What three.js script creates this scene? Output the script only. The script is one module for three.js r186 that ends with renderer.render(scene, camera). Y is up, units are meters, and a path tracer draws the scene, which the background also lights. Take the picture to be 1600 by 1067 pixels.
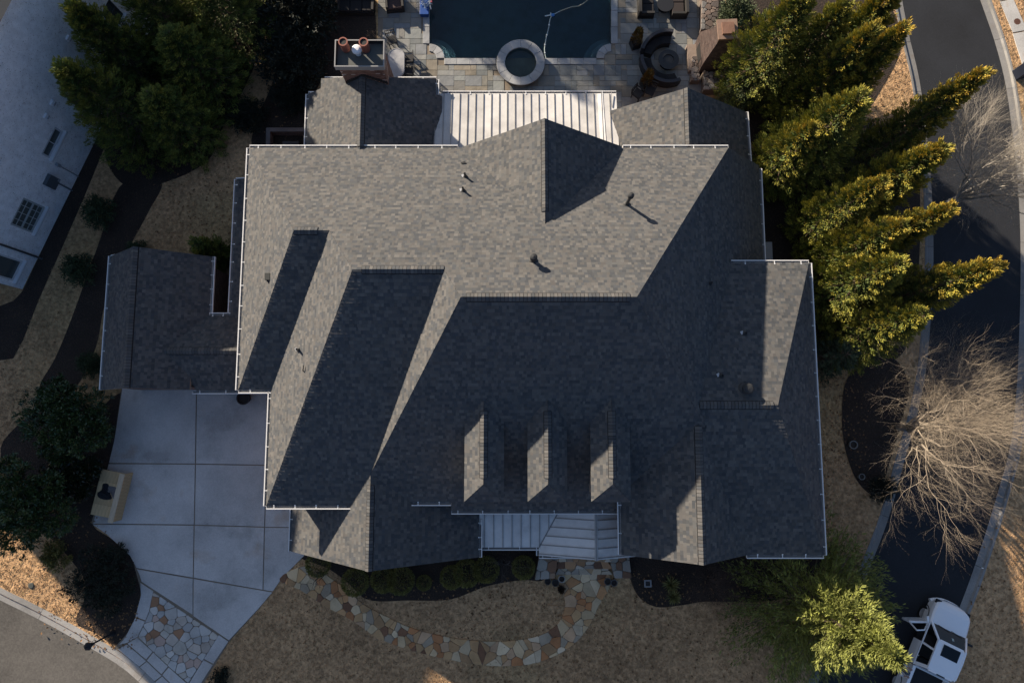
import * as THREE from 'three';
import { MarchingCubes } from 'three/addons/objects/MarchingCubes.js';
import { RoundedBoxGeometry } from 'three/addons/geometries/RoundedBoxGeometry.js';

// ------------------------------------------------------------------ camera, sky, sun, exposure
const F = 1067, CAM_H = 36, TILT = 6.6 * Math.PI / 180, CT = Math.cos(TILT), ST = Math.sin(TILT);
const scene = new THREE.Scene();
const camera = new THREE.PerspectiveCamera(53.13, 1024 / 682, 0.5, 600);
camera.position.set(0, CAM_H, 0);
camera.up.set(0, 0, -1);
camera.lookAt(0, CAM_H - CT * 10, -ST * 10);
scene.add(camera);
const renderer = new THREE.WebGLRenderer({ antialias: true });
renderer.setSize(1024, 682);
renderer.toneMapping = THREE.LinearToneMapping;
renderer.toneMappingExposure = 2.25;
renderer.shadowMap.enabled = true;

const SUN = new THREE.Vector3(-0.686, 0.325, -0.692).normalize();
{ // clear winter sky: deep blue overhead, paler and warmer towards the horizon and the low sun
  const w = 256, h = 128, d = new Float32Array(w * h * 4);
  for (let j = 0; j < h; j++) for (let i = 0; i < w; i++) {
    const th = (j + 0.5) / h * Math.PI, ph = (i + 0.5) / w * 2 * Math.PI - Math.PI; // row 0 is the bottom
    const y = -Math.cos(th), r = Math.sin(th), x = r * Math.cos(ph), z = r * Math.sin(ph);
    const up = Math.max(y, 0), k = Math.pow(1 - up, 3.2), c = Math.max(x * SUN.x + y * SUN.y + z * SUN.z, 0);
    const g = Math.pow(c, 6) * 0.5 + Math.pow(c, 40) * 1.2;
    const o = (j * w + i) * 4, L = 0.165, s2 = Math.pow(0.5 + 0.5 * (x * SUN.x + y * SUN.y + z * SUN.z), 2);
    d[o] = L * (0.10 + 0.60 * k + 0.70 * s2 + g * 1.0); d[o + 1] = L * (0.325 + 0.655 * k + 0.645 * s2 + g * 0.85); d[o + 2] = L * (0.80 + 0.68 * k + 0.55 * s2 + g * 0.6); d[o + 3] = 1;
  }
  const t = new THREE.DataTexture(d, w, h, THREE.RGBAFormat, THREE.FloatType);
  t.mapping = THREE.EquirectangularReflectionMapping; t.magFilter = THREE.LinearFilter; t.minFilter = THREE.LinearFilter; t.needsUpdate = true;
  scene.background = t; scene.environment = t;
}
const sun = new THREE.DirectionalLight(new THREE.Color(1, 0.865, 0.70), 5.0);
sun.position.copy(SUN).multiplyScalar(120); sun.castShadow = true; sun.shadow.radius = 1.6;
Object.assign(sun.shadow.camera, { left: -60, right: 60, top: 60, bottom: -60, near: 1, far: 300 });
sun.shadow.mapSize.set(4096, 4096);
scene.add(sun, sun.target);

// ------------------------------------------------------------------ helpers
// a place in the garden from where the drone picture shows it and how high it stands (y up, metres; z runs towards the street in front)
function W(u, v, y = 0) {
  const a = (u - 800) / F, b = (v - 533.5) / F, k = (CAM_H - y) / (CT + b * ST);
  return new THREE.Vector3(a * k, y, (-ST + b * CT) * k);
}
function onPlane(u, v, p) { let y = 6, q; for (let i = 0; i < 60; i++) { q = W(u, v, y); y = p.a * q.x + p.b * q.z + p.c; } return W(u, v, y); }
const PL = (a, b, c) => ({ a, b, c });                                   // y = a x + b z + c
function meet(p, q, r) {                                                  // the point common to three planes
  const m = new THREE.Matrix3().set(p.a, -1, p.b, q.a, -1, q.b, r.a, -1, r.b).invert();
  const v = new THREE.Vector3(-p.c, -q.c, -r.c).applyMatrix3(m); return v;
}
const meetX = (p, q, x) => { const z = (q.a * x + q.c - p.a * x - p.c) / (p.b - q.b); return new THREE.Vector3(x, p.a * x + p.b * z + p.c, z); };
const atY = (p, q, y) => meet(p, q, PL(0, 0, y));
const on = (p, x, z) => new THREE.Vector3(x, p.a * x + p.b * z + p.c, z);
let seed = 7;
const reseed = (s) => { seed = s | 0; };
const rnd = () => { seed = (seed + 0x6D2B79F5) | 0; let t = Math.imul(seed ^ (seed >>> 15), 1 | seed); t = (t + Math.imul(t ^ (t >>> 7), 61 | t)) ^ t; return ((t ^ (t >>> 14)) >>> 0) / 4294967296; };
const rr = (a, b) => a + (b - a) * rnd();
const V = (x, y, z) => new THREE.Vector3(x, y, z);
const lerp = (a, b, t) => a + (b - a) * t;
const mix3 = (a, b, t) => [lerp(a[0], b[0], t), lerp(a[1], b[1], t), lerp(a[2], b[2], t)];
const mul3 = (a, k) => [a[0] * k, a[1] * k, a[2] * k];

const used = new Map();
function numbered(n) { const k = used.get(n) || 0; used.set(n, k + 1); return k ? n + '_' + String(k).padStart(3, '0') : n; }
function tag(o, label, category, group) { o.userData.label = label; if (category) o.userData.category = category; if (group) o.userData.group = group; return o; }
function thing(name, label, category, pos, turn = 0, group) {
  const o = new THREE.Group(); o.name = numbered(name); if (pos) o.position.copy(pos); o.rotation.y = turn; scene.add(o);
  return tag(o, label, category, group);
}
function structure(o, label) { o.userData.kind = 'structure'; if (label) o.userData.label = label; return o; }
function lit(m) { m.castShadow = true; m.receiveShadow = true; return m; }
function put(name, geo, mat, parent, stuff) {
  const m = lit(new THREE.Mesh(geo, mat)); m.name = parent && parent !== scene ? name : numbered(name); (parent || scene).add(m);
  if (stuff) m.userData.kind = 'stuff'; return m;
}

// collects faces with colour and uv in metres
class Geo {
  constructor() { this.p = []; this.n = []; this.c = []; this.t = []; }
  vert(p, n, c, u, v) { this.p.push(p.x, p.y, p.z); this.n.push(n.x, n.y, n.z); this.c.push(c[0], c[1], c[2]); this.t.push(u, v); }
  tri(a, b, c, col = [1, 1, 1], na, nb, nc, uv) {
    const n = na || V().subVectors(b, a).cross(V().subVectors(c, a)).normalize();
    const ax = Math.abs(n.x), ay = Math.abs(n.y), az = Math.abs(n.z);
    const f = uv || ((p) => ay >= ax && ay >= az ? [p.x, p.z] : ax > az ? [p.z, p.y] : [p.x, p.y]);
    const A = f(a), B = f(b), C = f(c);
    this.vert(a, n, col, A[0], A[1]); this.vert(b, nb || n, col, B[0], B[1]); this.vert(c, nc || n, col, C[0], C[1]);
  }
  quad(a, b, c, d, col, uv) { this.tri(a, b, c, col, null, null, null, uv); this.tri(a, c, d, col, null, null, null, uv); return this; }
  poly(pts, col, uv) { for (let i = 1; i < pts.length - 1; i++) this.tri(pts[0], pts[i], pts[i + 1], col, null, null, null, uv); }
  box(x, y, z, sx, sy, sz, ry = 0, col = [1, 1, 1]) { // centre, size
    const c = Math.cos(ry), s = Math.sin(ry), P = (i, j, k) => V(x + c * i * sx / 2 + s * k * sz / 2, y + j * sy / 2, z - s * i * sx / 2 + c * k * sz / 2);
    const q = (a, b, e, d) => this.quad(P(...a), P(...b), P(...e), P(...d), col);
    q([-1, 1, 1], [1, 1, 1], [1, 1, -1], [-1, 1, -1]); q([-1, -1, -1], [1, -1, -1], [1, -1, 1], [-1, -1, 1]);
    q([-1, -1, 1], [1, -1, 1], [1, 1, 1], [-1, 1, 1]); q([1, -1, -1], [-1, -1, -1], [-1, 1, -1], [1, 1, -1]);
    q([1, -1, 1], [1, -1, -1], [1, 1, -1], [1, 1, 1]); q([-1, -1, -1], [-1, -1, 1], [-1, 1, 1], [-1, 1, -1]); return this;
  }
  beam(a, b, w, h, col = [1, 1, 1], upv = V(0, 1, 0)) { // box from a to b, w across, h along up
    const d = V().subVectors(b, a).normalize(), s = V().crossVectors(d, upv).normalize().multiplyScalar(w / 2), u = V().crossVectors(s, d).normalize().multiplyScalar(h / 2);
    const P = (e, i, j) => V().copy(e).addScaledVector(s, i).addScaledVector(u, j);
    const A = [P(a, -1, -1), P(a, 1, -1), P(a, 1, 1), P(a, -1, 1)], B = [P(b, -1, -1), P(b, 1, -1), P(b, 1, 1), P(b, -1, 1)];
    this.quad(A[0], A[1], A[2], A[3], col); this.quad(B[3], B[2], B[1], B[0], col);
    for (let i = 0; i < 4; i++) { const j = (i + 1) % 4; this.quad(A[i], B[i], B[j], A[j], col); } return this;
  }
  tube(pts, rad, sides = 6, col = [1, 1, 1], cap = false) {
    const rings = [], N = pts.length; let ref = V(0.31, 0.9, 0.27);
    for (let i = 0; i < N; i++) {
      const d = V().subVectors(pts[Math.min(i + 1, N - 1)], pts[Math.max(i - 1, 0)]).normalize();
      if (Math.abs(d.dot(ref)) > 0.95) ref = V(0.9, 0.1, 0.4);
      const s = V().crossVectors(d, ref).normalize(), t = V().crossVectors(s, d), r = Array.isArray(rad) ? rad[i] : rad, ring = [];
      for (let k = 0; k < sides; k++) { const a = k / sides * 2 * Math.PI, n = V().addScaledVector(s, Math.cos(a)).addScaledVector(t, Math.sin(a)); ring.push([V().copy(pts[i]).addScaledVector(n, r), n]); }
      rings.push(ring);
    }
    for (let i = 0; i < N - 1; i++) for (let k = 0; k < sides; k++) {
      const [a, na] = rings[i][k], [b, nb] = rings[i][(k + 1) % sides], [c, nc] = rings[i + 1][(k + 1) % sides], [d, nd] = rings[i + 1][k];
      const f = (p) => [k / sides, p.y]; this.tri(a, c, b, col, na, nc, nb, f); this.tri(a, d, c, col, na, nd, nc, f);
    }
    if (cap) { this.poly(rings[0].map((e) => e[0]), col); this.poly(rings[N - 1].map((e) => e[0]).reverse(), col); }
    return this;
  }
  lathe(prof, x, y, z, seg = 20, col = [1, 1, 1]) { // prof: [r, h] from bottom to top
    for (let i = 0; i < prof.length - 1; i++) for (let k = 0; k < seg; k++) {
      const P = (q, j) => { const a = j / seg * 2 * Math.PI; return V(x + q[0] * Math.cos(a), y + q[1], z + q[0] * Math.sin(a)); };
      const dr = prof[i + 1][0] - prof[i][0], dh = prof[i + 1][1] - prof[i][1];
      const Nn = (j) => { const a = j / seg * 2 * Math.PI; return V(dh * Math.cos(a), -dr, dh * Math.sin(a)).normalize(); };
      const a = P(prof[i], k), b = P(prof[i], k + 1), c = P(prof[i + 1], k + 1), d = P(prof[i + 1], k), n0 = Nn(k), n1 = Nn(k + 1);
      if (prof[i][0] > 1e-6) this.tri(a, c, b, col, n0, n1, n1);
      if (prof[i + 1][0] > 1e-6) this.tri(a, d, c, col, n0, n0, n1);
    } return this;
  }
  slab(poly, y0, y1, col, bev = 0.012, cen) { // poly: [x, z] anticlockwise or not; bevelled flat stone
    let area = 0; poly.forEach((p, i) => { const q = poly[(i + 1) % poly.length]; area += p[0] * q[1] - q[0] * p[1]; });
    if (area > 0) poly = poly.slice().reverse();
    const cx = poly.reduce((s, p) => s + p[0], 0) / poly.length, cz = poly.reduce((s, p) => s + p[1], 0) / poly.length;
    const ins = poly.map((p) => { const dx = p[0] - cx, dz = p[1] - cz, l = Math.hypot(dx, dz) || 1, k = Math.max(0, 1 - bev * 1.4 / l); return [cx + dx * k, cz + dz * k]; });
    const tris = THREE.ShapeUtils.triangulateShape(ins.map((p) => new THREE.Vector2(p[0], p[1])), []);
    for (const t of tris) { const P = t.map((i) => V(ins[i][0], y1, ins[i][1])); const n = V().subVectors(P[1], P[0]).cross(V().subVectors(P[2], P[0])); if (n.y < 0) P.reverse(); this.tri(P[0], P[1], P[2], col); }
    for (let i = 0; i < poly.length; i++) {
      const j = (i + 1) % poly.length, a = poly[i], b = poly[j], e = ins[i], f = ins[j];
      this.quad(V(a[0], y1 - bev, a[1]), V(b[0], y1 - bev, b[1]), V(f[0], y1, f[1]), V(e[0], y1, e[1]), col);
      this.quad(V(a[0], y0, a[1]), V(b[0], y0, b[1]), V(b[0], y1 - bev, b[1]), V(a[0], y1 - bev, a[1]), col);
    } return this;
  }
  get count() { return this.p.length / 9; }
  make(origin) {
    const g = new THREE.BufferGeometry(); const p = new Float32Array(this.p);
    if (origin) for (let i = 0; i < p.length; i += 3) { p[i] -= origin.x; p[i + 1] -= origin.y; p[i + 2] -= origin.z; }
    g.setAttribute('position', new THREE.BufferAttribute(p, 3)); g.setAttribute('normal', new THREE.BufferAttribute(new Float32Array(this.n), 3));
    g.setAttribute('color', new THREE.BufferAttribute(new Float32Array(this.c), 3)); g.setAttribute('uv', new THREE.BufferAttribute(new Float32Array(this.t), 2));
    return g;
  }
}

// flat sheet in plan with holes; uv in metres
function sheet(outer, holes, y) {
  const o = outer.map((p) => new THREE.Vector2(p.x ?? p[0], p.z ?? p[1])), hs = (holes || []).map((h) => h.map((p) => new THREE.Vector2(p.x ?? p[0], p.z ?? p[1])));
  if (THREE.ShapeUtils.area(o) < 0) o.reverse(); hs.forEach((h) => { if (THREE.ShapeUtils.area(h) > 0) h.reverse(); });
  const all = o.concat(...hs), g = new Geo();
  for (const t of THREE.ShapeUtils.triangulateShape(o, hs)) {
    const P = t.map((i) => V(all[i].x, y, all[i].y)); const n = V().subVectors(P[1], P[0]).cross(V().subVectors(P[2], P[0])); if (n.y < 0) P.reverse();
    g.tri(P[0], P[1], P[2]);
  }
  return g.make();
}
const px = (arr, y = 0) => arr.map(([u, v]) => { const q = W(u, v, y); return [q.x, q.z]; });
function smooth(pts, n = 8, closed = false) { // Catmull-Rom through [x, z]
  const c = new THREE.CatmullRomCurve3(pts.map((p) => V(p[0], 0, p[1])), closed, 'centripetal'); return c.getPoints(pts.length * n).slice(0, closed ? -1 : undefined).map((p) => [p.x, p.z]);
}
// Sutherland-Hodgman: subject (any polygon) clipped by a convex polygon, 2-D
function clip(sub, cl) {
  let area = 0; cl.forEach((p, i) => { const q = cl[(i + 1) % cl.length]; area += p[0] * q[1] - q[0] * p[1]; }); if (area < 0) cl = cl.slice().reverse();
  let out = sub;
  for (let i = 0; i < cl.length && out.length; i++) {
    const a = cl[i], b = cl[(i + 1) % cl.length], inp = out; out = [];
    const side = (p) => (b[0] - a[0]) * (p[1] - a[1]) - (b[1] - a[1]) * (p[0] - a[0]);
    for (let j = 0; j < inp.length; j++) {
      const p = inp[j], q = inp[(j + 1) % inp.length], sp = side(p), sq = side(q);
      if (sp >= 0) out.push(p);
      if ((sp >= 0) !== (sq >= 0)) { const t = sp / (sp - sq); out.push([p[0] + (q[0] - p[0]) * t, p[1] + (q[1] - p[1]) * t]); }
    }
  }
  return out;
}
const inside = (p, poly) => { let r = false; for (let i = 0, j = poly.length - 1; i < poly.length; j = i++) { const a = poly[i], b = poly[j]; if ((a[1] > p[1]) !== (b[1] > p[1]) && p[0] < (b[0] - a[0]) * (p[1] - a[1]) / (b[1] - a[1]) + a[0]) r = !r; } return r; };
const area2 = (p) => { let a = 0; p.forEach((q, i) => { const r = p[(i + 1) % p.length]; a += q[0] * r[1] - r[0] * q[1]; }); return Math.abs(a / 2); };

// ------------------------------------------------------------------ surfaces
function fbm(size, f0, oct, s, gain = 0.5) { // periodic value noise, 0..1
  reseed(s * 977 + 13); const out = new Float32Array(size * size); let amp = 1, tot = 0;
  for (let o = 0, f = f0; o < oct; o++, f *= 2, amp *= gain) {
    if (f > size) break;
    const L = new Float32Array(f * f); for (let i = 0; i < L.length; i++) L[i] = rnd(); tot += amp;
    const x0 = new Int32Array(size), x1 = new Int32Array(size), tx = new Float32Array(size);
    for (let i = 0; i < size; i++) { const q = i / size * f, k = Math.floor(q), t = q - k; x0[i] = k % f; x1[i] = (k + 1) % f; tx[i] = t * t * (3 - 2 * t); }
    for (let j = 0; j < size; j++) { const r0 = x0[j] * f, r1 = x1[j] * f, ty = tx[j]; for (let i = 0; i < size; i++) { const a = L[r0 + x0[i]], b = L[r0 + x1[i]], c = L[r1 + x0[i]], d = L[r1 + x1[i]], t = tx[i], e = a + (b - a) * t, g = c + (d - c) * t; out[j * size + i] += amp * (e + (g - e) * ty); } }
  }
  for (let i = 0; i < out.length; i++) out[i] /= tot; return out;
}
const s8 = (x) => { x = Math.min(1, Math.max(0, x)); return 255 * (x <= 0.0031308 ? 12.92 * x : 1.055 * Math.pow(x, 1 / 2.4) - 0.055); };
function tex(size, metres, fn, colour = true) { // fn(i) -> linear rgb or grey; metres per repeat
  const d = new Uint8Array(size * size * 4);
  for (let i = 0; i < size * size; i++) { const c = fn(i, i % size, (i / size) | 0); if (colour) { d[4 * i] = s8(c[0]); d[4 * i + 1] = s8(c[1]); d[4 * i + 2] = s8(c[2]); } else d[4 * i] = d[4 * i + 1] = d[4 * i + 2] = 255 * Math.min(1, Math.max(0, c)); d[4 * i + 3] = 255; }
  const t = new THREE.DataTexture(d, size, size, THREE.RGBAFormat); t.wrapS = t.wrapT = THREE.RepeatWrapping; t.magFilter = THREE.LinearFilter; t.minFilter = THREE.LinearMipmapLinearFilter; t.generateMipmaps = true;
  if (colour) t.colorSpace = THREE.SRGBColorSpace; t.repeat.set(1 / metres, 1 / metres); t.needsUpdate = true; return t;
}
const std = (o) => new THREE.MeshStandardMaterial(Object.assign({ roughness: 0.9, metalness: 0 }, o));
const col = (r, g, b) => new THREE.Color().setRGB(r, g, b);
const M = {};
{
  const S = 2048, a = fbm(S, 6, 5, 1, 0.55), b = fbm(S, 40, 5, 2, 0.6), c = fbm(S, 512, 2, 3, 0.7), e = fbm(S, 9, 4, 4, 0.5);
  M.lawn = std({ roughness: 1, map: tex(S, 70, (i) => { const k = 0.74 + 0.5 * a[i] + 0.5 * (b[i] - 0.5) + 0.95 * (c[i] - 0.5), g = Math.max(0, Math.min(1, (e[i] - 0.54) * 5)) * 0.42; const q = mix3([0.46, 0.285, 0.145], [0.25, 0.21, 0.095], g); return mul3(q, k); }), bumpMap: tex(1024, 9, (i) => 0, false), bumpScale: 0.0 });
  const h = fbm(1024, 64, 4, 5, 0.75);
  M.lawn.bumpMap = tex(1024, 6, (i) => h[i], false); M.lawn.bumpScale = 0.05;
}
{
  const S = 1024, a = fbm(S, 5, 6, 11, 0.6), b = fbm(S, 128, 3, 12, 0.8), c = fbm(S, 256, 2, 13);
  M.mulch = std({ roughness: 1, map: tex(S, 7, (i) => mul3(b[i] > 0.66 ? [0.085, 0.052, 0.034] : [0.040, 0.027, 0.019], 0.5 + 0.6 * a[i] + 0.6 * (c[i] - 0.5))), bumpMap: tex(S, 5, (i) => b[i], false), bumpScale: 0.05 });
  M.asphalt = std({ roughness: 0.85, map: tex(S, 11, (i) => mul3([0.0145, 0.0160, 0.0195], 0.42 + 1.05 * a[i] + 0.45 * (c[i] - 0.5))), bumpMap: tex(S, 4, (i) => c[i], false), bumpScale: 0.006 });
  M.oldRoad = std({ roughness: 0.95, map: tex(S, 16, (i) => mul3([0.135, 0.124, 0.108], 0.30 + 0.95 * a[i] + 0.4 * (c[i] - 0.5))), bumpMap: tex(S, 4, (i) => c[i], false), bumpScale: 0.006 });
  M.concrete = std({ roughness: 0.92, vertexColors: true, map: tex(S, 9, (i, x, y) => { const st = Math.max(0, Math.min(1, (a[(y * S + ((x + 311) % S))] - 0.60) * 6)), ru = Math.max(0, Math.min(1, (a[(((y + 457) % S) * S + x)] - 0.66) * 7)); return mul3(mix3(mix3([0.52, 0.50, 0.475], [0.30, 0.29, 0.27], st * 0.55), [0.42, 0.28, 0.17], ru * 0.4), 0.62 + 0.58 * a[i] + 0.26 * (c[i] - 0.5)); }), bumpMap: tex(S, 3, (i) => c[i], false), bumpScale: 0.003 });
  M.stone = std({ roughness: 0.85, vertexColors: true, map: tex(S, 2.6, (i) => { const k = 0.62 + 0.6 * a[i] + 0.2 * (b[i] - 0.5); return [k, k, k * 0.98]; }), bumpMap: tex(S, 2, (i) => a[i], false), bumpScale: 0.02 });
  M.mortar = std({ roughness: 1, map: tex(S, 3, (i) => mul3([0.20, 0.165, 0.125], 0.6 + 0.8 * a[i])) });
  M.granule = std({ roughness: 0.95, vertexColors: true, map: tex(S, 1.7, (i) => { const k = 0.70 + 0.34 * b[i] + 0.26 * a[i]; return [k, k, k]; }) });
  M.metal = std({ roughness: 0.42, metalness: 0.0, vertexColors: true, map: tex(S, 3.1, (i) => mul3([0.60, 0.585, 0.555], 0.72 + 0.5 * a[i])), roughnessMap: tex(S, 3.1, (i) => 0.75 + 0.5 * (a[i] - 0.5), false) });
  M.paint = std({ roughness: 0.5, vertexColors: true, map: tex(S, 2, (i) => { const k = 0.82 + 0.3 * a[i]; return [k, k, k]; }) });
  M.plain = std({ roughness: 0.75, vertexColors: true });
  M.cloth = std({ roughness: 0.95, vertexColors: true, bumpMap: tex(512, 0.3, (i, x, y) => ((x >> 3) + (y >> 3)) & 1 ? 0.6 : 0.3, false), bumpScale: 0.003 });
  M.glass = new THREE.MeshPhysicalMaterial({ color: col(0.012, 0.015, 0.017), roughness: 0.05, specularIntensity: 0.55 });
  M.car = new THREE.MeshPhysicalMaterial({ color: col(0.78, 0.80, 0.80), roughness: 0.35, clearcoat: 1, clearcoatRoughness: 0.05 });
  M.pane = new THREE.MeshPhysicalMaterial({ color: col(0.075, 0.09, 0.09), roughness: 0.08 });
  M.dark = std({ color: col(0.013, 0.013, 0.014), roughness: 0.6 });
  M.wood = std({ roughness: 0.8, vertexColors: true, map: tex(S, 1.6, (i, x, y) => { const k = 0.66 + 0.5 * a[(y * S + ((x * 9) % S))] + 0.2 * (c[i] - 0.5); return [k, k * 0.97, k * 0.93]; }) });
  M.bark = std({ roughness: 1, vertexColors: true });
  M.leaf = std({ roughness: 0.75, vertexColors: true, side: THREE.DoubleSide });
  M.gloss = std({ roughness: 0.33, vertexColors: true, side: THREE.DoubleSide });
}
{ // running-bond brick: relief and colour; bricks stand well under the size that can be told apart from the air
  const S = 1024, n = fbm(S, 16, 5, 21, 0.6), m = 1.92; // 1.92 m a side: 9 bricks across, 25.6 -> 26 courses
  const cell = (x, y) => { const cy = Math.floor(y / S * 26), fy = y / S * 26 - cy, qx = x / S * 9 + (cy & 1 ? 0.5 : 0), cx = Math.floor(qx) % 9, fx = qx - Math.floor(qx); return [cx, cy, fx < 0.05 || fy < 0.13]; };
  const id = []; reseed(5); for (let i = 0; i < 300; i++) id.push(rnd());
  const bump = tex(S, m, (i, x, y) => (cell(x, y)[2] ? 0 : 0.75) + 0.25 * n[i], false);
  M.brick = std({ roughness: 0.95, map: tex(S, m, (i, x, y) => { const [cx, cy, j] = cell(x, y); const k = id[(cx * 26 + cy) % 300]; return j ? [0.20, 0.18, 0.16] : mul3(mix3([0.15, 0.075, 0.052], [0.27, 0.16, 0.115], k), 0.6 + 0.8 * n[i]); }), bumpMap: bump, bumpScale: 0.012 });
  M.darkBrick = std({ roughness: 0.95, map: M.brick.map, bumpMap: bump, bumpScale: 0.012, color: col(0.30, 0.33, 0.37) });
  const chips = fbm(S, 128, 2, 23);
  M.whiteBrick = std({ roughness: 0.85, vertexColors: true, map: tex(S, m * 2, (i, x, y) => chips[i] > 0.79 ? [0.30, 0.24, 0.21] : mul3([0.90, 0.90, 0.90], 0.80 + 0.4 * n[i])), bumpMap: bump, bumpScale: 0.010 });
}

// ------------------------------------------------------------------ the house: roof planes
const tan = (d) => Math.tan(d * Math.PI / 180);
const HE = 5.2, HL = 2.95;
const zB = W(900, 231, HE).z, xLA = W(378, 480, HE).x, xLB = W(419.5, 700, HE).x, xR = W(1189, 320, HL).x, zFA = W(400, 609.5, HE).z, zFB = W(480, 790.5, HE).z;
const tB = tan(34), PB = PL(0, tB, HE - tB * zB);
const LA = PL(1, 0, HE - xLA), LB = PL(1, 0, HE - xLB), RP = PL(-1, 0, HL + xR);
const rA = onPlane(490, 360, PB), rB = onPlane(620, 421, PB), rC = onPlane(860, 464, PB);
const frontPlane = (r, z, y) => { const s = (r.y - y) / (z - r.z); return PL(0, -s, y + s * z); };
const FA = frontPlane(rA, zFA, HE), FB = frontPlane(rB, zFB, HE);
const yFC = 4.7, zFC = W(850, 798.5, yFC).z, FC = frontPlane(rC, zFC, yFC);
const cL = onPlane(720, 465, PB), LC = PL(1.13, 0, rC.y - 1.13 * cL.x);
const P = {};
P.a0 = atY(PB, LA, HE); P.A1 = meet(PB, LA, FA); P.A2 = meet(PB, FA, LB); P.B1 = meet(PB, FB, LB); P.B2 = meet(PB, FB, LC); P.C1 = meet(PB, FC, LC); P.C2 = meet(PB, FC, RP);
P.k = atY(PB, RP, HE); P.a3 = atY(LA, FA, HE); P.a4 = atY(FA, LB, HE); P.b3 = atY(LB, FB, HE); P.bc = meet(FB, FC, LC);
// front left gable
const G1 = { x: P.bc.x, y: P.bc.y, zf: W(570, 893, P.bc.y).z, yl: 2.9, yr: 3.35 };
G1.xl = W(455, 850, G1.yl).x; G1.xr = W(748.5, 860, G1.yr).x;
const G1L = PL((G1.y - G1.yl) / (G1.x - G1.xl), 0, 0), G1R = PL(-(G1.y - G1.yr) / (G1.xr - G1.x), 0, 0); G1L.c = G1.y - G1L.a * G1.x; G1R.c = G1.y - G1R.a * G1.x;
// front right gable and right block
const ye = 5.3, HK = 7.6, zKB = W(1205, 411, ye).z, kq = W(1216, 633, HK), KB = PL(0, (HK - ye) / (kq.z - zKB), 0); KB.c = ye - KB.b * zKB;
const zKF = W(1230, 867.5, ye).z, KF = PL(0, -(HK - ye) / (zKF - kq.z), 0); KF.c = ye - KF.b * zKF;
const xK = W(1276, 640, ye).x, KR = PL(-(HK - ye) / (xK - kq.x), 0, 0); KR.c = ye - KR.a * xK;
const G2 = { x: W(1099, 883, 7.4).x, y: 7.4, zf: W(1100, 883, 7.4).z };
const G2L = PL(0.72, 0, 0), G2R = PL(-0.84, 0, 0); G2L.c = G2.y - G2L.a * G2.x; G2R.c = G2.y - G2R.a * G2.x;
G2.xl = W(969, 830, 5.0).x; G2.yl = G2L.a * G2.xl + G2L.c;
P.q1 = meet(KB, KF, RP); P.q2 = meet(KB, KF, KR); P.kb0 = atY(KB, RP, ye); P.kb1 = atY(KB, KR, ye); P.kf1 = atY(KF, KR, ye);
P.M = meet(FC, RP, KF); P.N = meet(FC, KF, G2R); P.T2 = meet(FC, G2L, G2R); P.g2r = atY(KF, G2R, ye);
P.g2v = atY(FC, G2L, G2.yl);
// back gable
const bg = onPlane(853, 350, PB), BG = { x: (bg.x + W(850, 185, bg.y).x) / 2, y: bg.y, z: W(850, 185, bg.y).z }; bg.x = BG.x;
const bgl = onPlane(722, 232, PB), bgr = onPlane(971, 235, PB);
const BGL = PL((BG.y - bgl.y) / (BG.x - bgl.x), 0, 0), BGR = PL(-(BG.y - bgr.y) / (bgr.x - BG.x), 0, 0); BGL.c = BG.y - BGL.a * BG.x; BGR.c = BG.y - BGR.a * BG.x;
// back left wing
const W1 = { x: W(563.5, 180, 5.3).x, y: 5.3, z0: -12.25 };
const W1L = PL((5.3 - 2.9) / (W1.x - W(480, 190, 2.9).x), 0, 0), W1R = PL(-W1L.a, 0, 0); W1L.c = 5.3 - W1L.a * W1.x; W1R.c = 5.3 - W1R.a * W1.x;
const zW1 = W(590, 124, 2.9).z, W1B = PL(0, 2.2, 2.9 - 2.2 * zW1), zW1b = W(490, 147, 2.9).z;
// back right wing
const W2 = { x: W(1074, 137, 5.15).x, y: 5.15, zf: W(1073, 137, 5.15).z };
const W2R = PL(-0.70, 0, 0), W2L = PL(0.735, 0, 0); W2R.c = W2.y - W2R.a * W2.x; W2L.c = W2.y - W2L.a * W2.x;
// garage and link
const GA = { x: W(208, 400, 4.78).x, y: 4.78, z0: W(174, 400, 2.9).z, z1: W(158, 609, 2.9).z, xl: W(166, 500, 2.9).x, xr: W(330, 430, 2.77).x };
const GAL = PL((4.78 - 2.9) / (GA.x - GA.xl), 0, 0), GAR = PL(-(4.78 - 2.77) / (GA.xr - GA.x), 0, 0); GAL.c = 4.78 - GAL.a * GA.x; GAR.c = 4.78 - GAR.a * GA.x;
const LK = { z0: W(345, 493, 2.8).z, z1: W(345, 611, 2.8).z, y: 2.8 }; LK.zm = (LK.z0 + LK.z1) / 2; { let y = 4; for (let i = 0; i < 60; i++) { const z = W(345, 547, y).z; y += (z > LK.zm ? -1 : 1) * 0.05 * Math.sign(W(345, 547, 3).z - W(345, 547, 5).z) * -1; } LK.yr = 3.9; }
const LKB = PL(0, (LK.yr - 2.8) / (LK.zm - LK.z0), 0), LKF = PL(0, -(LK.yr - 2.8) / (LK.z1 - LK.zm), 0); LKB.c = LK.yr - LKB.b * LK.zm; LKF.c = LK.yr - LKF.b * LK.zm;
const LT = { x0: W(364, 400, 2.8).x, z0: W(370, 280, 2.8).z, x1: xLA + 0.6 }, LTP = PL(0.3, 0, 2.8 - 0.3 * LT.x0);

const houseOrigin = V(0, 0, 0);
const house = thing('brick_house', 'large brick house under grey shingle hip roofs with three small dormers over the front porch', 'house', houseOrigin);

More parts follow.
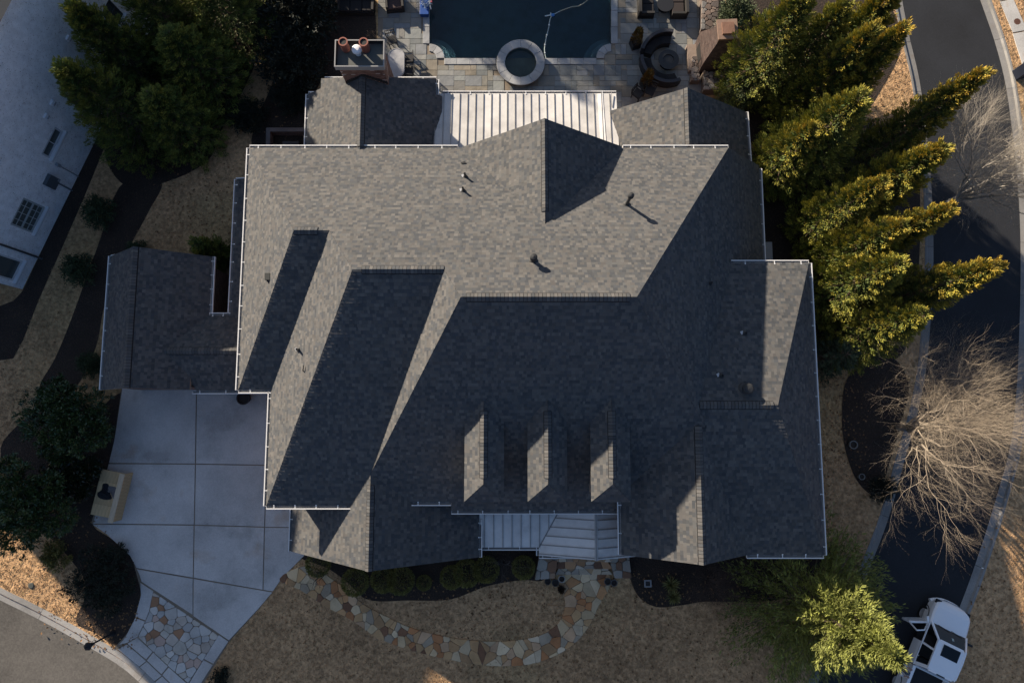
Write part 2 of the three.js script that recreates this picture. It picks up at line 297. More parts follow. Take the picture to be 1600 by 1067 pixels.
// shingles: every tab of every course has its own tone, thickness and butt edge; cut along the edges of its slope
const SH = [[0.076, 0.077, 0.076], [0.092, 0.090, 0.086], [0.061, 0.064, 0.067], [0.104, 0.099, 0.092], [0.085, 0.081, 0.077], [0.055, 0.059, 0.064]];
function shingleGeo(g, pts, plane) {
  const nrm = V(-plane.a, 1, -plane.b).normalize(), up = V(plane.a, 0, plane.b); up.y = plane.a * plane.a + plane.b * plane.b; up.normalize();
  const e = V().crossVectors(up, nrm).normalize(), o = pts[0];
  const P2 = pts.map((p) => { const d = V().subVectors(p, o); return [d.dot(e), d.dot(up)]; });
  let s0 = 1e9, s1 = -1e9, t0 = 1e9, t1 = -1e9; P2.forEach(([s, t]) => { s0 = Math.min(s0, s); s1 = Math.max(s1, s); t0 = Math.min(t0, t); t1 = Math.max(t1, t); });
  const EXP = 0.143;
  const at = (s, t, h) => V().copy(o).addScaledVector(e, s).addScaledVector(up, t).addScaledVector(nrm, h);
  let row = 0;
  for (let t = t0; t < t1; t += EXP, row++) {
    let s = s0 - rr(0, 0.3);
    const tone = rr(0.94, 1.06);
    while (s < s1) {
      const w = rr(0.08, 0.20), hb = rnd() < 0.5 ? 0.016 : 0.009; const cell = clip(P2, [[s, t], [s + w, t], [s + w, t + EXP], [s, t + EXP]]);
      if (cell.length > 2 && area2(cell) > 1e-5) {
        const k = rr(0.84, 1.16) * tone, c = mul3(SH[(rnd() * SH.length) | 0], k);
        const H = (q) => lerp(hb + 0.004, 0.004, (q[1] - t) / EXP);
        const vs = cell.map((q) => at(q[0], q[1], H(q)));
        let n = V().subVectors(vs[1], vs[0]).cross(V().subVectors(vs[2], vs[0])); if (n.dot(nrm) < 0) vs.reverse();
        g.poly(vs, c);
        let lo = 1e9, hi = -1e9; cell.forEach((q) => { if (Math.abs(q[1] - t) < 1e-6) { lo = Math.min(lo, q[0]); hi = Math.max(hi, q[0]); } });
        if (hi > lo) g.quad(at(lo, t, 0), at(hi, t, 0), at(hi, t, hb + 0.004), at(lo, t, hb + 0.004), mul3(c, 0.75));
      }
      s += w;
    }
  }
}
const UNDER = [0.30, 0.26, 0.21];
function slope(pts, plane, parent = house, depth = 0.16, name = 'roof_slope') { // deck with soffit below, shingle courses on top
  pts = pts.map((p) => V(p.x, p.y, p.z));
  const g = new Geo(); const P2 = pts.map((p) => new THREE.Vector2(p.x, p.z));
  for (const t of THREE.ShapeUtils.triangulateShape(P2, [])) { const T = t.map((i) => pts[i]); const n = V().subVectors(T[1], T[0]).cross(V().subVectors(T[2], T[0])); if (n.y < 0) T.reverse(); g.tri(T[0], T[1], T[2], [0.06, 0.06, 0.06]); const D = T.map((q) => V(q.x, q.y - depth, q.z)); g.tri(D[0], D[2], D[1], UNDER); }
  const ccw = THREE.ShapeUtils.area(P2) < 0;
  for (let i = 0; i < pts.length; i++) { let a = pts[i], b = pts[(i + 1) % pts.length]; if (!ccw) [a, b] = [b, a]; g.quad(V(a.x, a.y - depth, a.z), V(b.x, b.y - depth, b.z), b, a, UNDER); }
  const deck = put(name, g.make(), M.plain, parent);
  const s = new Geo(); shingleGeo(s, pts, plane); put('shingle_courses', s.make(), M.granule, deck, true);
  return deck;
}
function capRow(g, a, b, left, right, w = 0.155, lift = 0.06) { // folded cap shingles along a ridge; left/right: slope drop per metre on each side
  const d = V().subVectors(b, a), L = d.length(); d.normalize(); const side = V(-d.z, 0, d.x).normalize();
  const n = Math.max(1, Math.round(L / 0.145)), st = L / n;
  { const K = [0.008, 0.008, 0.009], wv = w + 0.022; for (const [sg, dr] of [[-1, left], [1, right]]) { const o = (q, h) => V(q.x + side.x * sg * wv, q.y + h - dr * wv, q.z + side.z * sg * wv), u = (q, h) => V(q.x, q.y + h, q.z), A = [u(a, lift - 0.012), u(b, lift - 0.012), o(b, lift - 0.02), o(a, lift - 0.02)], B = [o(a, lift - 0.02), o(b, lift - 0.02), o(b, 0), o(a, 0)]; if (sg > 0) { A.reverse(); B.reverse(); } g.quad(...A, K); g.quad(...B, K); } } // black vent strip under the caps
  for (let i = 0; i < n; i++) {
    const c = mul3(SH[(rnd() * 5) | 0], rr(0.9, 1.25)), q0 = V().copy(a).addScaledVector(d, i * st + 0.016), q1 = V().copy(a).addScaledVector(d, (i + 1) * st);
    for (const [sg, dr] of [[-1, left], [1, right]]) {
      const f = (q, h) => V(q.x, q.y + h, q.z), o = (q, h) => V(q.x + side.x * sg * w, q.y + h - dr * w, q.z + side.z * sg * w), bt = (q) => V(q.x + side.x * sg * w, q.y - dr * w - 0.01, q.z + side.z * sg * w);
      const A = f(q0, lift + 0.014), B = f(q1, lift + 0.002), C = o(q1, lift + 0.002), D = o(q0, lift + 0.014);
      const quad = (p, q, r, s) => sg < 0 ? g.quad(p, q, r, s, c) : g.quad(s, r, q, p, c);
      quad(A, B, C, D); quad(D, C, bt(q1), bt(q0)); g.quad(f(q0, lift), A, D, o(q0, lift), mul3(c, 0.7));
    }
  }
}
function ridge(a, b, left, right, parent = house, opt = {}) { const g = new Geo(); capRow(g, a, b, left, right, opt.w, opt.lift); return put('ridge_cap', g.make(), M.granule, parent, true); }
function gutter(a, b, outx, outz, hang = 1.05, parent = house) { // open channel outside the eave a-b with strap hangers
  const g = new Geo(), wcol = [0.68, 0.67, 0.65], inn = [0.20, 0.20, 0.20], off = (q, o, h) => V(q.x + outx * o, q.y + h, q.z + outz * o);
  g.beam(off(a, 0.125, -0.055), off(b, 0.125, -0.055), 0.018, 0.12, wcol);
  g.beam(off(a, 0.122, 0.012), off(b, 0.122, 0.012), 0.044, 0.014, wcol);
  g.beam(off(a, 0.062, -0.11), off(b, 0.062, -0.11), 0.11, 0.008, inn);
  g.beam(off(a, 0.008, -0.06), off(b, 0.008, -0.06), 0.008, 0.11, wcol);
  for (const e of [a, b]) g.beam(off(e, 0.0, -0.05), off(e, 0.13, -0.05), 0.008, 0.11, wcol);
  const o = put('gutter', g.make(), M.plain, parent);
  const L = a.distanceTo(b), n = Math.max(1, Math.round(L / hang));
  for (let i = 0; i < n; i++) { const t = (i + 0.35 + rr(-0.08, 0.08)) / n, q = V().lerpVectors(a, b, t); const m = put('gutter_hanger', hangerGeo, M.plain, o); m.position.copy(off(q, 0.05, 0.012)); m.rotation.y = Math.atan2(outx, outz); }
  return o;
}
const hangerGeo = (() => { const g = new Geo(); g.box(0, 0, 0, 0.032, 0.016, 0.17, 0, [0.72, 0.72, 0.70]); g.box(0, 0.012, -0.08, 0.06, 0.02, 0.05, 0, [0.75, 0.75, 0.74]); return g.make(); })();

slope([P.a0, P.A1, P.A2, P.B1, P.B2, P.C1, P.C2, P.k], PB);
slope([P.a0, P.a3, P.A1], LA); slope([P.A1, P.a3, P.a4, P.A2], FA); slope([P.A2, P.a4, P.b3, P.B1], LB);
const g1fb = atY(FB, G1L, HE), g1fc = atY(FC, G1R, 4.98), c705 = W(705, 795, 4.8).x;
slope([P.B1, P.b3, g1fb, P.bc, P.B2], FB); slope([P.C1, P.B2, P.bc], LC);
const zf4 = (y) => (y - FC.c) / FC.b;
slope([P.C1, P.bc, g1fc, V(c705, 4.98, zf4(4.98)), V(c705, yFC, zFC), V(G2.xl, yFC, zFC), V(G2.xl, G2.yl, P.g2v.z), P.T2, P.N, P.M, P.C2], FC);
const rBack = on(RP, xR, zB);
slope([P.C2, P.M, P.q1, P.kb0, V(xR, HL, P.kb0.z + 0.4), rBack, P.k], RP);
slope([P.kb0, P.q1, P.q2, P.kb1], KB); slope([P.q1, P.M, P.N, P.g2r, P.kf1, P.q2], KF); slope([P.q2, P.kf1, P.kb1], KR);
slope([P.bc, V(G1.x, G1.y, G1.zf), V(G1.xl, G1.yl, G1.zf - 0.28), V(G1.xl, G1.yl, 3.2), V(G1L.a ? (4.4 - G1L.c) / G1L.a : 0, 4.4, 3.2), g1fb], G1L);
slope([P.bc, g1fc, V((4.4 - G1R.c) / G1R.a, 4.4, 3.0), V(G1.xr, G1.yr, 3.0), V(G1.xr, G1.yr, G1.zf - 0.1), V(G1.x, G1.y, G1.zf)], G1R);
slope([P.T2, P.g2v, V(G2.xl, G2.yl, G2.zf), V(G2.x, G2.y, G2.zf)], G2L);
slope([P.T2, V(G2.x, G2.y, G2.zf), on(G2R, P.g2r.x, G2.zf), P.g2r, P.N], G2R);
slope([bg, V(BG.x, BG.y, BG.z), V(bgl.x, bgl.y, BG.z), bgl], BGL); slope([bg, bgr, V(bgr.x, bgr.y, BG.z), V(BG.x, BG.y, BG.z)], BGR);
{ const zr = (5.3 - W1B.c) / W1B.b, xb = W(502, 135, 3.4).x, hb = on(W1L, xb, 0).y, zh = (hb - W1B.c) / W1B.b, xe = W1.x + (5.3 - 2.9) / W1L.a, xl = W1.x - (5.3 - 2.9) / W1L.a, xr2 = W(690, 190, 2.7).x;
  W1.zr = zr; W1.xe = xe; W1.xb = xb; W1.xl = xl;
  slope([V(W1.x, 5.3, W1.z0), V(W1.x, 5.3, zr), V(xb, hb, zh), V(xb, hb, zW1b), V(xl, 2.9, zW1b), V(xl, 2.9, W1.z0)], W1L);
  slope([V(W1.x, 5.3, zr), V(xb, hb, zh), V(xb, 2.9, zW1), V(xe, 2.9, zW1)], W1B);
  slope([V(W1.x, 5.3, W1.z0), V(W1.x, 5.3, zr), V(xe, 2.9, zW1), V(xe, 2.9, zW1b), on(W1R, xr2, zW1b), on(W1R, xr2, W1.z0)], W1R);
  W1.xr2 = xr2;
}
{ const xl = W(945, 200, 2.7).x, xr = W(1168, 210, 2.7).x; W2.xl = xl; W2.xr = xr;
  slope([V(W2.x, W2.y, -12.3), V(W2.x, W2.y, W2.zf), on(W2L, xl, W2.zf), on(W2L, xl, -12.3)], W2L);
  slope([V(W2.x, W2.y, -12.3), on(W2R, xr + 0.15, -12.3), on(W2R, xr, W2.zf), V(W2.x, W2.y, W2.zf)], W2R); }
slope([V(GA.x, GA.y, GA.z0), V(GA.xl, 2.9, GA.z0), V(GA.xl, 2.9, GA.z1), V(GA.x, GA.y, GA.z1)], GAL);
slope([V(GA.x, GA.y, GA.z0), V(GA.x, GA.y, GA.z1), on(GAR, W(300, 610, 2.9).x, GA.z1), on(GAR, W(300, 610, 2.9).x, LK.zm), on(GAR, GA.xr, LK.zm), V(GA.xr, 2.77, GA.z0)], GAR);
{ const gx = (y) => (y - GAR.c) / GAR.a, xe = xLA + 1.2, xe2 = xLB + 0.1;
  LK.xv = gx(LK.yr);
  slope([V(gx(LK.yr), LK.yr, LK.zm), V(gx(2.8), 2.8, LK.z0), V(xe, 2.8, LK.z0), V(xe, LK.yr, LK.zm)], LKB);
  slope([V(gx(LK.yr), LK.yr, LK.zm), V(xe2, LK.yr, LK.zm), V(xe2, 2.8, LK.z1), V(gx(2.8) - 0.35, 2.8, LK.z1)], LKF);
  slope([V(LT.x0, 2.8, LT.z0), V(LT.x0, 2.8, LK.z0), V(LT.x1, on(LTP, LT.x1, 0).y, LK.zm), V(LT.x1, on(LTP, LT.x1, 0).y, LT.z0)], LTP); }

// ridges
const unit = (a, b, t) => V().lerpVectors(a, b, t);
ridge(unit(P.A1, P.A2, 0), unit(P.A1, P.A2, 0.66), tB, -FA.b); ridge(unit(P.B1, P.B2, 0.1), unit(P.B1, P.B2, 1), tB, -FB.b); ridge(unit(P.C1, P.C2, 0.03), unit(P.C1, P.C2, 0.96), tB, -FC.b);
ridge(unit(P.bc, V(G1.x, G1.y, G1.zf), 0.12), V(G1.x, G1.y, G1.zf), -G1R.a, G1L.a); ridge(unit(P.T2, V(G2.x, G2.y, G2.zf), 0.02), V(G2.x, G2.y, G2.zf), -G2R.a, G2L.a);
ridge(P.q1, unit(P.q1, P.q2, 0.94), KB.b, -KF.b); ridge(V(BG.x, BG.y, BG.z), unit(V(BG.x, BG.y, BG.z), bg, 0.88), -BGR.a, BGL.a, house, { w: 0.13 });
ridge(V(W1.x, 5.3, W1.zr), V(W1.x, 5.3, -12.75), -W1R.a, W1L.a, house, { w: 0.16 }); ridge(V(W2.x, W2.y, W2.zf), V(W2.x, W2.y, -12.9), -W2R.a, W2L.a, house, { w: 0.14 });
ridge(V(GA.x, GA.y, GA.z0), V(GA.x, GA.y, GA.z1), -GAR.a, GAL.a); ridge(V(LK.xv, LK.yr, LK.zm), V(xLA + 0.7, LK.yr, LK.zm), LKB.b, -LKF.b);

// gutters
gutter(P.a0, V(bgl.x - 0.2, HE, zB), 0, -1); gutter(P.a0, P.a3, -1, 0); gutter(P.a3, P.a4, 0, 1); gutter(V(xLB, HE, P.a4.z + 0.08), P.b3, -1, 0); gutter(P.b3, g1fb, 0, 1);
gutter(g1fc, V(c705, 4.98, zf4(4.98)), 0, 1); gutter(V(c705, yFC, zFC), V(G2.xl, yFC, zFC), 0, 1); gutter(P.g2v, V(G2.xl, G2.yl, G2.zf), -1, 0); gutter(P.g2r, P.kf1, 0, 1); gutter(P.kf1, P.kb1, 1, 0); gutter(P.kb1, V(P.kb0.x - 0.1, ye, P.kb0.z), 0, -1);
gutter(V(xR, HL, P.kb0.z), V(xR, HL, zB + 0.15), 1, 0); gutter(V(bgr.x + 0.1, HE, zB), V(P.k.x, HE, zB), 0, -1);
gutter(V(G1.xl, G1.yl, 3.4), V(G1.xl, G1.yl, G1.zf - 0.28), -1, 0); gutter(V(G1.xr, G1.yr, 4.6), V(G1.xr, G1.yr, G1.zf - 0.1), 1, 0, 0.5);
gutter(V(W1.xl, 2.9, zW1b), V(W1.xl, 2.9, W1.z0 - 0.5), -1, 0); gutter(V(W1.xl, 2.9, zW1b), V(W1.xb, 2.9, zW1b), 0, -1, 0.5); gutter(V(W1.xb, 2.9, zW1), V(W1.xb, 2.9, zW1b), -1, 0, 0.6); gutter(V(W1.xb, 2.9, zW1), V(W1.x - 1.3, 2.9, zW1), 0, -1); gutter(V(W1.x + 1.3, 2.9, zW1), V(W1.xe, 2.9, zW1), 0, -1, 0.8); gutter(V(W1.xe, 2.9, zW1), V(W1.xe, 2.9, zW1b), 1, 0, 0.6);
gutter(on(W2R, W2.xr, W2.zf), on(W2R, W2.xr + 0.1, zB - 0.2), 1, 0);
gutter(V(GA.xl, 2.9, GA.z0), V(GA.xl, 2.9, GA.z1), -1, 0); gutter(V(GA.xr, 2.77, GA.z0), V(GA.xr, 2.77, LK.z0 - 0.1), 1, 0, 0.8); gutter(V(GA.xr, 2.8, LK.z0), V(LT.x0, 2.8, LK.z0), 0, -1, 0.6); gutter(V(LT.x0, 2.8, LT.z0), V(LT.x0, 2.8, LK.z0 - 0.1), -1, 0); gutter(V(W(300, 611, 2.8).x, 2.8, LK.z1), V(xLB, 2.8, LK.z1), 0, 1);
{ const g = new Geo(); g.beam(V(LT.x0 - 0.02, 2.82, LT.z0 - 0.03), V(LT.x1, 3.0, LT.z0 - 0.03), 0.05, 0.14, [0.6, 0.6, 0.58]); g.beam(V(GA.xl, 2.84, GA.z0 - 0.03), V(GA.xl + 0.35, 2.84 + 0.2, GA.z0 - 0.03), 0.05, 0.12, [0.6, 0.6, 0.58]); put('fascia', g.make(), M.plain, house); }

// brick walls under the eaves
{
  const g = new Geo(), q = (x0, x1, z0, z1, y1, y0 = -0.1) => g.box((x0 + x1) / 2, (y0 + y1) / 2, (z0 + z1) / 2, x1 - x0, y1 - y0, z1 - z0);
  q(xLA + 0.42, P.k.x - 0.35, zB + 0.42, zFA - 0.42, 5.06); q(xLB + 0.42, 0.31, zFA - 0.5, zFB - 0.42, 5.04); q(0.3, P.kb0.x, zFA - 0.5, zFC - 0.42, 4.55);
  q(P.kb0.x - 0.3, xR - 0.4, zB + 0.41, P.kb0.z + 0.5, 2.85); q(P.kb0.x - 2.0, xK - 0.42, zKB + 0.42, zKF - 0.42, 4.85); q(G2.xl + 0.42, P.g2r.x - 0.2, 2.5, G2.zf - 0.4, 4.75);
  q(G1.xl + 0.42, G1.xr - 0.42, 1.5, G1.zf - 0.5, 2.8); q(W1.xb + 0.3, W1.xe - 0.35, zW1 + 0.4, -12.2, 2.8); q(W1.xl + 0.35, W1.xb + 0.31, zW1b + 0.35, -12.2, 2.79); q(W2.xl + 0.4, W2.xr - 0.4, W2.zf + 0.4, -12.2, 2.5);
  q(GA.xl + 0.35, GA.xr - 0.3, GA.z0 + 0.35, GA.z1 - 0.12, 2.7); q(GA.xr - 0.4, xLA + 0.5, LK.z0 + 0.3, LK.z1 - 0.6, 2.7); q(LT.x0 + 0.3, xLA + 0.5, LT.z0 + 0.3, LK.z0 + 0.4, 2.69);
  q(xLA + 0.45, xLB + 0.5, zFA - 1.0, LK.z1 - 0.55, 2.72);
  const gable = (x0, x1, xm, y0, ym, z, t, pl, pr) => { for (const s of [0, 1]) { const zz = z + s * t; const A = V(x0, y0, zz), B = V(x1, y0, zz), Lh = V(x0, pl(x0), zz), Rh = V(x1, pr(x1), zz), T = V(xm, ym, zz); const pts = [A, B, Rh, T, Lh]; g.poly(s === (t > 0 ? 1 : 0) ? pts : pts.slice().reverse(), [1, 1, 1]); } };
  gable(G1.xl + 0.42, G1.xr - 0.42, G1.x, 2.75, G1.y - 0.12, G1.zf - 0.5, -0.2, (x) => G1L.a * x + G1L.c - 0.12, (x) => G1R.a * x + G1R.c - 0.12);
  gable(G2.xl + 0.42, P.g2r.x - 0.2, G2.x, 4.7, G2.y - 0.12, G2.zf - 0.4, -0.2, (x) => G2L.a * x + G2L.c - 0.12, (x) => G2R.a * x + G2R.c - 0.12);
  gable(bgl.x + 0.4, bgr.x - 0.4, BG.x, 4.6, BG.y - 0.12, BG.z + 0.4, 0.2, (x) => BGL.a * x + BGL.c - 0.12, (x) => BGR.a * x + BGR.c - 0.12);
  gable(W2.xl + 0.4, W2.xr - 0.4, W2.x, 2.4, W2.y - 0.12, W2.zf + 0.4, 0.2, (x) => W2L.a * x + W2L.c - 0.12, (x) => W2R.a * x + W2R.c - 0.12);
  gable(GA.xl + 0.35, GA.xr - 0.3, GA.x, 2.6, GA.y - 0.12, GA.z1 - 0.13, -0.2, (x) => GAL.a * x + GAL.c - 0.12, (x) => GAR.a * x + GAR.c - 0.12);
  gable(GA.xl + 0.35, GA.xr - 0.3, GA.x, 2.6, GA.y - 0.12, GA.z0 + 0.3, 0.2, (x) => GAL.a * x + GAL.c - 0.12, (x) => GAR.a * x + GAR.c - 0.12);
  g.quad(V(xR - 0.5, 2.7, zB + 0.43), V(P.k.x - 0.3, 2.7, zB + 0.43), V(P.k.x - 0.3, 5.1, zB + 0.43), V(xR - 0.5, 3.3, zB + 0.43));
  put('wall', g.make(), M.brick, house);
}

// dormers: three alike, hipped to the front
const dTop = onPlane(755, 624, FC), dE = onPlane(725, 659, FC), dR = W(756, 756.5, dTop.y), dF = W(725, 784, dE.y);
const DH = dTop.y - dE.y, DW = dTop.x - W(725, 720, dE.y).x, DZ0 = dTop.z, DZR = dR.z, DZF = dF.z;
for (const u of [755.7, 856.3, 957]) {
  const x = W(u, 690, dTop.y).x, d = new THREE.Group(); d.name = 'dormer'; house.add(d);
  const sl = DH / DW, hp = DH / (DZF - DZR), L = PL(sl, 0, dTop.y - sl * x), R = PL(-sl, 0, dTop.y + sl * x), Fp = PL(0, -hp, dTop.y + hp * DZR);
  const T = V(x, dTop.y, DZ0), Rg = V(x, dTop.y, DZR), l0 = V(x - DW, dE.y, dE.z), r0 = V(x + DW, dE.y, dE.z), l1 = V(x - DW, dE.y, DZF), r1 = V(x + DW, dE.y, DZF);
  const g = new Geo(), s = new Geo();
  for (const [pts, pl] of [[[T, l0, l1, Rg], L], [[T, Rg, r1, r0], R], [[Rg, l1, r1], Fp]]) { g.poly(pts, [0.06, 0.06, 0.06]); g.poly(pts.map((q) => V(q.x, q.y - 0.1, q.z)).reverse(), UNDER); shingleGeo(s, pts, pl); }
  for (const [a, b] of [[l0, l1], [l1, r1], [r1, r0]]) g.quad(V(a.x, a.y - 0.1, a.z), V(b.x, b.y - 0.1, b.z), b, a, UNDER);
  put('roof_deck', g.make(), M.plain, d); put('shingle_courses', s.make(), M.granule, d, true);
  const c = new Geo(); capRow(c, unit(T, Rg, 0.14), unit(T, Rg, 0.93), sl, sl, 0.15); put('ridge_cap', c.make(), M.granule, d, true);
  const w = new Geo(), xl = x - DW + 0.14, xr = x + DW - 0.14, zf = DZF - 0.2;
  w.box(x, dE.y - 1.05, (zf + DZ0) / 2, xr - xl, 2.0, zf - DZ0, 0, [0.30, 0.27, 0.23]); put('dormer_wall', w.make(), M.plain, d);
  const wf = new Geo(); wf.box(x, dE.y - 0.62, zf + 0.02, xr - xl - 0.3, 0.95, 0.05, 0, [0.6, 0.6, 0.58]); put('window_frame', wf.make(), M.plain, d);
  const wp = new Geo(); wp.box(x - 0.26, dE.y - 0.62, zf + 0.05, 0.46, 0.8, 0.02); wp.box(x + 0.26, dE.y - 0.62, zf + 0.05, 0.46, 0.8, 0.02); put('window_pane', wp.make(), M.glass, d);
}

// standing-seam metal roofs: each panel a sheet of its own between upstanding seams
function metalPanel(parent, pts, pl, tone = 1) { // pts of one panel in plan order
  const g = new Geo(), c = [tone, tone, tone]; g.poly(pts, c, (p) => [p.x * 0.9 + p.z * 0.3, p.z]); const n = V().subVectors(pts[1], pts[0]).cross(V().subVectors(pts[2], pts[0])); if (n.y < 0) { g.p.length = g.n.length = g.c.length = g.t.length = 0; g.poly(pts.slice().reverse(), c, (p) => [p.x, p.z]); pts = pts.slice().reverse(); }
  for (let i = 0; i < pts.length; i++) { const a = pts[i], b = pts[(i + 1) % pts.length]; g.quad(V(a.x, a.y - 0.05, a.z), V(b.x, b.y - 0.05, b.z), b, a, c); }
  return put('roof_panel', g.make(), M.metal, parent);
}
function seam(parent, a, b, k = 0.5) { const g = new Geo(); g.beam(V(a.x, a.y + 0.022, a.z), V(b.x, b.y + 0.022, b.z), 0.032, 0.05, [k, k, k]); return put('standing_seam', g.make(), M.metal, parent); }
function metalBand(parent, poly, pl, axis, step, from, tone = [0.93, 1.07]) { // cut a roof polygon ([x, z]) into panels along x ('x') or z ('z')
  let lo = 1e9, hi = -1e9; poly.forEach((q) => { const v = axis === 'x' ? q[0] : q[1]; lo = Math.min(lo, v); hi = Math.max(hi, v); });
  for (let s = from ?? lo; s < hi; s += step) {
    const a = s + 0.012, b = s + step - 0.012, big = 99; const c = clip(poly, axis === 'x' ? [[a, -big], [b, -big], [b, big], [a, big]] : [[-big, a], [big, a], [big, b], [-big, b]]);
    if (c.length > 2 && area2(c) > 0.01) metalPanel(parent, c.map((q) => on(pl, q[0], q[1])), pl, rr(...tone));
    const e = clip(poly, axis === 'x' ? [[s + step - 0.01, -big], [s + step + 0.01, -big], [s + step + 0.01, big], [s + step - 0.01, big]] : [[-big, s + step - 0.01], [big, s + step - 0.01], [big, s + step + 0.01], [-big, s + step + 0.01]]);
    if (e.length > 2) { const w = axis === 'x' ? 1 : 0; let m0 = 1e9, m1 = -1e9; e.forEach((q) => { m0 = Math.min(m0, q[w]); m1 = Math.max(m1, q[w]); }); const Q = (m) => axis === 'x' ? on(pl, s + step, m) : on(pl, m, s + step); if (m1 - m0 > 0.05) seam(parent, Q(m0), Q(m1), 0.4); }
  }
}
{ // back porch
  const bp = new THREE.Group(); bp.name = 'metal_porch_roof'; house.add(bp);
  const z0 = W(830, 146, 2.5).z, pl = PL(0, 0.19, 2.5 - 0.19 * z0), x0 = W1.xr2 - 0.35, x1 = W(963, 150, 2.5).x;
  metalBand(bp, [[x0, z0], [x1, z0], [x1, -12.3], [x0, -12.3]], pl, 'x', 0.405, W(694, 150, 2.5).x - 0.81, [0.78, 0.95]);
  gutter(V(W(692, 146, 2.5).x, 2.5, z0), V(x1, 2.5, z0), 0, -1);
  const g = new Geo(); g.beam(on(pl, W(941, 200, 2.7).x - 0.05, z0 + 0.02), on(pl, W(943, 200, 2.7).x - 0.05, -13.6), 0.26, 0.06, [1.25, 1.25, 1.25]); g.beam(V(W(955, 150, 2.5).x, 2.62, z0), V(W(955, 150, 2.5).x, 2.7, z0 + 0.8), 0.03, 0.04, [0.5, 0.5, 0.5]); put('flashing', g.make(), M.metal, bp);
}
{ // front porch with its own little gable
  const fp = new THREE.Group(); fp.name = 'metal_porch_roof'; house.add(fp);
  const z1 = W(800, 855, 3.0).z, pl = PL(0, -0.23, 3.0 + 0.23 * z1), x0 = G1.xr - 0.6, x1 = G2.xl + 0.5, zt = zFC - 0.6, zg = W(900, 868, 3.0).z;
  const gx = W(931.5, 840, 4.1).x, gl = W(842.5, 862, 3.0).x, s = (4.1 - 3.0) / (gx - gl), gL = PL(s, 0, 4.1 - s * gx), gR = PL(-s, 0, 4.1 + s * gx), gr = gx + (gx - gl);
  const xl = (z) => Math.max(gl, gx - (4.1 - (pl.b * z + pl.c)) / s), xrr = (z) => gx + (gx - xl(z));
  metalBand(fp, [[x0, zt], [xl(zt), zt], [gl, z1], [x0, z1]], pl, 'x', 0.43, W(757, 830, 3.2).x - 0.86, [0.95, 1.1]);
  metalBand(fp, [[xrr(zt), zt], [x1, zt], [x1, z1], [Math.min(gr, x1 - 0.1), z1]], pl, 'x', 0.43, undefined, [0.95, 1.1]);
  metalBand(fp, [[xl(zt), zt], [gx, zt], [gx, zg], [gl, zg], [gl, z1]], gL, 'z', 0.42, zg - 0.5 - 0.42 * 8, [0.95, 1.1]);
  metalBand(fp, [[gx, zt], [xrr(zt), zt], [gr, z1], [gr, zg], [gx, zg]], gR, 'z', 0.42, zg - 0.5 - 0.42 * 8, [0.95, 1.1]);
  const r = new Geo(); r.beam(V(gx, 4.12, zt), V(gx, 4.12, zg + 0.02), 0.14, 0.05, [0.8, 0.8, 0.8]); r.beam(V(gx, 4.15, zt), V(gx, 4.15, zg + 0.03), 0.05, 0.07, [0.45, 0.45, 0.45]); put('metal_ridge', r.make(), M.metal, fp);
  const v = new Geo(); v.beam(V(xl(zt), pl.b * zt + pl.c + 0.01, zt), V(gl, 3.01, z1), 0.05, 0.03, [0.35, 0.35, 0.35]); v.beam(V(xrr(zt), pl.b * zt + pl.c + 0.01, zt), V(gr, 3.01, z1), 0.05, 0.03, [0.35, 0.35, 0.35]); put('valley_flashing', v.make(), M.metal, fp);
  gutter(V(G1.xr - 0.1, 3.0, z1), V(gl - 0.05, 3.0, z1), 0, 1, 1.3); gutter(V(gl, 3.0, z1), V(gl, 3.0, zg), -1, 0, 0.3); gutter(V(gl, 3.0, zg), V(gl + 0.9, 3.0, zg), 0, 1, 0.5); gutter(V(gl + 0.9, 3.0, zg), V(G2.xl + 0.2, 3.0, zg), 0, 1, 2.2);
  const w = new Geo(); for (const x of [gl + 0.25, gx + 2.0]) w.box(x, 1.45, zg - 0.35, 0.3, 2.9, 0.3, 0, [0.6, 0.6, 0.58]); put('porch_column', w.make(), M.plain, fp);
}

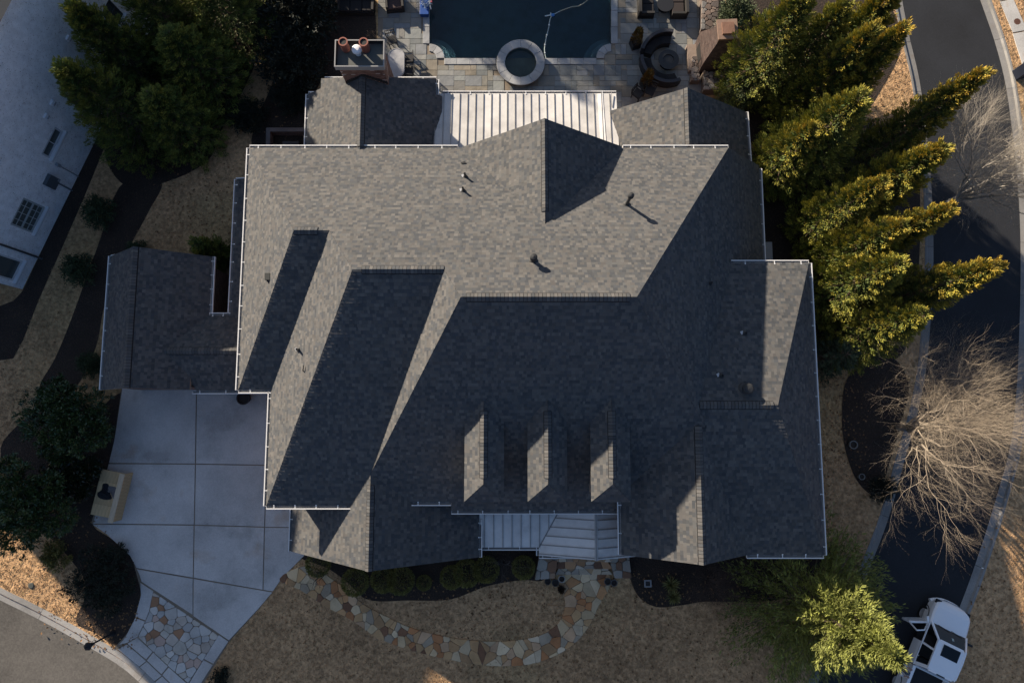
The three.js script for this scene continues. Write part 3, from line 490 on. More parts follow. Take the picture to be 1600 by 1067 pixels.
// chimney with its tray cap, two clay pots and a round vent
{
  const c = new THREE.Group(); c.name = 'chimney'; house.add(c);
  const H = 6.35, zf = W(560, 105, H).z - 0.12, zb = W(560, 63, H).z + 0.1, x0 = W(523, 85, H).x + 0.12, x1 = W(600, 85, H).x - 0.12, xm = (x0 + x1) / 2, zm = (zf + zb) / 2, w = x1 - x0, dpt = zf - zb;
  // every course laid brick by brick; too small from the air to be picked apart singly
  const core = new Geo(); core.box(xm, (H - 0.3) / 2, zm, w - 0.03, H - 0.3, dpt - 0.03, 0, [0.17, 0.155, 0.14]); put('mortar_core', core.make(), M.plain, c);
  const g = new Geo(); let r = 0;
  for (let y = 2.6; y < H - 0.32; y += 0.076, r++) for (const [ax, n, fixed] of [['x', w, zf], ['x', w, zb], ['z', dpt, x1], ['z', dpt, x0]]) {
    for (let s = -(r & 1) * 0.11; s < n; s += 0.215) { const a = Math.max(0, s), b = Math.min(n, s + 0.203); if (b - a < 0.03) continue; const k = rnd(), col = k > 0.93 ? [0.42, 0.36, 0.32] : mul3(mix3([0.13, 0.066, 0.048], [0.26, 0.145, 0.105], rnd()), rr(0.8, 1.2)), o = rr(-0.003, 0.006);
      if (ax === 'x') g.box(x0 + (a + b) / 2, y, fixed + (fixed === zf ? -0.04 + o : 0.04 - o), b - a, 0.066, 0.1, 0, col); else g.box(fixed + (fixed === x1 ? -0.04 + o : 0.04 - o), y, zb + (a + b) / 2, 0.1, 0.066, b - a, 0, col); }
  }
  put('brick_course', g.make(), M.plain, c, true);
  const t = new Geo(), top = H - 0.31; // corbel ring and metal tray
  t.box(xm, top, zm, w + 0.12, 0.1, dpt + 0.12, 0, [0.22, 0.2, 0.18]);
  for (const [x, z, sx, sz] of [[xm, zf + 0.09, w + 0.26, 0.05], [xm, zb - 0.09, w + 0.26, 0.05], [x0 - 0.105, zm, 0.05, dpt + 0.13], [x1 + 0.105, zm, 0.05, dpt + 0.13]]) t.box(x, top + 0.2, z, sx, 0.32, sz, 0, [0.26, 0.26, 0.255]);
  put('cap_tray', t.make(), M.plain, c); { const k = new Geo(); k.box(xm, top + 0.215, zf + 0.058, w + 0.16, 0.29, 0.012, 0, [0.02, 0.022, 0.024]); k.box(xm, top + 0.215, zb - 0.058, w + 0.16, 0.29, 0.012, 0, [0.02, 0.022, 0.024]); k.box(x0 - 0.073, top + 0.215, zm, 0.012, 0.29, dpt + 0.1, 0, [0.02, 0.022, 0.024]); k.box(x1 + 0.073, top + 0.215, zm, 0.012, 0.29, dpt + 0.1, 0, [0.02, 0.022, 0.024]); put('tray_lining', k.make(), M.plain, c); }
  const cr = new Geo(); cr.box(xm, top + 0.08, zm, w + 0.12, 0.06, dpt + 0.12, 0, [0.085, 0.09, 0.082]); put('cement_crown', cr.make(), M.plain, c);
  for (const [u, v] of [[535.5, 65], [567.5, 65.5]]) { const q = W(u, v, H + 0.5), p = new Geo(); p.lathe([[0.19, -0.62], [0.185, -0.1], [0.215, -0.08], [0.215, 0.02], [0.16, 0.02], [0.15, -0.3], [0, -0.3]], q.x, q.y, q.z, 20, [0.26, 0.085, 0.055]); put('chimney_pot', p.make(), M.plain, c); const h = new Geo(); h.lathe([[0.165, -0.02], [0, -0.02]], q.x, q.y, q.z, 20, [0.008, 0.008, 0.008]); put('pot_flue', h.make(), M.plain, c); }
  { const q = W(557, 77, H + 0.18), p = new Geo(); p.lathe([[0.13, -0.42], [0.13, -0.05], [0.23, -0.05], [0.235, 0.0], [0.2, 0.07], [0.12, 0.11], [0, 0.125]], q.x, q.y, q.z, 24, [0.78, 0.78, 0.78]); put('vent_dome', p.make(), M.paint, c); }
  const fl = new Geo(); for (let i = 0; i < 9; i++) { const t0 = i / 9, x = lerp(x0, xm, t0), y = W1L.a * x + W1L.c + 0.12; fl.box(x + w / 36, y, zf + 0.03, w / 17, 0.2, 0.02, 0, [0.02, 0.02, 0.02]); fl.box(2 * xm - x - w / 36, y, zf + 0.03, w / 17, 0.2, 0.02, 0, [0.02, 0.02, 0.02]); } put('step_flashing', fl.make(), M.plain, c);
}

// vents on the slopes
function pipeVent(u, v, pl, h, r, hood) {
  const b = onPlane(u, v, pl), g = new Geo(), k = [0.05, 0.05, 0.05]; g.lathe([[r * 2.2, -0.05], [r * 1.9, 0.05], [r * 1.15, 0.12], [r, 0.14], [r, h], [r * 0.75, h], [r * 0.7, h - 0.1], [0, h - 0.1]], b.x, b.y, b.z, 14, k);
  const m = put('plumbing_vent', g.make(), M.plain, house);
  if (hood) { const q = new Geo(); q.lathe([[r * 1.1, h - 0.02], [r * 1.75, h + 0.02], [r * 1.8, h + 0.16], [r * 1.3, h + 0.24], [0, h + 0.27]], b.x, b.y, b.z, 16, [0.025, 0.026, 0.027]); put('vent_hood', q.make(), M.plain, m); }
  else { const q = new Geo(); q.box(b.x - r * 2.2, b.y + 0.05, b.z - 0.03, r * 2, 0.02, r * 2.4, 0.4, [0.5, 0.5, 0.5]); put('lead_flashing', q.make(), M.plain, m); }
}
pipeVent(727, 276, PB, 0.42, 0.05); pipeVent(724, 298, PB, 0.42, 0.05); pipeVent(979, 319, PB, 1.02, 0.075, true); pipeVent(833, 407, PB, 0.42, 0.085, true); pipeVent(467, 547, LB, 0.36, 0.05); pipeVent(1110, 443, RP, 0.25, 0.05);
pipeVent(1164, 521, KB, 0.2, 0.06); pipeVent(1127, 587, KB, 0.22, 0.06); pipeVent(1164, 608, KB, 0.3, 0.13, true);
{ const b = onPlane(724, 255, PB), g = new Geo(); g.box(b.x, b.y + 0.06, b.z, 0.2, 0.06, 0.09, 0.3, [0.03, 0.03, 0.03]); put('roof_vent', g.make(), M.plain, house); }
{ const b = onPlane(419, 433, LA), g = new Geo(); g.box(b.x, b.y + 0.1, b.z, 0.22, 0.12, 0.3, 0, [0.03, 0.033, 0.03]); g.box(b.x + 0.02, b.y + 0.05, b.z + 0.17, 0.12, 0.1, 0.08, 0, [0.02, 0.02, 0.02]); put('roof_vent', g.make(), M.plain, house); }
{ const b = onPlane(474, 580, LB), g = new Geo(); g.tube([V(b.x, b.y, b.z), V(b.x, b.y + 0.12, b.z - 0.02), V(b.x + 0.03, b.y + 0.16, b.z - 0.12), V(b.x + 0.03, b.y + 0.17, b.z - 0.24)], 0.022, 6, [0.02, 0.02, 0.02], true); put('roof_hook', g.make(), M.plain, house); }

// ------------------------------------------------------------------ ground, roads, drive, paths
// white-painted house next door: its base line, used by the beds too
const nbA = W(34, 452, 0), nbB = W(160, 196, 0), nbDir = V().subVectors(nbB, nbA).normalize();
const roadL = smooth(px([[1380, -160], [1393, -60], [1402, 0], [1414, 60], [1428, 120], [1438, 190], [1446, 270], [1450, 350], [1450, 430], [1446, 500], [1438, 580], [1424, 650], [1404, 720], [1382, 800], [1356, 870], [1322, 950], [1284, 1030], [1250, 1110], [1200, 1230]]), 4);
const roadR = smooth(px([[1490, -160], [1524, -60], [1545, 0], [1566, 60], [1582, 120], [1593, 190], [1602, 270], [1607, 350], [1608, 430], [1606, 520], [1602, 610], [1592, 700], [1572, 775], [1546, 860], [1516, 945], [1480, 1030], [1446, 1110], [1396, 1230]]), 4);
const streetK = smooth(px([[-260, 790], [-140, 855], [0, 929], [53, 955], [135, 1000], [197, 1038], [245, 1082], [320, 1150], [430, 1260]]), 4);
const poolPts = [[671, -60], [671, 70], ...[0, 1, 2, 3, 4, 5].map((i) => { const a = i / 5 * Math.PI / 2; return [671 + 23 * Math.sin(a), 91 - 23 * Math.cos(a) + 2]; }), [932, 91], ...[5, 4, 3, 2, 1, 0].map((i) => { const a = i / 5 * Math.PI / 2; return [955 - 23 * Math.sin(a), 91 - 23 * Math.cos(a) + 2]; }), [955, -60]];
const pool = px(poolPts), spaC = W(813.5, 97, 0.45), spaR = 0.88;
const roadPoly = roadL.concat(roadR.slice().reverse());
const streetOut = streetK.concat([[30, 30], [-40, 40], [-60, 10]]);
const GRASS_FREE = [];
function offset(path, d) { return path.map((p, i) => { const a = path[Math.max(0, i - 1)], b = path[Math.min(path.length - 1, i + 1)], l = Math.hypot(b[0] - a[0], b[1] - a[1]); return [p[0] - (b[1] - a[1]) / l * d, p[1] + (b[0] - a[0]) / l * d]; }); }
{
  GRASS_FREE.push(offset(roadL, 0.18).concat(offset(roadR, -0.18).reverse()), offset(streetK, -0.33).concat([[-9, 34], [-44, 20], [-60, 10]]));
  const hole1 = offset(roadL, 0.05).concat(offset(roadR, -0.05).reverse()), hole2 = offset(streetK, -0.02).concat([[-8, 30], [-45, 30]].slice(0, 0), [[-9, 34], [-44, 20]]);
  const spaHole = []; for (let i = 0; i < 20; i++) { const a = i / 20 * 2 * Math.PI; spaHole.push([spaC.x + 1.1 * Math.cos(a), spaC.z + 1.1 * Math.sin(a)]); }
  structure(put('lawn', sheet([[-150, -150], [150, -150], [150, 150], [-150, 150]], [hole1, hole2, pool], 0), M.lawn));
}
structure(put('road', sheet(roadPoly, [], -0.1), M.asphalt));
structure(put('street', sheet(streetK.concat([[-6, 40], [-60, 40], [-60, 0]]), [], -0.1), M.oldRoad));

// concrete kerb and gutter in cast lengths
function kerb(path, side, name, label, len = 3.0, k = 1, gw = 0.36, kw = 0.16) { // gutter pan on the road side, upstand behind
  const root = structure(new THREE.Group(), label); root.name = numbered(name); scene.add(root);
  const c = new THREE.CatmullRomCurve3(path.map((p) => V(p[0], 0, p[1]))), L = c.getLength(), n = Math.round(L / len);
  const prof = [[gw, -0.085], [0.02, -0.07], [-0.03, 0.0], [-0.05, 0.022], [-kw, 0.022], [-kw - 0.01, -0.2]];
  for (let i = 0; i < n; i++) {
    const g = new Geo(), tone = k * rr(0.86, 1.1), S = 4; let prev;
    for (let j = 0; j <= S; j++) {
      const t = Math.min(1, (i + 0.003 + (j / S) * 0.994) / n), q = c.getPointAt(t), d = c.getTangentAt(t), nx = -d.z * side, nz = d.x * side;
      const ring = prof.map(([o, y]) => V(q.x + nx * o, y, q.z + nz * o));
      if (prev) for (let m = 0; m < prof.length - 1; m++) { const A = [prev[m], prev[m + 1], ring[m + 1], ring[m]]; const nn = V().subVectors(A[1], A[0]).cross(V().subVectors(A[2], A[0])); const good = nn.y > 0 || (Math.abs(nn.y) < 1e-9); if (!good) A.reverse(); g.quad(...A, [tone, tone, tone * 0.98]); }
      prev = ring;
    }
    put('kerb_length', g.make(), M.concrete, root);
  }
}
kerb(roadL, -1, 'kerb', 'grey concrete kerb along the house side of the dark road', 3.0, 0.42);
kerb(roadR, 1, 'kerb', 'grey concrete kerb on the far side of the dark road', 3.0, 0.5);
kerb(streetK, 1, 'kerb', 'pale concrete kerb along the old street at the driveway', 3.0, 0.62, 0.30, 0.30);

// mulch beds
let bedY = 0.004; const bed = (label, pts, sm = 6, y = (bedY += 0.004)) => { const o = smooth(px(pts), sm, true); GRASS_FREE.push(o); return structure(put('mulch_bed', sheet(o, [], y), M.mulch), label); };
const nbBed = [...px([[34, 455], [20, 470], [-60, 500], [-60, 570], [0, 563], [20, 560], [36, 530], [60, 468], [95, 390], [130, 310], [162, 232], [205, 140], [260, 20], [300, -60], [230, -60], [160, 190]])]; GRASS_FREE.push(nbBed); structure(put('mulch_bed', sheet(nbBed, [], 0.006), M.mulch), 'dark mulch strip at the foot of the white house');
bed('dark mulch bed between the tan grass strip and the garage', [[195, 283], [252, 285], [232, 330], [205, 380], [180, 430], [162, 480], [150, 540], [128, 590], [112, 620], [150, 640], [176, 620], [196, 612], [182, 680], [168, 740], [150, 800], [146, 822], [168, 838], [200, 862], [216, 895], [219, 930], [210, 966], [184, 1008], [150, 990], [118, 972], [131, 936], [131, 905], [114, 880], [88, 850], [40, 800], [0, 700], [50, 640], [62, 600], [85, 560], [110, 500], [150, 390]]);
bed('dark mulch below the big evergreens by the white house', [[195, 290], [162, 232], [205, 140], [260, 0], [300, -60], [420, -60], [412, 60], [385, 130], [345, 205], [325, 250], [250, 287]]);
bed('brown leaf-strewn bed left of the patio', [[420, -60], [560, -60], [585, 10], [575, 110], [500, 130], [480, 230], [395, 230], [400, 190], [430, 110]]);
bed('dark bed along the front wall left of the steps', [[462, 840], [462, 866], [512, 888], [545, 912], [572, 936], [640, 938], [705, 936], [760, 916], [818, 906], [850, 905], [850, 840]]);
bed('dark bed along the front wall right of the steps', [[975, 840], [985, 905], [1000, 934], [1025, 948], [1062, 946], [1100, 940], [1190, 940], [1260, 925], [1300, 900], [1300, 860], [1200, 840]]);
bed('dark bed below the row of tall evergreens', [[1130, 130], [1160, 60], [1160, -60], [1330, -60], [1392, 10], [1408, 70], [1370, 150], [1345, 190], [1400, 178], [1434, 200], [1438, 300], [1436, 420], [1425, 520], [1402, 560], [1330, 575], [1285, 580], [1272, 500], [1200, 400], [1185, 250]]);
bed('dark bed below the bare tree at the roadside', [[1328, 585], [1395, 560], [1420, 600], [1408, 660], [1388, 730], [1372, 776], [1346, 760], [1326, 720], [1316, 660]]);

// driveway slabs with open joints over a dark base
{
  const drive = structure(new THREE.Group(), 'pale concrete driveway in front of the garage'); drive.name = 'driveway'; scene.add(drive);
  const base = [[190, 600], [470, 600], [470, 868], [440, 902], [425, 924], [405, 950], [357, 1003], [318, 1067], [300, 1100], [250, 1084], [190, 1030], [178, 1012], [218, 968], [220, 925], [205, 868], [165, 834], [142, 817], [168, 735], [178, 690]];
  GRASS_FREE.push(px(base)); structure(put('joint_base', sheet(px(base), [], 0.010), M.mortar, drive));
  const S = [
    [[192, 600], [306.3, 600], [304.3, 724], [170, 723], [178, 690]], [[308, 600], [417, 600], [415.5, 726], [306, 724]], [[418.6, 600], [475, 600], [475, 727], [417.2, 726]],
    [[169.4, 725], [304.3, 725.8], [302.6, 819.2], [145.5, 817.6]], [[306, 725.8], [415.4, 727.6], [412.6, 822.6], [304.2, 819.4]], [[417, 727.6], [475, 728.6], [475, 823.6], [414.2, 822.8]],
    [[144.6, 819.4], [302.4, 821], [301, 902], [213, 887], [203, 868], [166, 834]], [[304, 821], [412.4, 824.2], [410, 921], [302.6, 902.2]], [[414, 824.2], [475, 825], [475, 868], [441, 902], [426, 923.5], [411.6, 921.2]],
    [[213.5, 889.2], [300.8, 904.2], [300.6, 960], [221, 908.6], [217, 896]], [[302.4, 904.4], [425, 925.4], [405, 949], [357.4, 1000], [302, 962]],
    [[219, 910.5], [239, 923.5], [232.5, 955], [227, 969], [211.5, 963], [220, 930]], [[211, 965.4], [226.2, 971], [214.8, 994.5], [198, 1004], [186, 1007], [196, 995]],
    [[356.4, 1002], [333, 1036.6], [318.6, 1029], [341.6, 992]], [[332.2, 1038.6], [312, 1070], [295, 1068], [317.6, 1031]],
    [[213.6, 996], [238, 1018], [228, 1030], [199, 1005.5]], [[239.2, 1019.4], [262, 1041], [252, 1053], [229.4, 1031.6]], [[263.4, 1042.4], [293, 1069], [281, 1082], [253.4, 1054.4]],
    [[198, 1006.8], [228, 1032.6], [217, 1041], [184, 1014]], [[229, 1033.6], [252, 1055.4], [241, 1064], [218.4, 1042]], [[253, 1056.6], [281, 1084], [270, 1094], [242.4, 1065.4]],
  ];
  S.forEach((s) => { const g = new Geo(), t = rr(0.94, 1.06); g.slab(px(s), 0.0, 0.035, [t, t, t], 0.006); put('concrete_slab', g.make(), M.concrete, drive); });
}

// irregular flagstones: cells around scattered centres, cut by the outline of the path
const FLAG = [[0.66, 0.55, 0.40], [0.54, 0.44, 0.31], [0.60, 0.47, 0.31], [0.50, 0.33, 0.18], [0.44, 0.21, 0.095], [0.20, 0.105, 0.062], [0.38, 0.33, 0.27], [0.52, 0.36, 0.24], [0.46, 0.29, 0.155], [0.62, 0.53, 0.41], [0.50, 0.28, 0.14], [0.42, 0.27, 0.15]];
function flagstones(parent, outline, size, y0, y1, pal = FLAG, gap = 0.022, sizeVar = 0.5) {
  let x0 = 1e9, x1 = -1e9, z0 = 1e9, z1 = -1e9; outline.forEach(([x, z]) => { x0 = Math.min(x0, x); x1 = Math.max(x1, x); z0 = Math.min(z0, z); z1 = Math.max(z1, z); });
  const c = []; let fail = 0;
  while (fail < 900) { const p = [rr(x0, x1), rr(z0, z1)], r = size * rr(1 - sizeVar, 1 + sizeVar * 0.6); if (!inside(p, outline) || c.some((q) => Math.hypot(q[0] - p[0], q[1] - p[1]) < (r + q[2]) / 2)) { fail++; continue; } c.push([p[0], p[1], r]); }
  for (const p of c) {
    let cell = [[p[0] - 2, p[1] - 2], [p[0] + 2, p[1] - 2], [p[0] + 2, p[1] + 2], [p[0] - 2, p[1] + 2]];
    for (const q of c) { if (q === p) continue; const dx = q[0] - p[0], dz = q[1] - p[1], d = Math.hypot(dx, dz); if (d > 3) continue; const w = 0.5 + (p[2] - q[2]) / d * 0.25, m = d * Math.min(0.8, Math.max(0.2, w)) - gap / 2; const ux = dx / d, uz = dz / d, bx = p[0] + ux * m, bz = p[1] + uz * m, B = 6; cell = clip(cell, [[bx - uz * B, bz + ux * B], [bx + uz * B, bz - ux * B], [bx + uz * B - ux * B, bz - ux * B - uz * B], [bx - uz * B - ux * B, bz + ux * B - uz * B]]); }
    if (cell.length < 3) continue; const s = clip(outline, cell); if (s.length < 3 || area2(s) < 0.008) continue;
    const cut = []; s.forEach((v, i) => { const q = s[(i + 1) % s.length], L = Math.hypot(q[0] - v[0], q[1] - v[1]), c = Math.min(0.3, 0.045 / (L + 1e-6)); if (L < 0.02) { cut.push(v); return; } cut.push([lerp(v[0], q[0], c), lerp(v[1], q[1], c)], [lerp(v[0], q[0], 1 - c), lerp(v[1], q[1], 1 - c)]); }); const jag = cut.map((v) => [v[0] + rr(-0.010, 0.010), v[1] + rr(-0.010, 0.010)]);
    const g = new Geo(), h = rr(0, 0.012); g.slab(jag, y0, y1 + h, mul3(pal[(rnd() * pal.length) | 0], rr(0.8, 1.15)), 0.012); put('flagstone', g.make(), M.stone, parent);
  }
}
reseed(31);
{
  const walk = structure(new THREE.Group(), 'curved front walk of mixed brown and cream flagstones'); walk.name = 'front_walk'; scene.add(walk);
  const out = [[436, 905], [470, 922], [505, 945], [548, 968], [590, 996], [640, 1015], [700, 1030], [770, 1040], [830, 1037], [872, 1022], [903, 1000], [924, 972], [936, 945], [951, 920], [952, 898]], inn = [[868, 898], [872, 908], [880, 925], [883, 950], [872, 974], [850, 990], [815, 999], [760, 1002], [700, 995], [640, 980], [608, 965], [570, 945], [520, 905], [478, 884]];
  const o = smooth(px(out.concat(inn)), 4, true);
  GRASS_FREE.push(o); structure(put('mortar_bed', sheet(o, [], 0.012), M.mortar, walk)); flagstones(walk, o, 0.275, 0.0, 0.045, FLAG.map((c) => [c[0] * 1.08, c[1], c[2] * 0.86]), 0.012, 0.75);
  const ap = structure(new THREE.Group(), 'pale flagstone panel across the foot of the driveway'); ap.name = 'driveway_apron'; scene.add(ap);
  const a = px([[239, 925], [341, 993], [317.4, 1030], [294, 1067], [262.5, 1040], [215.5, 995], [227.5, 970], [233.5, 955]]);
  structure(put('mortar_bed', sheet(a, [], 0.014), M.mortar, ap)); flagstones(ap, a, 0.40, 0.0, 0.04, [[0.52, 0.51, 0.49], [0.47, 0.46, 0.44], [0.55, 0.52, 0.48], [0.43, 0.42, 0.40], [0.48, 0.42, 0.36], [0.35, 0.19, 0.105], [0.50, 0.46, 0.40], [0.46, 0.34, 0.28], [0.52, 0.50, 0.47]]);
}
{ // pavement slabs across the road, top right
  const sw = structure(new THREE.Group(), 'pale concrete pavement on the far side of the road'); sw.name = 'sidewalk'; scene.add(sw);
  const A = [[1553, -40], [1563, 2], [1583, 52], [1598, 102], [1612, 160], [1625, 240]], B = [[1573, -42], [1584, -2], [1605, 48], [1622, 98], [1640, 150], [1650, 230]];
  GRASS_FREE.push(px(A.concat(B.slice().reverse())));
  for (let i = 0; i < 5; i++) { const g = new Geo(), t = rr(0.9, 1.08); g.slab(px([[A[i][0], A[i][1] + 1], [B[i][0], B[i][1] + 1], [B[i + 1][0], B[i + 1][1] - 1], [A[i + 1][0], A[i + 1][1] - 1]]), -0.02, 0.03, [t, t, t * 0.97], 0.006); put('concrete_slab', g.make(), M.concrete, sw); }
  const q = W(1590, 34, 0), g = new Geo(); g.lathe([[0.21, 0], [0.21, 0.02], [0.19, 0.03], [0, 0.03]], 0, 0, 0, 24, [0.16, 0.075, 0.05]); const m = put('utility_cover', g.make(), M.plain); m.position.copy(q); tag(m, 'round rusty utility cover in the grass beside the far pavement', 'manhole cover');
}

// ------------------------------------------------------------------ pool terrace
reseed(77);
const PAVE = [[0.215, 0.225, 0.215], [0.19, 0.20, 0.195], [0.235, 0.235, 0.22], [0.205, 0.212, 0.216], [0.235, 0.222, 0.19], [0.17, 0.18, 0.176], [0.225, 0.218, 0.20], [0.24, 0.21, 0.165]];
{
  const t = structure(new THREE.Group(), 'bluestone terrace around the pool'); t.name = 'patio'; scene.add(t);
  const out = px([[592, -95], [1100, -95], [1105, 120], [1090, 250], [700, 250], [580, 250], [580, 110], [590, 60]]);
  GRASS_FREE.push(out, px([[870, 850], [985, 850], [990, 910], [840, 910]])); const x0 = out[0][0] - 0.6, u = 0.31, z0 = W(800, -60, 0).z, nx = 64, nz = 31;
  const copW = 0.36, po = offset(pool, 0), grow = (p, d) => { const cx = W(813, 20, 0).x; return p.map((q) => q); };
  structure(put('paving_base', sheet(out, [pool], 0.008), M.mortar, t));
  const taken = new Set(), inPool = (x, z) => inside([x, z], pool) || Math.hypot(x - spaC.x, z - spaC.z) < 1.05;
  for (let j = 0; j < nz; j++) for (let i = 0; i < nx; i++) {
    if (taken.has(i + ',' + j)) continue; let w = [1, 2, 2, 3][(rnd() * 4) | 0], d = [1, 1, 2, 2][(rnd() * 4) | 0];
    while (w > 1 && taken.has((i + w - 1) + ',' + j)) w--;
    for (let a = 0; a < w; a++) for (let b = 0; b < d; b++) taken.add((i + a) + ',' + (j + b));
    const xa = x0 + i * u, za = z0 + j * u, xb = xa + w * u, zb = za + d * u; const r = [[xa + 0.008, za + 0.008], [xb - 0.008, za + 0.008], [xb - 0.008, zb - 0.008], [xa + 0.008, zb - 0.008]];
    const pts = [[xa, za], [xb, za], [xb, zb], [xa, zb], [(xa + xb) / 2, (za + zb) / 2]]; if (pts.some((p) => inPool(p[0], p[1]))) continue; if (!inside(pts[4], out)) continue;
    const s = clip(out, r); if (s.length < 3 || area2(s) < 0.02) continue;
    const g = new Geo(); g.slab(s, 0.0, 0.030 + rr(0, 0.006), mul3(PAVE[(rnd() * PAVE.length) | 0], rr(0.82, 1.15)), 0.006); put('paving_stone', g.make(), M.stone, t);
  }
}
{ // pool: coping stones, plaster basin, water
  const po = thing('swimming_pool', 'rectangular pool of dark blue water with scalloped corners and grey coping', 'pool', null);
  const basin = new Geo(), B = pool, bc = [0.22, 0.255, 0.26], D = -1.3;
  for (let i = 0; i < B.length; i++) { const a = B[i], b = B[(i + 1) % B.length]; const q = [V(a[0], 0.02, a[1]), V(b[0], 0.02, b[1]), V(b[0], D, b[1]), V(a[0], D, a[1])]; basin.quad(...q, bc); }
  const fl = THREE.ShapeUtils.triangulateShape(B.map((p) => new THREE.Vector2(p[0], p[1])), []); for (const t of fl) { const T = t.map((i) => V(B[i][0], D, B[i][1])); const n = V().subVectors(T[1], T[0]).cross(V().subVectors(T[2], T[0])); if (n.y < 0) T.reverse(); basin.tri(...T, bc); }
  { for (const [u, s] of [[671, 1], [955, -1]]) { const c = W(u, 92, 0), n = 12; for (const [r, y] of [[1.5, -0.75], [1.15, -0.4]]) { const p = [[c.x + s * 0.02, c.z - 0.02]]; for (let i = 0; i <= n; i++) { const a = i / n * Math.PI / 2; p.push([c.x + s * (0.02 + r * Math.sin(a)), c.z - 0.02 - r * Math.cos(a)]); } basin.slab(p, D + 0.01, y, bc, 0.02); } } }
  put('basin', basin.make(), M.stone, po);
  const wm = new THREE.MeshPhysicalMaterial({ color: col(0.6, 0.85, 0.95), roughness: 0.03, transmission: 1, thickness: 1.4, ior: 1.33, attenuationColor: col(0.27, 0.44, 0.50), attenuationDistance: 1.5 });
  const rip = fbm(512, 10, 4, 71); wm.bumpMap = tex(512, 2.2, (i) => rip[i], false); wm.bumpScale = 0.012;
  const w = new Geo(); const wp = B; for (const t of THREE.ShapeUtils.triangulateShape(wp.map((p) => new THREE.Vector2(p[0], p[1])), [])) { const T = t.map((i) => V(wp[i][0], -0.11, wp[i][1])); const n = V().subVectors(T[1], T[0]).cross(V().subVectors(T[2], T[0])); if (n.y < 0) T.reverse(); w.tri(...T); }
  structure(put('pool_water', w.make(), wm, po));
  const cw = 0.36, grey = [0.33, 0.335, 0.34];
  const stone = (poly) => { const g = new Geo(); g.slab(poly, -0.04, 0.062, mul3(grey, rr(0.9, 1.1)), 0.012); put('coping_stone', g.make(), M.stone, po); };
  const run = (a, b, nx, nz, n) => { for (let i = 0; i < n; i++) { const l = (t) => [lerp(a[0], b[0], t), lerp(a[1], b[1], t)], p = l(i / n + 0.002), q = l((i + 1) / n - 0.002); stone([p, q, [q[0] + nx * cw, q[1] + nz * cw], [p[0] + nx * cw, p[1] + nz * cw]]); } };
  const L = px([[671, -60], [671, 69], [694, 91.5], [775, 91.5], [851, 91.5], [932, 91.5], [955, 69], [955, -60]]);
  run(L[1], L[0], -1, 0, 5); run(L[2], L[3], 0, 1, 4); run(L[4], L[5], 0, 1, 4); run(L[7], L[6], 1, 0, 5);
  for (const [cx, cz, sx] of [[L[1][0], L[2][1], 1], [L[6][0], L[5][1], -1]]) for (let i = 0; i < 3; i++) { // rounded corner blocks
    const R = Math.abs(L[2][0] - L[1][0]), r0 = R - 0.42, A = (t) => t * Math.PI / 2, pt = (r, t) => [cx + sx * r * Math.sin(A(t)), cz - r * Math.cos(A(t))]; const a = i / 3 + 0.004, b = (i + 1) / 3 - 0.004, m = (a + b) / 2;
    stone([pt(R + 0.02, a), pt(R + 0.02, m), pt(R + 0.02, b), pt(r0, b), pt(r0, a)]);
  }
  const sp = thing('spa', 'round raised spa with broad grey coping ring beside the pool', 'hot tub', V(spaC.x, 0, spaC.z));
  const sw = new Geo(); sw.lathe([[1.2, -0.3], [1.2, 0.39]], 0, 0, 0, 40, [0.16, 0.155, 0.145]); put('spa_wall', sw.make(), M.stone, sp);
  const bs = new Geo(); bs.lathe([[0.0, -0.55], [0.42, -0.55], [0.44, -0.12], [0.86, -0.10], [0.88, 0.42]].reverse(), 0, 0, 0, 40, [0.13, 0.18, 0.19]); put('basin', bs.make(), M.stone, sp);
  for (let i = 0; i < 12; i++) { const g = new Geo(), a0 = i / 12 * 2 * Math.PI + 0.004, a1 = (i + 1) / 12 * 2 * Math.PI - 0.004, p = []; for (let k = 0; k <= 4; k++) { const a = lerp(a0, a1, k / 4); p.push([1.33 * Math.cos(a), 1.33 * Math.sin(a)]); } for (let k = 4; k >= 0; k--) { const a = lerp(a0, a1, k / 4); p.push([0.86 * Math.cos(a), 0.86 * Math.sin(a)]); } g.slab(p, 0.39, 0.46, mul3([0.35, 0.355, 0.36], rr(0.93, 1.07)), 0.012); put('coping_stone', g.make(), M.stone, sp); }
  const ww = new Geo(); ww.lathe([[0.875, 0.30], [0, 0.30]], 0, 0, 0, 40); structure(put('pool_water', ww.make(), wm, sp));
  for (const s of [-1, 1]) { const g = new Geo(); g.lathe([[0.09, 0], [0.08, 0.03], [0.04, 0.035], [0, 0.02]], 0.21 * s, -0.548, 0.16, 16, [0.2, 0.22, 0.22]); put('drain_cover', g.make(), M.plain, sp); }
}

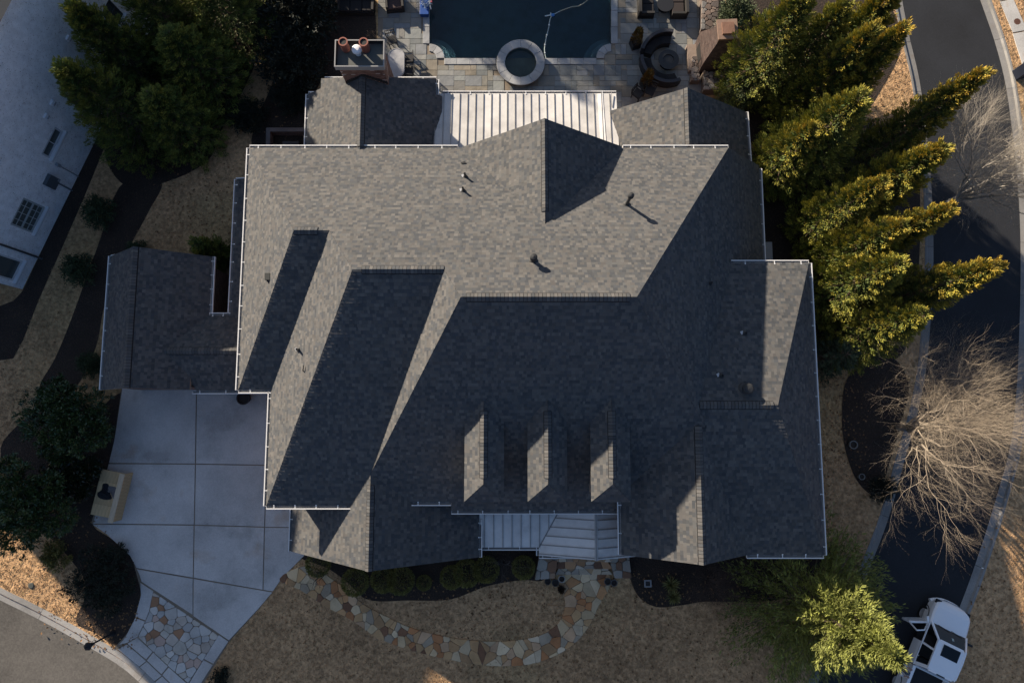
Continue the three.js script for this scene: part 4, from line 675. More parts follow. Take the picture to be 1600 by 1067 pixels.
// ------------------------------------------------------------------ the white-painted house next door
{
  const nb = thing('white_house', 'tall white-painted brick house wall with windows, meter box and downpipe at the garden edge', 'house', null);
  const d = nbDir, n = V(-d.z, 0, d.x); if (n.x < 0) n.negate();            // n points to the garden
  const A = nbA.clone(), len = 17, HH = 8.6, back = 9;
  const at = (s, y, o = 0) => V(A.x + d.x * s + n.x * o, y, A.z + d.z * s + n.z * o);
  const wcol = [1, 1, 1], g = new Geo(); const uv = (p) => [(p.x - A.x) * d.x + (p.z - A.z) * d.z + ((p.x - A.x) * n.x + (p.z - A.z) * n.z), p.y];
  // where the rays through the wall's features meet it
  const hit = (u, v) => { let lo = -0.5, hi = 14; for (let i = 0; i < 50; i++) { const m = (lo + hi) / 2, q = W(u, v, m); ((q.x - A.x) * n.x + (q.z - A.z) * n.z > 0) ? hi = m : lo = m; } const q = W(u, v, lo); return [(q.x - A.x) * d.x + (q.z - A.z) * d.z, lo]; };
  const holes = [];
  const win = (uc, w, h, vc) => { const [s, y] = hit(uc, vc); holes.push([s - w / 2, s + w / 2, y - h / 2, y + h / 2]); return [s, y]; };
  const [s1, y1] = win(43, 1.5, 1.6, 337), [s2, y2] = win(81, 1.55, 0.62, 223), [s3, y3] = win(175, 0.9, 1.3, 22), [s4, y4] = win(116, 0.55, 0.9, 154), [s5, y5] = win(9, 1.15, 1.7, 418);
  // wall with real openings
  const shp = new THREE.Shape([[0, -0.2], [len, -0.2], [len, HH], [0, HH]].map((p) => new THREE.Vector2(...p)));
  for (const [a, b, c, e] of holes) if (a > 0.02) shp.holes.push(new THREE.Path([[a, c], [b, c], [b, e], [a, e]].map((p) => new THREE.Vector2(...p))));
  const pts = shp.extractPoints(1), all = pts.shape.concat(...pts.holes);
  for (const t of THREE.ShapeUtils.triangulateShape(pts.shape, pts.holes)) { const T = t.map((i) => at(all[i].x, all[i].y)); const nn = V().subVectors(T[1], T[0]).cross(V().subVectors(T[2], T[0])); if (nn.dot(n) < 0) T.reverse(); g.tri(...T, wcol, null, null, null, uv); }
  for (const [a, b, c, e] of holes) for (const [p, q] of [[[a, c], [b, c]], [[b, c], [b, e]], [[b, e], [a, e]], [[a, e], [a, c]]]) g.quad(at(p[0], p[1]), at(q[0], q[1]), at(q[0], q[1], -0.14), at(p[0], p[1], -0.14), wcol, uv);
  g.quad(at(0, -0.2), at(0, HH), at(0, HH, -back), at(0, -0.2, -back), wcol, uv); g.quad(at(len, -0.2, -back), at(len, HH, -back), at(len, HH), at(len, -0.2), wcol, uv); g.quad(at(0, -0.2, -back), at(0, HH, -back), at(len, HH, -back), at(len, -0.2, -back), wcol, uv);
  { const S0 = -5.4, S1 = 5.2, o0 = -9, o1 = -3.5, yy = 11.4; const q = (a, b, c, e) => g.quad(a, b, c, e, wcol, uv); q(at(S0, -0.2, o1), at(S1, -0.2, o1), at(S1, yy, o1), at(S0, yy, o1)); q(at(S1, -0.2, o1), at(S1, -0.2, o0), at(S1, yy, o0), at(S1, yy, o1)); q(at(S0, -0.2, o0), at(S0, -0.2, o1), at(S0, yy, o1), at(S0, yy, o0)); q(at(S1, -0.2, o0), at(S0, -0.2, o0), at(S0, yy, o0), at(S1, yy, o0)); }
  put('wall', g.make(), M.whiteBrick, nb); { const w = new Geo(), a = at(-5.7, 11.4, -9.3), b = at(-5.7, 11.4, -3.2), c = at(5.5, 11.4, -3.2), e = at(5.5, 11.4, -9.3), m0 = at(-3.5, 12.1, -6.2), m1 = at(3, 12.1, -6.2); w.quad(b, c, m1, m0, SH[0]); w.tri(a, b, m0, SH[0]); w.quad(e, a, m0, m1, SH[0]); w.tri(c, e, m1, SH[0]); w.quad(a, e, c, b, [0.5, 0.5, 0.5]); put('wing_roof', w.make(), M.granule, nb); }
  const r = new Geo(); const e = 0.35, R = [at(-e, HH, e), at(len + e, HH, e), at(len + e, HH, -back - e), at(-e, HH, -back - e), at(3.5, HH + 1.0, -back / 2), at(len - 3.5, HH + 1.0, -back / 2)];
  r.quad(R[0], R[1], R[5], R[4], SH[0]); r.tri(R[1], R[2], R[5], SH[0]); r.quad(R[2], R[3], R[4], R[5], SH[0]); r.tri(R[3], R[0], R[4], SH[0]); r.quad(R[3], R[2], R[1], R[0], [0.5, 0.5, 0.5]); put('roof', r.make(), M.granule, nb);
  const win2 = (s, y, w, h, nx, ny, fc, split) => {
    const f = new THREE.Group(); f.name = 'window'; nb.add(f); const q = new Geo(), o = -0.06, B = (s0, s1, y0, y1, oo, th, c) => { const a = at(s0, y0, oo), b = at(s1, y0, oo), c2 = at(s1, y1, oo), e2 = at(s0, y1, oo), k = V().copy(n).multiplyScalar(th); const up = [a, b, c2, e2].map((v) => V().addVectors(v, k)); q.quad(up[3], up[2], up[1], up[0], c); for (const [i, j] of [[0, 1], [1, 2], [2, 3], [3, 0]]) q.quad([a, b, c2, e2][i], [a, b, c2, e2][j], up[j], up[i], c); };
    const fw = 0.09; B(s - w / 2, s + w / 2, y - h / 2, y - h / 2 + fw, o, 0.05, fc); B(s - w / 2, s + w / 2, y + h / 2 - fw, y + h / 2, o, 0.05, fc); B(s - w / 2, s - w / 2 + fw, y - h / 2, y + h / 2, o, 0.051, fc); B(s + w / 2 - fw, s + w / 2, y - h / 2, y + h / 2, o, 0.051, fc);
    for (let i = 1; i < nx; i++) B(s - w / 2 + i / nx * w - 0.018, s - w / 2 + i / nx * w + 0.018, y - h / 2, y + h / 2, o + 0.004, 0.03, fc);
    for (let j = 1; j < ny; j++) { const k = j === split ? 0.045 : 0.016; B(s - w / 2, s + w / 2, y - h / 2 + j / ny * h - k, y - h / 2 + j / ny * h + k, o + 0.006, j === split ? 0.05 : 0.028, fc); }
    put('window_frame', q.make(), M.plain, f);
    for (let i = 0; i < nx; i++) for (let j = 0; j < ny; j++) { const p = new Geo(), a0 = s - w / 2 + i / nx * w, a1 = a0 + w / nx, b0 = y - h / 2 + j / ny * h, b1 = b0 + h / ny; p.quad(at(a0, b0, o), at(a0, b1, o), at(a1, b1, o), at(a1, b0, o), [1, 1, 1]); put('pane', p.make(), M.pane, f); }
    const sl = new Geo(), c0 = at(s, y - h / 2 - 0.06, 0.05); const ang = Math.atan2(-d.z, d.x); sl.box(c0.x, c0.y, c0.z, w + 0.2, 0.12, 0.22, ang, [0.62, 0.63, 0.65]); put('sill', sl.make(), M.plain, f);
  };
  win2(s1, y1, 1.5, 1.6, 4, 4, [0.36, 0.39, 0.38], 2); win2(s2, y2, 1.55, 0.62, 2, 1, [0.5, 0.52, 0.54]); win2(s3, y3, 0.9, 1.3, 2, 2, [0.04, 0.045, 0.05], 1); win2(s4, y4, 0.55, 0.9, 1, 1, [0.05, 0.05, 0.05]); if (s5 > 0.6) win2(s5, y5, 1.15, 1.7, 1, 1, [0.6, 0.6, 0.6]);
  const ang = Math.atan2(-d.z, d.x);
  { const [s, y] = hit(77, 283), c = at(s, y, 0.10), b = new Geo(); b.box(c.x, c.y, c.z, 0.62, 0.75, 0.2, ang, [0.075, 0.095, 0.11]); const k = at(s + 0.22, y - 0.28, 0.21); b.box(k.x, k.y, k.z, 0.12, 0.12, 0.04, ang, [0.3, 0.32, 0.34]); put('meter_box', b.make(), M.paint, nb);
    const p = new Geo(); p.tube([at(s + 0.1, y - 0.35, 0.07), at(s + 0.1, -0.1, 0.07)], 0.04, 8, [0.14, 0.16, 0.18]); put('conduit', p.make(), M.paint, nb);
    const [sa, ya] = hit(88, 257), f = new Geo(), q = at(sa, ya, 0.08); f.box(q.x, q.y, q.z, 0.16, 0.26, 0.14, ang, [0.30, 0.33, 0.36]); f.tube([at(sa, ya, 0.05), at(sa, -0.1, 0.05)], 0.025, 8, [0.2, 0.22, 0.24]); put('junction_box', f.make(), M.paint, nb); }
  { const [s, y] = hit(30, 392), p = new Geo(); p.tube([at(Math.max(s, 1.0), HH, 0.06), at(Math.max(s, 1.0), 0.25, 0.06), at(Math.max(s, 1.0), 0.12, 0.35)], 0.055, 8, [0.05, 0.052, 0.055]); put('downpipe', p.make(), M.paint, nb); }
  for (const [u, v] of [[105, 59], [113, 43], [80, 160], [70, 181]]) { const [s, y] = hit(u, v), c = at(s, y, 0.05), b = new Geo(); b.box(c.x, c.y, c.z, 0.26, 0.2, 0.1, ang, [0.72, 0.73, 0.75]); b.box(c.x + n.x * 0.06, c.y - 0.06, c.z + n.z * 0.06, 0.2, 0.05, 0.08, ang, [0.3, 0.3, 0.3]); put('wall_vent', b.make(), M.plain, nb); }
  const po = new Geo(); for (let i = 0; i < 9; i++) { const q = at(0.15 + i * 0.16, 3.1 - i * 0.05, 0.25); po.lathe([[0, -0.05], [0.05, 0], [0, 0.05]], q.x, q.y, q.z, 8, [0.5, 0.48, 0.45]); }
}

// ------------------------------------------------------------------ trees and plants
const sphereDir = () => { const y = rr(-1, 1), a = rr(0, 2 * Math.PI), r = Math.sqrt(1 - y * y); return V(r * Math.cos(a), y, r * Math.sin(a)); };
function spray(g, p, d, len, wid, c, c2) { // one leaf spray: a narrow folded blade from p along d
  const s = V().crossVectors(d, sphereDir()).normalize().multiplyScalar(wid / 2), m = V().copy(p).addScaledVector(d, len * 0.45), t = V().copy(p).addScaledVector(d, len);
  const n = V().crossVectors(s, d).normalize(); const A = V().addVectors(m, s), B = V().subVectors(m, s);
  g.vert(p, n, c, 0, 0); g.vert(A, n, c, 0, 0); g.vert(t, n, c2, 0, 0); g.vert(p, n, c, 0, 0); g.vert(t, n, c2, 0, 0); g.vert(B, n, c, 0, 0);
}
const GREEN = [0.145, 0.185, 0.030], GOLD = [0.54, 0.42, 0.045], RUST = [0.58, 0.30, 0.05], DEEP = [0.055, 0.085, 0.022];
function trunkGeo(h, r, c = [0.10, 0.07, 0.05], lean = 0.03) { const g = new Geo(); const N = 7, pts = [], rad = []; for (let i = 0; i < N; i++) { const t = i / (N - 1); pts.push(V(rr(-1, 1) * lean * t, t * h, rr(-1, 1) * lean * t)); rad.push(r * (1 - t * 0.85)); } g.tube(pts, rad, 8, c); return g; }

// feathery conical evergreen: upswept plumes of small sprays in whorls, bronzed towards the tips
function leyland(h, R, n, gold, s) {
  reseed(s); const crown = new Geo(), br = trunkGeo(h * 0.95, 0.13);
  for (let i = 0; i < n; i++) {
    const t = 0.03 + 0.97 * Math.pow(i / n, 1.15), y = t * h, prof = R * Math.pow(1 - t, 0.62) * (0.75 + 0.25 * Math.min(1, t * 5)) * rr(0.62, 1.12);
    const a = i * 2.39996 + rr(-0.4, 0.4), out = V(Math.cos(a), 0, Math.sin(a));
    const rise = lerp(0.35, 1.4, t), d = V(out.x, rise * 0.8, out.z).normalize();
    const L = lerp(0.85, 0.5, t) * rr(0.75, 1.2), base = V(out.x * Math.max(0, prof - L * 0.45), y - 0.1, out.z * Math.max(0, prof - L * 0.45));
    if (i % 3 === 0) br.tube([V(0, y - prof * 0.35, 0), V(base.x * 0.6, y - 0.1 - prof * 0.1, base.z * 0.6), V().copy(base).addScaledVector(d, L * 0.6)], [0.03, 0.02, 0.008], 4, [0.16, 0.11, 0.075]);
    const gk = Math.min(1, Math.max(0, gold * (0.25 + 0.9 * t) + rr(-0.22, 0.22))), tip = mix3(mix3(GREEN, GOLD, gk), RUST, Math.max(0, gk - 0.62) * rr(0.3, 1.6));
    const w = L * 0.36, q = 64;
    for (let k = 0; k < q; k++) {
      const f = Math.sqrt(rnd()), side = sphereDir().multiplyScalar(w * (1.05 - f * 0.72)), p = V().copy(base).addScaledVector(d, L * f * 0.92).add(side);
      const dir = V().copy(d).multiplyScalar(0.95).addScaledVector(side, 1.6 / w * 0.30).add(V(rr(-.25, .25), rr(-.05, .4), rr(-.25, .25))).normalize();
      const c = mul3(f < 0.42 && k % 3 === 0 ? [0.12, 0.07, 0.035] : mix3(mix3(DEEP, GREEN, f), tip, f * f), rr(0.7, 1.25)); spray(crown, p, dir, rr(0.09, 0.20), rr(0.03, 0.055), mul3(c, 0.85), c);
    }
  }
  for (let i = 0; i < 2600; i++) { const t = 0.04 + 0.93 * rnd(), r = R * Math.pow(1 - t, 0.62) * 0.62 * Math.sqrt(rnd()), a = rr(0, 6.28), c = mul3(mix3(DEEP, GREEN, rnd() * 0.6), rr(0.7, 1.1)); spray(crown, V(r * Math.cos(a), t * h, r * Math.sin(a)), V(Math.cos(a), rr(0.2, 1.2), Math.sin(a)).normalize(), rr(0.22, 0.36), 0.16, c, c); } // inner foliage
  return [crown.make(), br.make()];
}
function plant(name, label, cat, geos, pos, group, names = ['crown', 'trunk'], mats = [M.leaf, M.bark], sc = 1, turn = 0, sy = sc) {
  const t = thing(name, label, cat, pos, turn, group); geos.forEach((g, i) => { if (g) put(names[i], g, mats[i], t); }); t.scale.set(sc, sy, sc); return t;
}
function baseOf(u, v, h) { // foot of an upright tree whose tip shows at u, v
  const q = W(u, v, h); return V(q.x, 0, q.z);
}
{
  const protoR = [leyland(9.5, 1.8, 390, 0.72, 101), leyland(9.5, 2.0, 390, 0.56, 102), leyland(9.5, 1.65, 360, 0.88, 103)];
  const protoL = [leyland(8, 2.3, 400, 0.22, 104), leyland(8, 2.1, 390, 0.28, 105)];
  // [tip u, tip v, height, prototype, width, label]
  const R = [
    [1262, -10, 8.5, 1, 1.0, 'tall evergreen behind the brick outdoor fireplace, greenest of the roadside row'],
    [1405, -20, 9.0, 0, 0.95, 'tall evergreen at the far end of the roadside row beside the kerb'],
    [1322, 8, 8.2, 1, 0.9, 'half-shaded evergreen between the fireplace and the far kerb'],
    [1366, 46, 9.2, 0, 0.9, 'golden evergreen whose tip stops just short of the grass wedge by the kerb'],
    [1413, 44, 9.6, 2, 0.85, 'slim bronze-tipped evergreen whose tip touches the kerb by the grass wedge'],
    [1345, 152, 8.2, 1, 1.1, 'broad shaggy evergreen beside the corner of the back wing'],
    [1275, 200, 6.2, 0, 0.95, 'low ragged evergreen close against the back wing gutter'],
    [1536, 115, 10.2, 2, 0.85, 'tallest bronze-tipped evergreen leaning far out over the dark road near the upper bare tree'],
    [1474, 232, 9.4, 0, 0.95, 'dense golden evergreen just below the tallest bronze-tipped one'],
    [1382, 284, 8.0, 0, 0.85, 'isolated yellow-green evergreen opposite the gutter step of the main roof'],
    [1488, 325, 9.4, 2, 0.75, 'narrow orange-tipped evergreen pointing into the upper bare tree'],
    [1412, 352, 8.2, 0, 0.9, 'bright golden evergreen in the middle of the roadside row'],
    [1405, 412, 7.6, 1, 1.0, 'plump yellow-green evergreen beside the right block of the roof'],
    [1560, 416, 10.2, 2, 0.85, 'bronze-tipped evergreen standing alone far out over the dark road'],
    [1441, 492, 7.2, 1, 0.95, 'dull olive evergreen in shade at the near end of the roadside row'],
  ];
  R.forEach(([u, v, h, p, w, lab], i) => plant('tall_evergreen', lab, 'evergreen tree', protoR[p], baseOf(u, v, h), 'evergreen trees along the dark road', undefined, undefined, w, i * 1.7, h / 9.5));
  const Lf = [
    [97, 106, 7.6, 0, 1.0, 'dark evergreen against the white wall, the nearest of its clump to the garage'],
    [112, 10, 7.8, 1, 1.0, 'dark evergreen with a sunlit edge, its tip beside two small wall vents'],
    [182, -60, 8.0, 0, 0.95, 'dark evergreen hiding the small dark-framed window of the white house'],
    [262, 52, 5.4, 1, 1.1, 'dark evergreen in the middle of the clump by the white house'],
    [310, -40, 5.4, 0, 1.1, 'dark evergreen at the garden side of the clump by the white house'],
    [232, 148, 5.0, 1, 1.0, 'shorter dark evergreen at the near garden edge of the clump by the white house'],
  ];
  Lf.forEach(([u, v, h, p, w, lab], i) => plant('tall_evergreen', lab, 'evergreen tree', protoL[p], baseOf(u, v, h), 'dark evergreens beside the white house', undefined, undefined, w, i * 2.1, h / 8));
}

{ // trees beyond the pool, just outside the picture: their long shade lies on the terrace
  const G = leyland(9.5, 2.4, 220, 0.2, 110);
  for (const [x, z, k, lab] of [[-11.5, -32, 1.02, 'tall dark evergreen beyond the far end of the pool, nearest the white house'], [-8, -32.5, 1.05, 'tall dark evergreen beyond the far end of the pool, in the middle'], [-6.2, -32.9, 1.1, 'tall dark evergreen beyond the far end of the pool, second from the road'], [-4.5, -32.5, 1.05, 'tall dark evergreen beyond the far end of the pool, nearest the road'], [-24, -27.4, 0.92, 'tall dark evergreen behind the far end of the white house, nearest its wall'], [-21.6, -29.4, 0.92, 'tall dark evergreen behind the far end of the white house, second from its wall'], [-19, -31, 0.94, 'tall dark evergreen behind the far end of the white house, farthest from its wall']]) plant('tall_evergreen', lab, 'evergreen tree', G, V(x, 0, z), k < 1 ? 'evergreen trees behind the white house' : 'evergreen trees beyond the pool', undefined, undefined, k, x);
}

// loose long-needled conifer: rising limbs with tufted sprays
function deodar(h, R, n, c0, c1, s, tuft = 40, lenK = 1, pw = 0.72) {
  reseed(s); const cr = new Geo(), br = trunkGeo(h, 0.17, [0.12, 0.09, 0.07]);
  for (let i = 0; i < n; i++) {
    const t = 0.06 + 0.94 * Math.pow(i / n, 1.35), y = t * h, L = R * Math.pow(1 - t, pw) * rr(0.7, 1.12) + 0.25, a = i * 2.39996 + rr(-0.5, 0.5), up = lerp(0.22, 0.95, t);
    const pts = []; for (let k = 0; k < 5; k++) { const f = k / 4; pts.push(V(Math.cos(a) * L * f, y + L * up * f - 0.22 * L * f * f, Math.sin(a) * L * f)); }
    br.tube(pts, [0.035, 0.028, 0.02, 0.014, 0.006], 4, [0.15, 0.115, 0.085]);
    const bc = mix3(mul3(c0, 0.8), mul3(c1, 1.25), rnd());
    for (let k = 0; k < tuft; k++) {
      const f = 0.18 + 0.82 * Math.pow(rnd(), 0.7), q = Math.min(3.999, f * 4), j = q | 0, p = V().lerpVectors(pts[j], pts[j + 1], q - j).add(sphereDir().multiplyScalar(0.12 * L * 0.4 + 0.03));
      const d = V(Math.cos(a) * 0.75 + rr(-0.7, 0.7), rr(0.1, 0.9), Math.sin(a) * 0.75 + rr(-0.7, 0.7)).normalize(), c = mul3(bc, rr(0.65, 1.3));
      const l = rr(0.16, 0.34) * lenK; spray(cr, p, d, l, l * 0.16, mul3(c, 0.75), c); spray(cr, p, V(d.x + rr(-.5, .5), d.y + .2, d.z + rr(-.5, .5)).normalize(), l * 0.8, l * 0.15, c, mul3(c, 1.1));
    }
  }
  return [cr.make(), br.make()];
}
plant('cedar_tree', 'feathery cedar with a bright yellow-green sunlit top over the road beside the white pickup', 'cedar tree', deodar(10, 4.7, 380, [0.23, 0.25, 0.055], [0.23, 0.25, 0.055], 201, 100, 1, 1.6), baseOf(1404, 1030, 9.4), undefined, undefined, undefined, 1, 0.4, 0.94);
plant('small_conifer', 'small soft grey-green conifer tight against the right gutter of the house', 'conifer', deodar(3.6, 1.15, 80, [0.06, 0.085, 0.045], [0.10, 0.135, 0.07], 202, 46, 0.8), W(1278, 562, 0.3).setY(0));
plant('small_conifer', 'small dark pointed conifer in the narrow yard between garage and main house', 'conifer', leyland(3.2, 0.7, 110, 0.0, 203), W(350, 405, 0).setY(0));

// broadleaf evergreens: clumps of leathery leaves round a few stems
function broadleaf(lobes, leaves, size, c0, c1, s, stemH) {
  reseed(s); const cr = new Geo(), br = new Geo();
  for (const [x, y, z, r] of lobes) {
    br.tube([V(x * 0.15, 0, z * 0.15), V(x * 0.6, y * 0.6, z * 0.6), V(x, y, z)], [0.07, 0.045, 0.02], 6, [0.09, 0.07, 0.055]);
    const clumps = Math.round(leaves / 24); for (let k = 0; k < clumps; k++) {
      const d = sphereDir(), rad = r * Math.pow(rnd(), 0.28) * rr(0.85, 1.12), c = V(x + d.x * rad, y + d.y * rad * 0.8, z + d.z * rad); if (c.y < 0.1) continue;
      const tone = rr(0.6, 1.25), cc = mix3(c0, c1, rnd());
      for (let m = 0; m < 24; m++) { const p = V().copy(c).add(sphereDir().multiplyScalar(0.17 * rnd() + 0.02)), dir = V(d.x + rr(-1, 1), d.y + rr(-0.6, 1), d.z + rr(-1, 1)).normalize(), l = size * rr(0.7, 1.25); spray(cr, p, dir, l, l * 0.42, mul3(cc, tone * 0.9), mul3(cc, tone * rr(0.9, 1.15))); }
    }
  }
  return [cr.make(), br.make()];
}
{
  const lob = (seed, R, h, n, rl) => { reseed(seed); const o = []; for (let i = 0; i < n; i++) { const a = i * 2.4, r = R * Math.sqrt((i + 0.3) / n); o.push([r * Math.cos(a), h * (1 - 0.35 * r / R) * rr(0.75, 1), r * Math.sin(a), rl * rr(0.75, 1.15)]); } return o; };
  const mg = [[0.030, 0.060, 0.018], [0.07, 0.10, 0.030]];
  plant('magnolia_tree', 'broad dark glossy evergreen tree nearest the garage corner', 'evergreen tree', broadleaf(lob(1, 1.7, 3.0, 9, 0.95), 2300, 0.16, ...mg, 301), baseOf(95, 655, 2.2), 'dark glossy trees beside the driveway', undefined, [M.gloss, M.bark]);
  plant('magnolia_tree', 'broad dark glossy evergreen tree at the picture edge with sunlit leaves above the straw-coloured lawn', 'evergreen tree', broadleaf(lob(2, 1.9, 3.7, 10, 1.0), 2300, 0.16, ...mg, 302), baseOf(20, 790, 3.0), 'dark glossy trees beside the driveway', undefined, [M.gloss, M.bark]);
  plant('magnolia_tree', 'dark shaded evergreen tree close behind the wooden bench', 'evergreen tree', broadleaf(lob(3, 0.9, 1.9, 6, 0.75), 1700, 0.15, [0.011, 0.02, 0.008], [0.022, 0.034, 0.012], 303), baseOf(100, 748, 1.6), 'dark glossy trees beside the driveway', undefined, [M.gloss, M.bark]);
  plant('yellow_shrub', 'yellowing bush below the glossy tree at the edge of the straw-coloured lawn', 'shrub', broadleaf(lob(4, 0.4, 0.9, 4, 0.45), 700, 0.12, [0.10, 0.10, 0.022], [0.26, 0.20, 0.04], 304), W(92, 862, 0).setY(0));
  plant('low_shrub', 'flat dark bush filling the rounded bed beside the driveway', 'shrub', broadleaf(lob(5, 1.5, 0.85, 12, 0.62), 900, 0.11, [0.010, 0.016, 0.007], [0.02, 0.027, 0.011], 305), W(168, 900, 0).setY(0));
  plant('low_shrub', 'flat dark bush at the tip of the lawn beside the foot of the driveway', 'shrub', broadleaf(lob(6, 0.5, 0.35, 4, 0.4), 500, 0.1, [0.008, 0.014, 0.006], [0.016, 0.022, 0.009], 306), W(346, 1058, 0).setY(0));
  const sm = broadleaf(lob(7, 0.5, 0.9, 6, 0.45), 900, 0.10, [0.030, 0.05, 0.018], [0.06, 0.085, 0.03], 307);
  for (const [u, v, k, lab] of [[165, 336, 1.15, 'leafy shrub midway along the tan grass strip, farther from the garage'], [134, 424, 1.15, 'leafy shrub on the tan grass strip level with the top of the garage roof'], [150, 572, 0.9, 'leafy shrub against the garage gutter near the driveway'], [222, 395, 0.8, 'leafy shrub by the back corner of the garage']]) plant('leafy_shrub', lab, 'shrub', sm, W(u, v, 0).setY(0), 'shrubs beside the tan grass strip', undefined, undefined, k, u);
  const round = broadleaf(lob(8, 0.55, 1.3, 8, 0.6), 1500, 0.09, [0.055, 0.08, 0.034], [0.11, 0.135, 0.06], 308);
  for (const [u, v, k, lab] of [[1152, 150, 1.15, 'rounded grey-green bush at the back corner of the right wing'], [1150, 22, 1.2, 'rounded grey-green bush beyond the brick outdoor fireplace'], [1200, 40, 1.0, 'rounded bush between the fireplace bush and the tall evergreens']]) plant('rounded_bush', lab, 'shrub', round, W(u, v, 0.9).setY(0), 'rounded bushes near the outdoor fireplace', undefined, undefined, k, v);
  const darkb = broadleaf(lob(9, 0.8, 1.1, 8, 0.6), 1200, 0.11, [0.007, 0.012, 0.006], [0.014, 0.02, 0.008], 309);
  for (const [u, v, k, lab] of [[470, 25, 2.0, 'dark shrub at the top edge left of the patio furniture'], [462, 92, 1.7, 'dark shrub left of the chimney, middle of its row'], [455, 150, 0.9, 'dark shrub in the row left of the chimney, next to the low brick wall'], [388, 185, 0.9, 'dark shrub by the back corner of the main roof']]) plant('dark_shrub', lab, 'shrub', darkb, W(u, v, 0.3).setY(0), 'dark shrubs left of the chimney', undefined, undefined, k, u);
  plant('dark_shrub', 'dark low shrub at the kerb under the lower bare tree', 'shrub', darkb, W(1378, 762, 0.2).setY(0), undefined, undefined, undefined, 0.62, 2);
  // clipped balls along the front wall
  reseed(310); const box = (() => { const cr = new Geo(); for (let k = 0; k < 3000; k++) { const d = sphereDir(); if (d.y < -0.5) continue; const r = 0.52 * rr(0.86, 1.04), p = V(d.x * r, 0.5 + d.y * r * 0.95, d.z * r), dir = V(d.x + rr(-.8, .8), d.y + rr(-.5, .8), d.z + rr(-.8, .8)).normalize(), c = mul3(mix3([0.12, 0.125, 0.03], [0.24, 0.21, 0.045], rnd()), rr(0.6, 1.2)); spray(cr, p, dir, rr(0.05, 0.09), 0.04, c, c); } const t = new Geo(); t.tube([V(0, 0, 0), V(0, 0.55, 0)], [0.04, 0.02], 6, [0.09, 0.07, 0.05]); return [cr.make(), t.make()]; })();
  for (const [u, v, k, lab] of [[498, 885, 0.95, 'clipped olive bush at the left end of the front bed, half under the gable'], [556, 912, 1.05, 'clipped olive bush at the bend of the front bed under the gable ridge'], [600, 908, 1.0, 'left ball of the clipped pair in the front bed'], [627, 910, 1.05, 'right ball of the clipped pair in the front bed'], [662, 915, 0.6, 'small clipped bush between the clipped pair and the longer hedge'], [706, 905, 0.9, 'clipped bush at the start of the hedge before the porch'], [730, 898, 1.05, 'clipped bush in the middle of the hedge before the porch'], [760, 893, 1.0, 'clipped bush at the end of the hedge before the porch'], [818, 890, 0.9, 'clipped bush beside the left step wall']])
    plant('clipped_bush', lab, 'shrub', box, W(u, v - 4, 0.4).setY(0), 'clipped bushes along the front wall', undefined, undefined, k * 1.18, u);
  // yucca
  reseed(311); { const g = new Geo(); for (let k = 0; k < 120; k++) { const a = k * 2.4, e = rr(0.1, 1.3), d = V(Math.cos(a) * Math.cos(e), Math.sin(e), Math.sin(a) * Math.cos(e)), c = mix3([0.09, 0.11, 0.03], [0.40, 0.35, 0.12], rnd()); spray(g, V(d.x * 0.04, 0.12, d.z * 0.04), d, rr(0.38, 0.62), 0.055, mul3(c, 0.8), c); } const t = new Geo(); t.tube([V(0, 0, 0), V(0, 0.15, 0)], [0.06, 0.05], 6, [0.1, 0.08, 0.05]);
    const G = [g.make(), t.make()]; plant('yucca_plant', 'spiky yellow-green yucca in the dark bed, the one nearer the house', 'yucca', G, W(1048, 912, 0).setY(0), 'yuccas in the front bed', ['leaves', 'stem'], undefined, 0.95); plant('yucca_plant', 'spiky yellow-green yucca at the lawn edge of the dark bed', 'yucca', G, W(1052, 932, 0).setY(0), 'yuccas in the front bed', ['leaves', 'stem'], undefined, 0.8, 1.2); }
}

// bare deciduous trees
function bareTree(h, spread, s, depth = 6, c0 = [0.25, 0.21, 0.165], c1 = [0.36, 0.295, 0.215], r0 = 0.16, kids = 3, stems = 5) {
  reseed(s); const limb = new Geo(), twig = new Geo();
  const grow = (p, d, len, r, lv) => {
    const N = lv > 3 ? 4 : lv > 1 ? 3 : 2, pts = [p.clone()], rad = [r]; let q = p.clone(), e = d.clone();
    for (let i = 1; i <= N; i++) { e.add(V(rr(-.2, .2), rr(-.04, .13), rr(-.2, .2))).normalize(); q = q.clone().addScaledVector(e, len / N); pts.push(q); rad.push(lerp(r, r * 0.55, i / N)); }
    (lv > 2 ? limb : twig).tube(pts, rad, lv > 3 ? 6 : lv > 1 ? 4 : 3, mul3(mix3(c1, c0, lv / depth), rr(0.8, 1.2)));
    if (lv <= 0) return;
    const n = kids + (rnd() < 0.5 ? 1 : 0); for (let i = 0; i < n; i++) { const t = i === 0 ? 1 : rr(0.3, 0.98), j = Math.min(N - 1, (t * N) | 0), b = V().lerpVectors(pts[j], pts[j + 1], t * N - j), a = rr(0, 6.28), k = i === 0 ? 0.25 : rr(0.45, 0.95) * spread, x = V().crossVectors(e, sphereDir()).normalize(); grow(b, e.clone().addScaledVector(x, k).add(V(0, 0.08, 0)).normalize(), len * rr(0.62, 0.84), rad[j] * (i === 0 ? 0.8 : 0.6), lv - 1); }
  };
  for (let i = 0; i < stems; i++) { const a = i / stems * 6.28 + rr(-0.3, 0.3), k = stems > 1 ? rr(0.25, 0.5) * spread : 0.05; grow(V(0.05 * Math.cos(a), stems > 1 ? h * 0.08 : 0, 0.05 * Math.sin(a)), V(Math.cos(a) * k, 1, Math.sin(a) * k).normalize(), h * (stems > 1 ? 0.30 : 0.26), r0 * (stems > 1 ? 0.5 : 1), depth); }
  if (stems > 1) limb.tube([V(0, -0.1, 0), V(0, h * 0.1, 0)], [r0 * 1.1, r0 * 0.9], 8, c0);
  return [limb.make(), twig.make()];
}
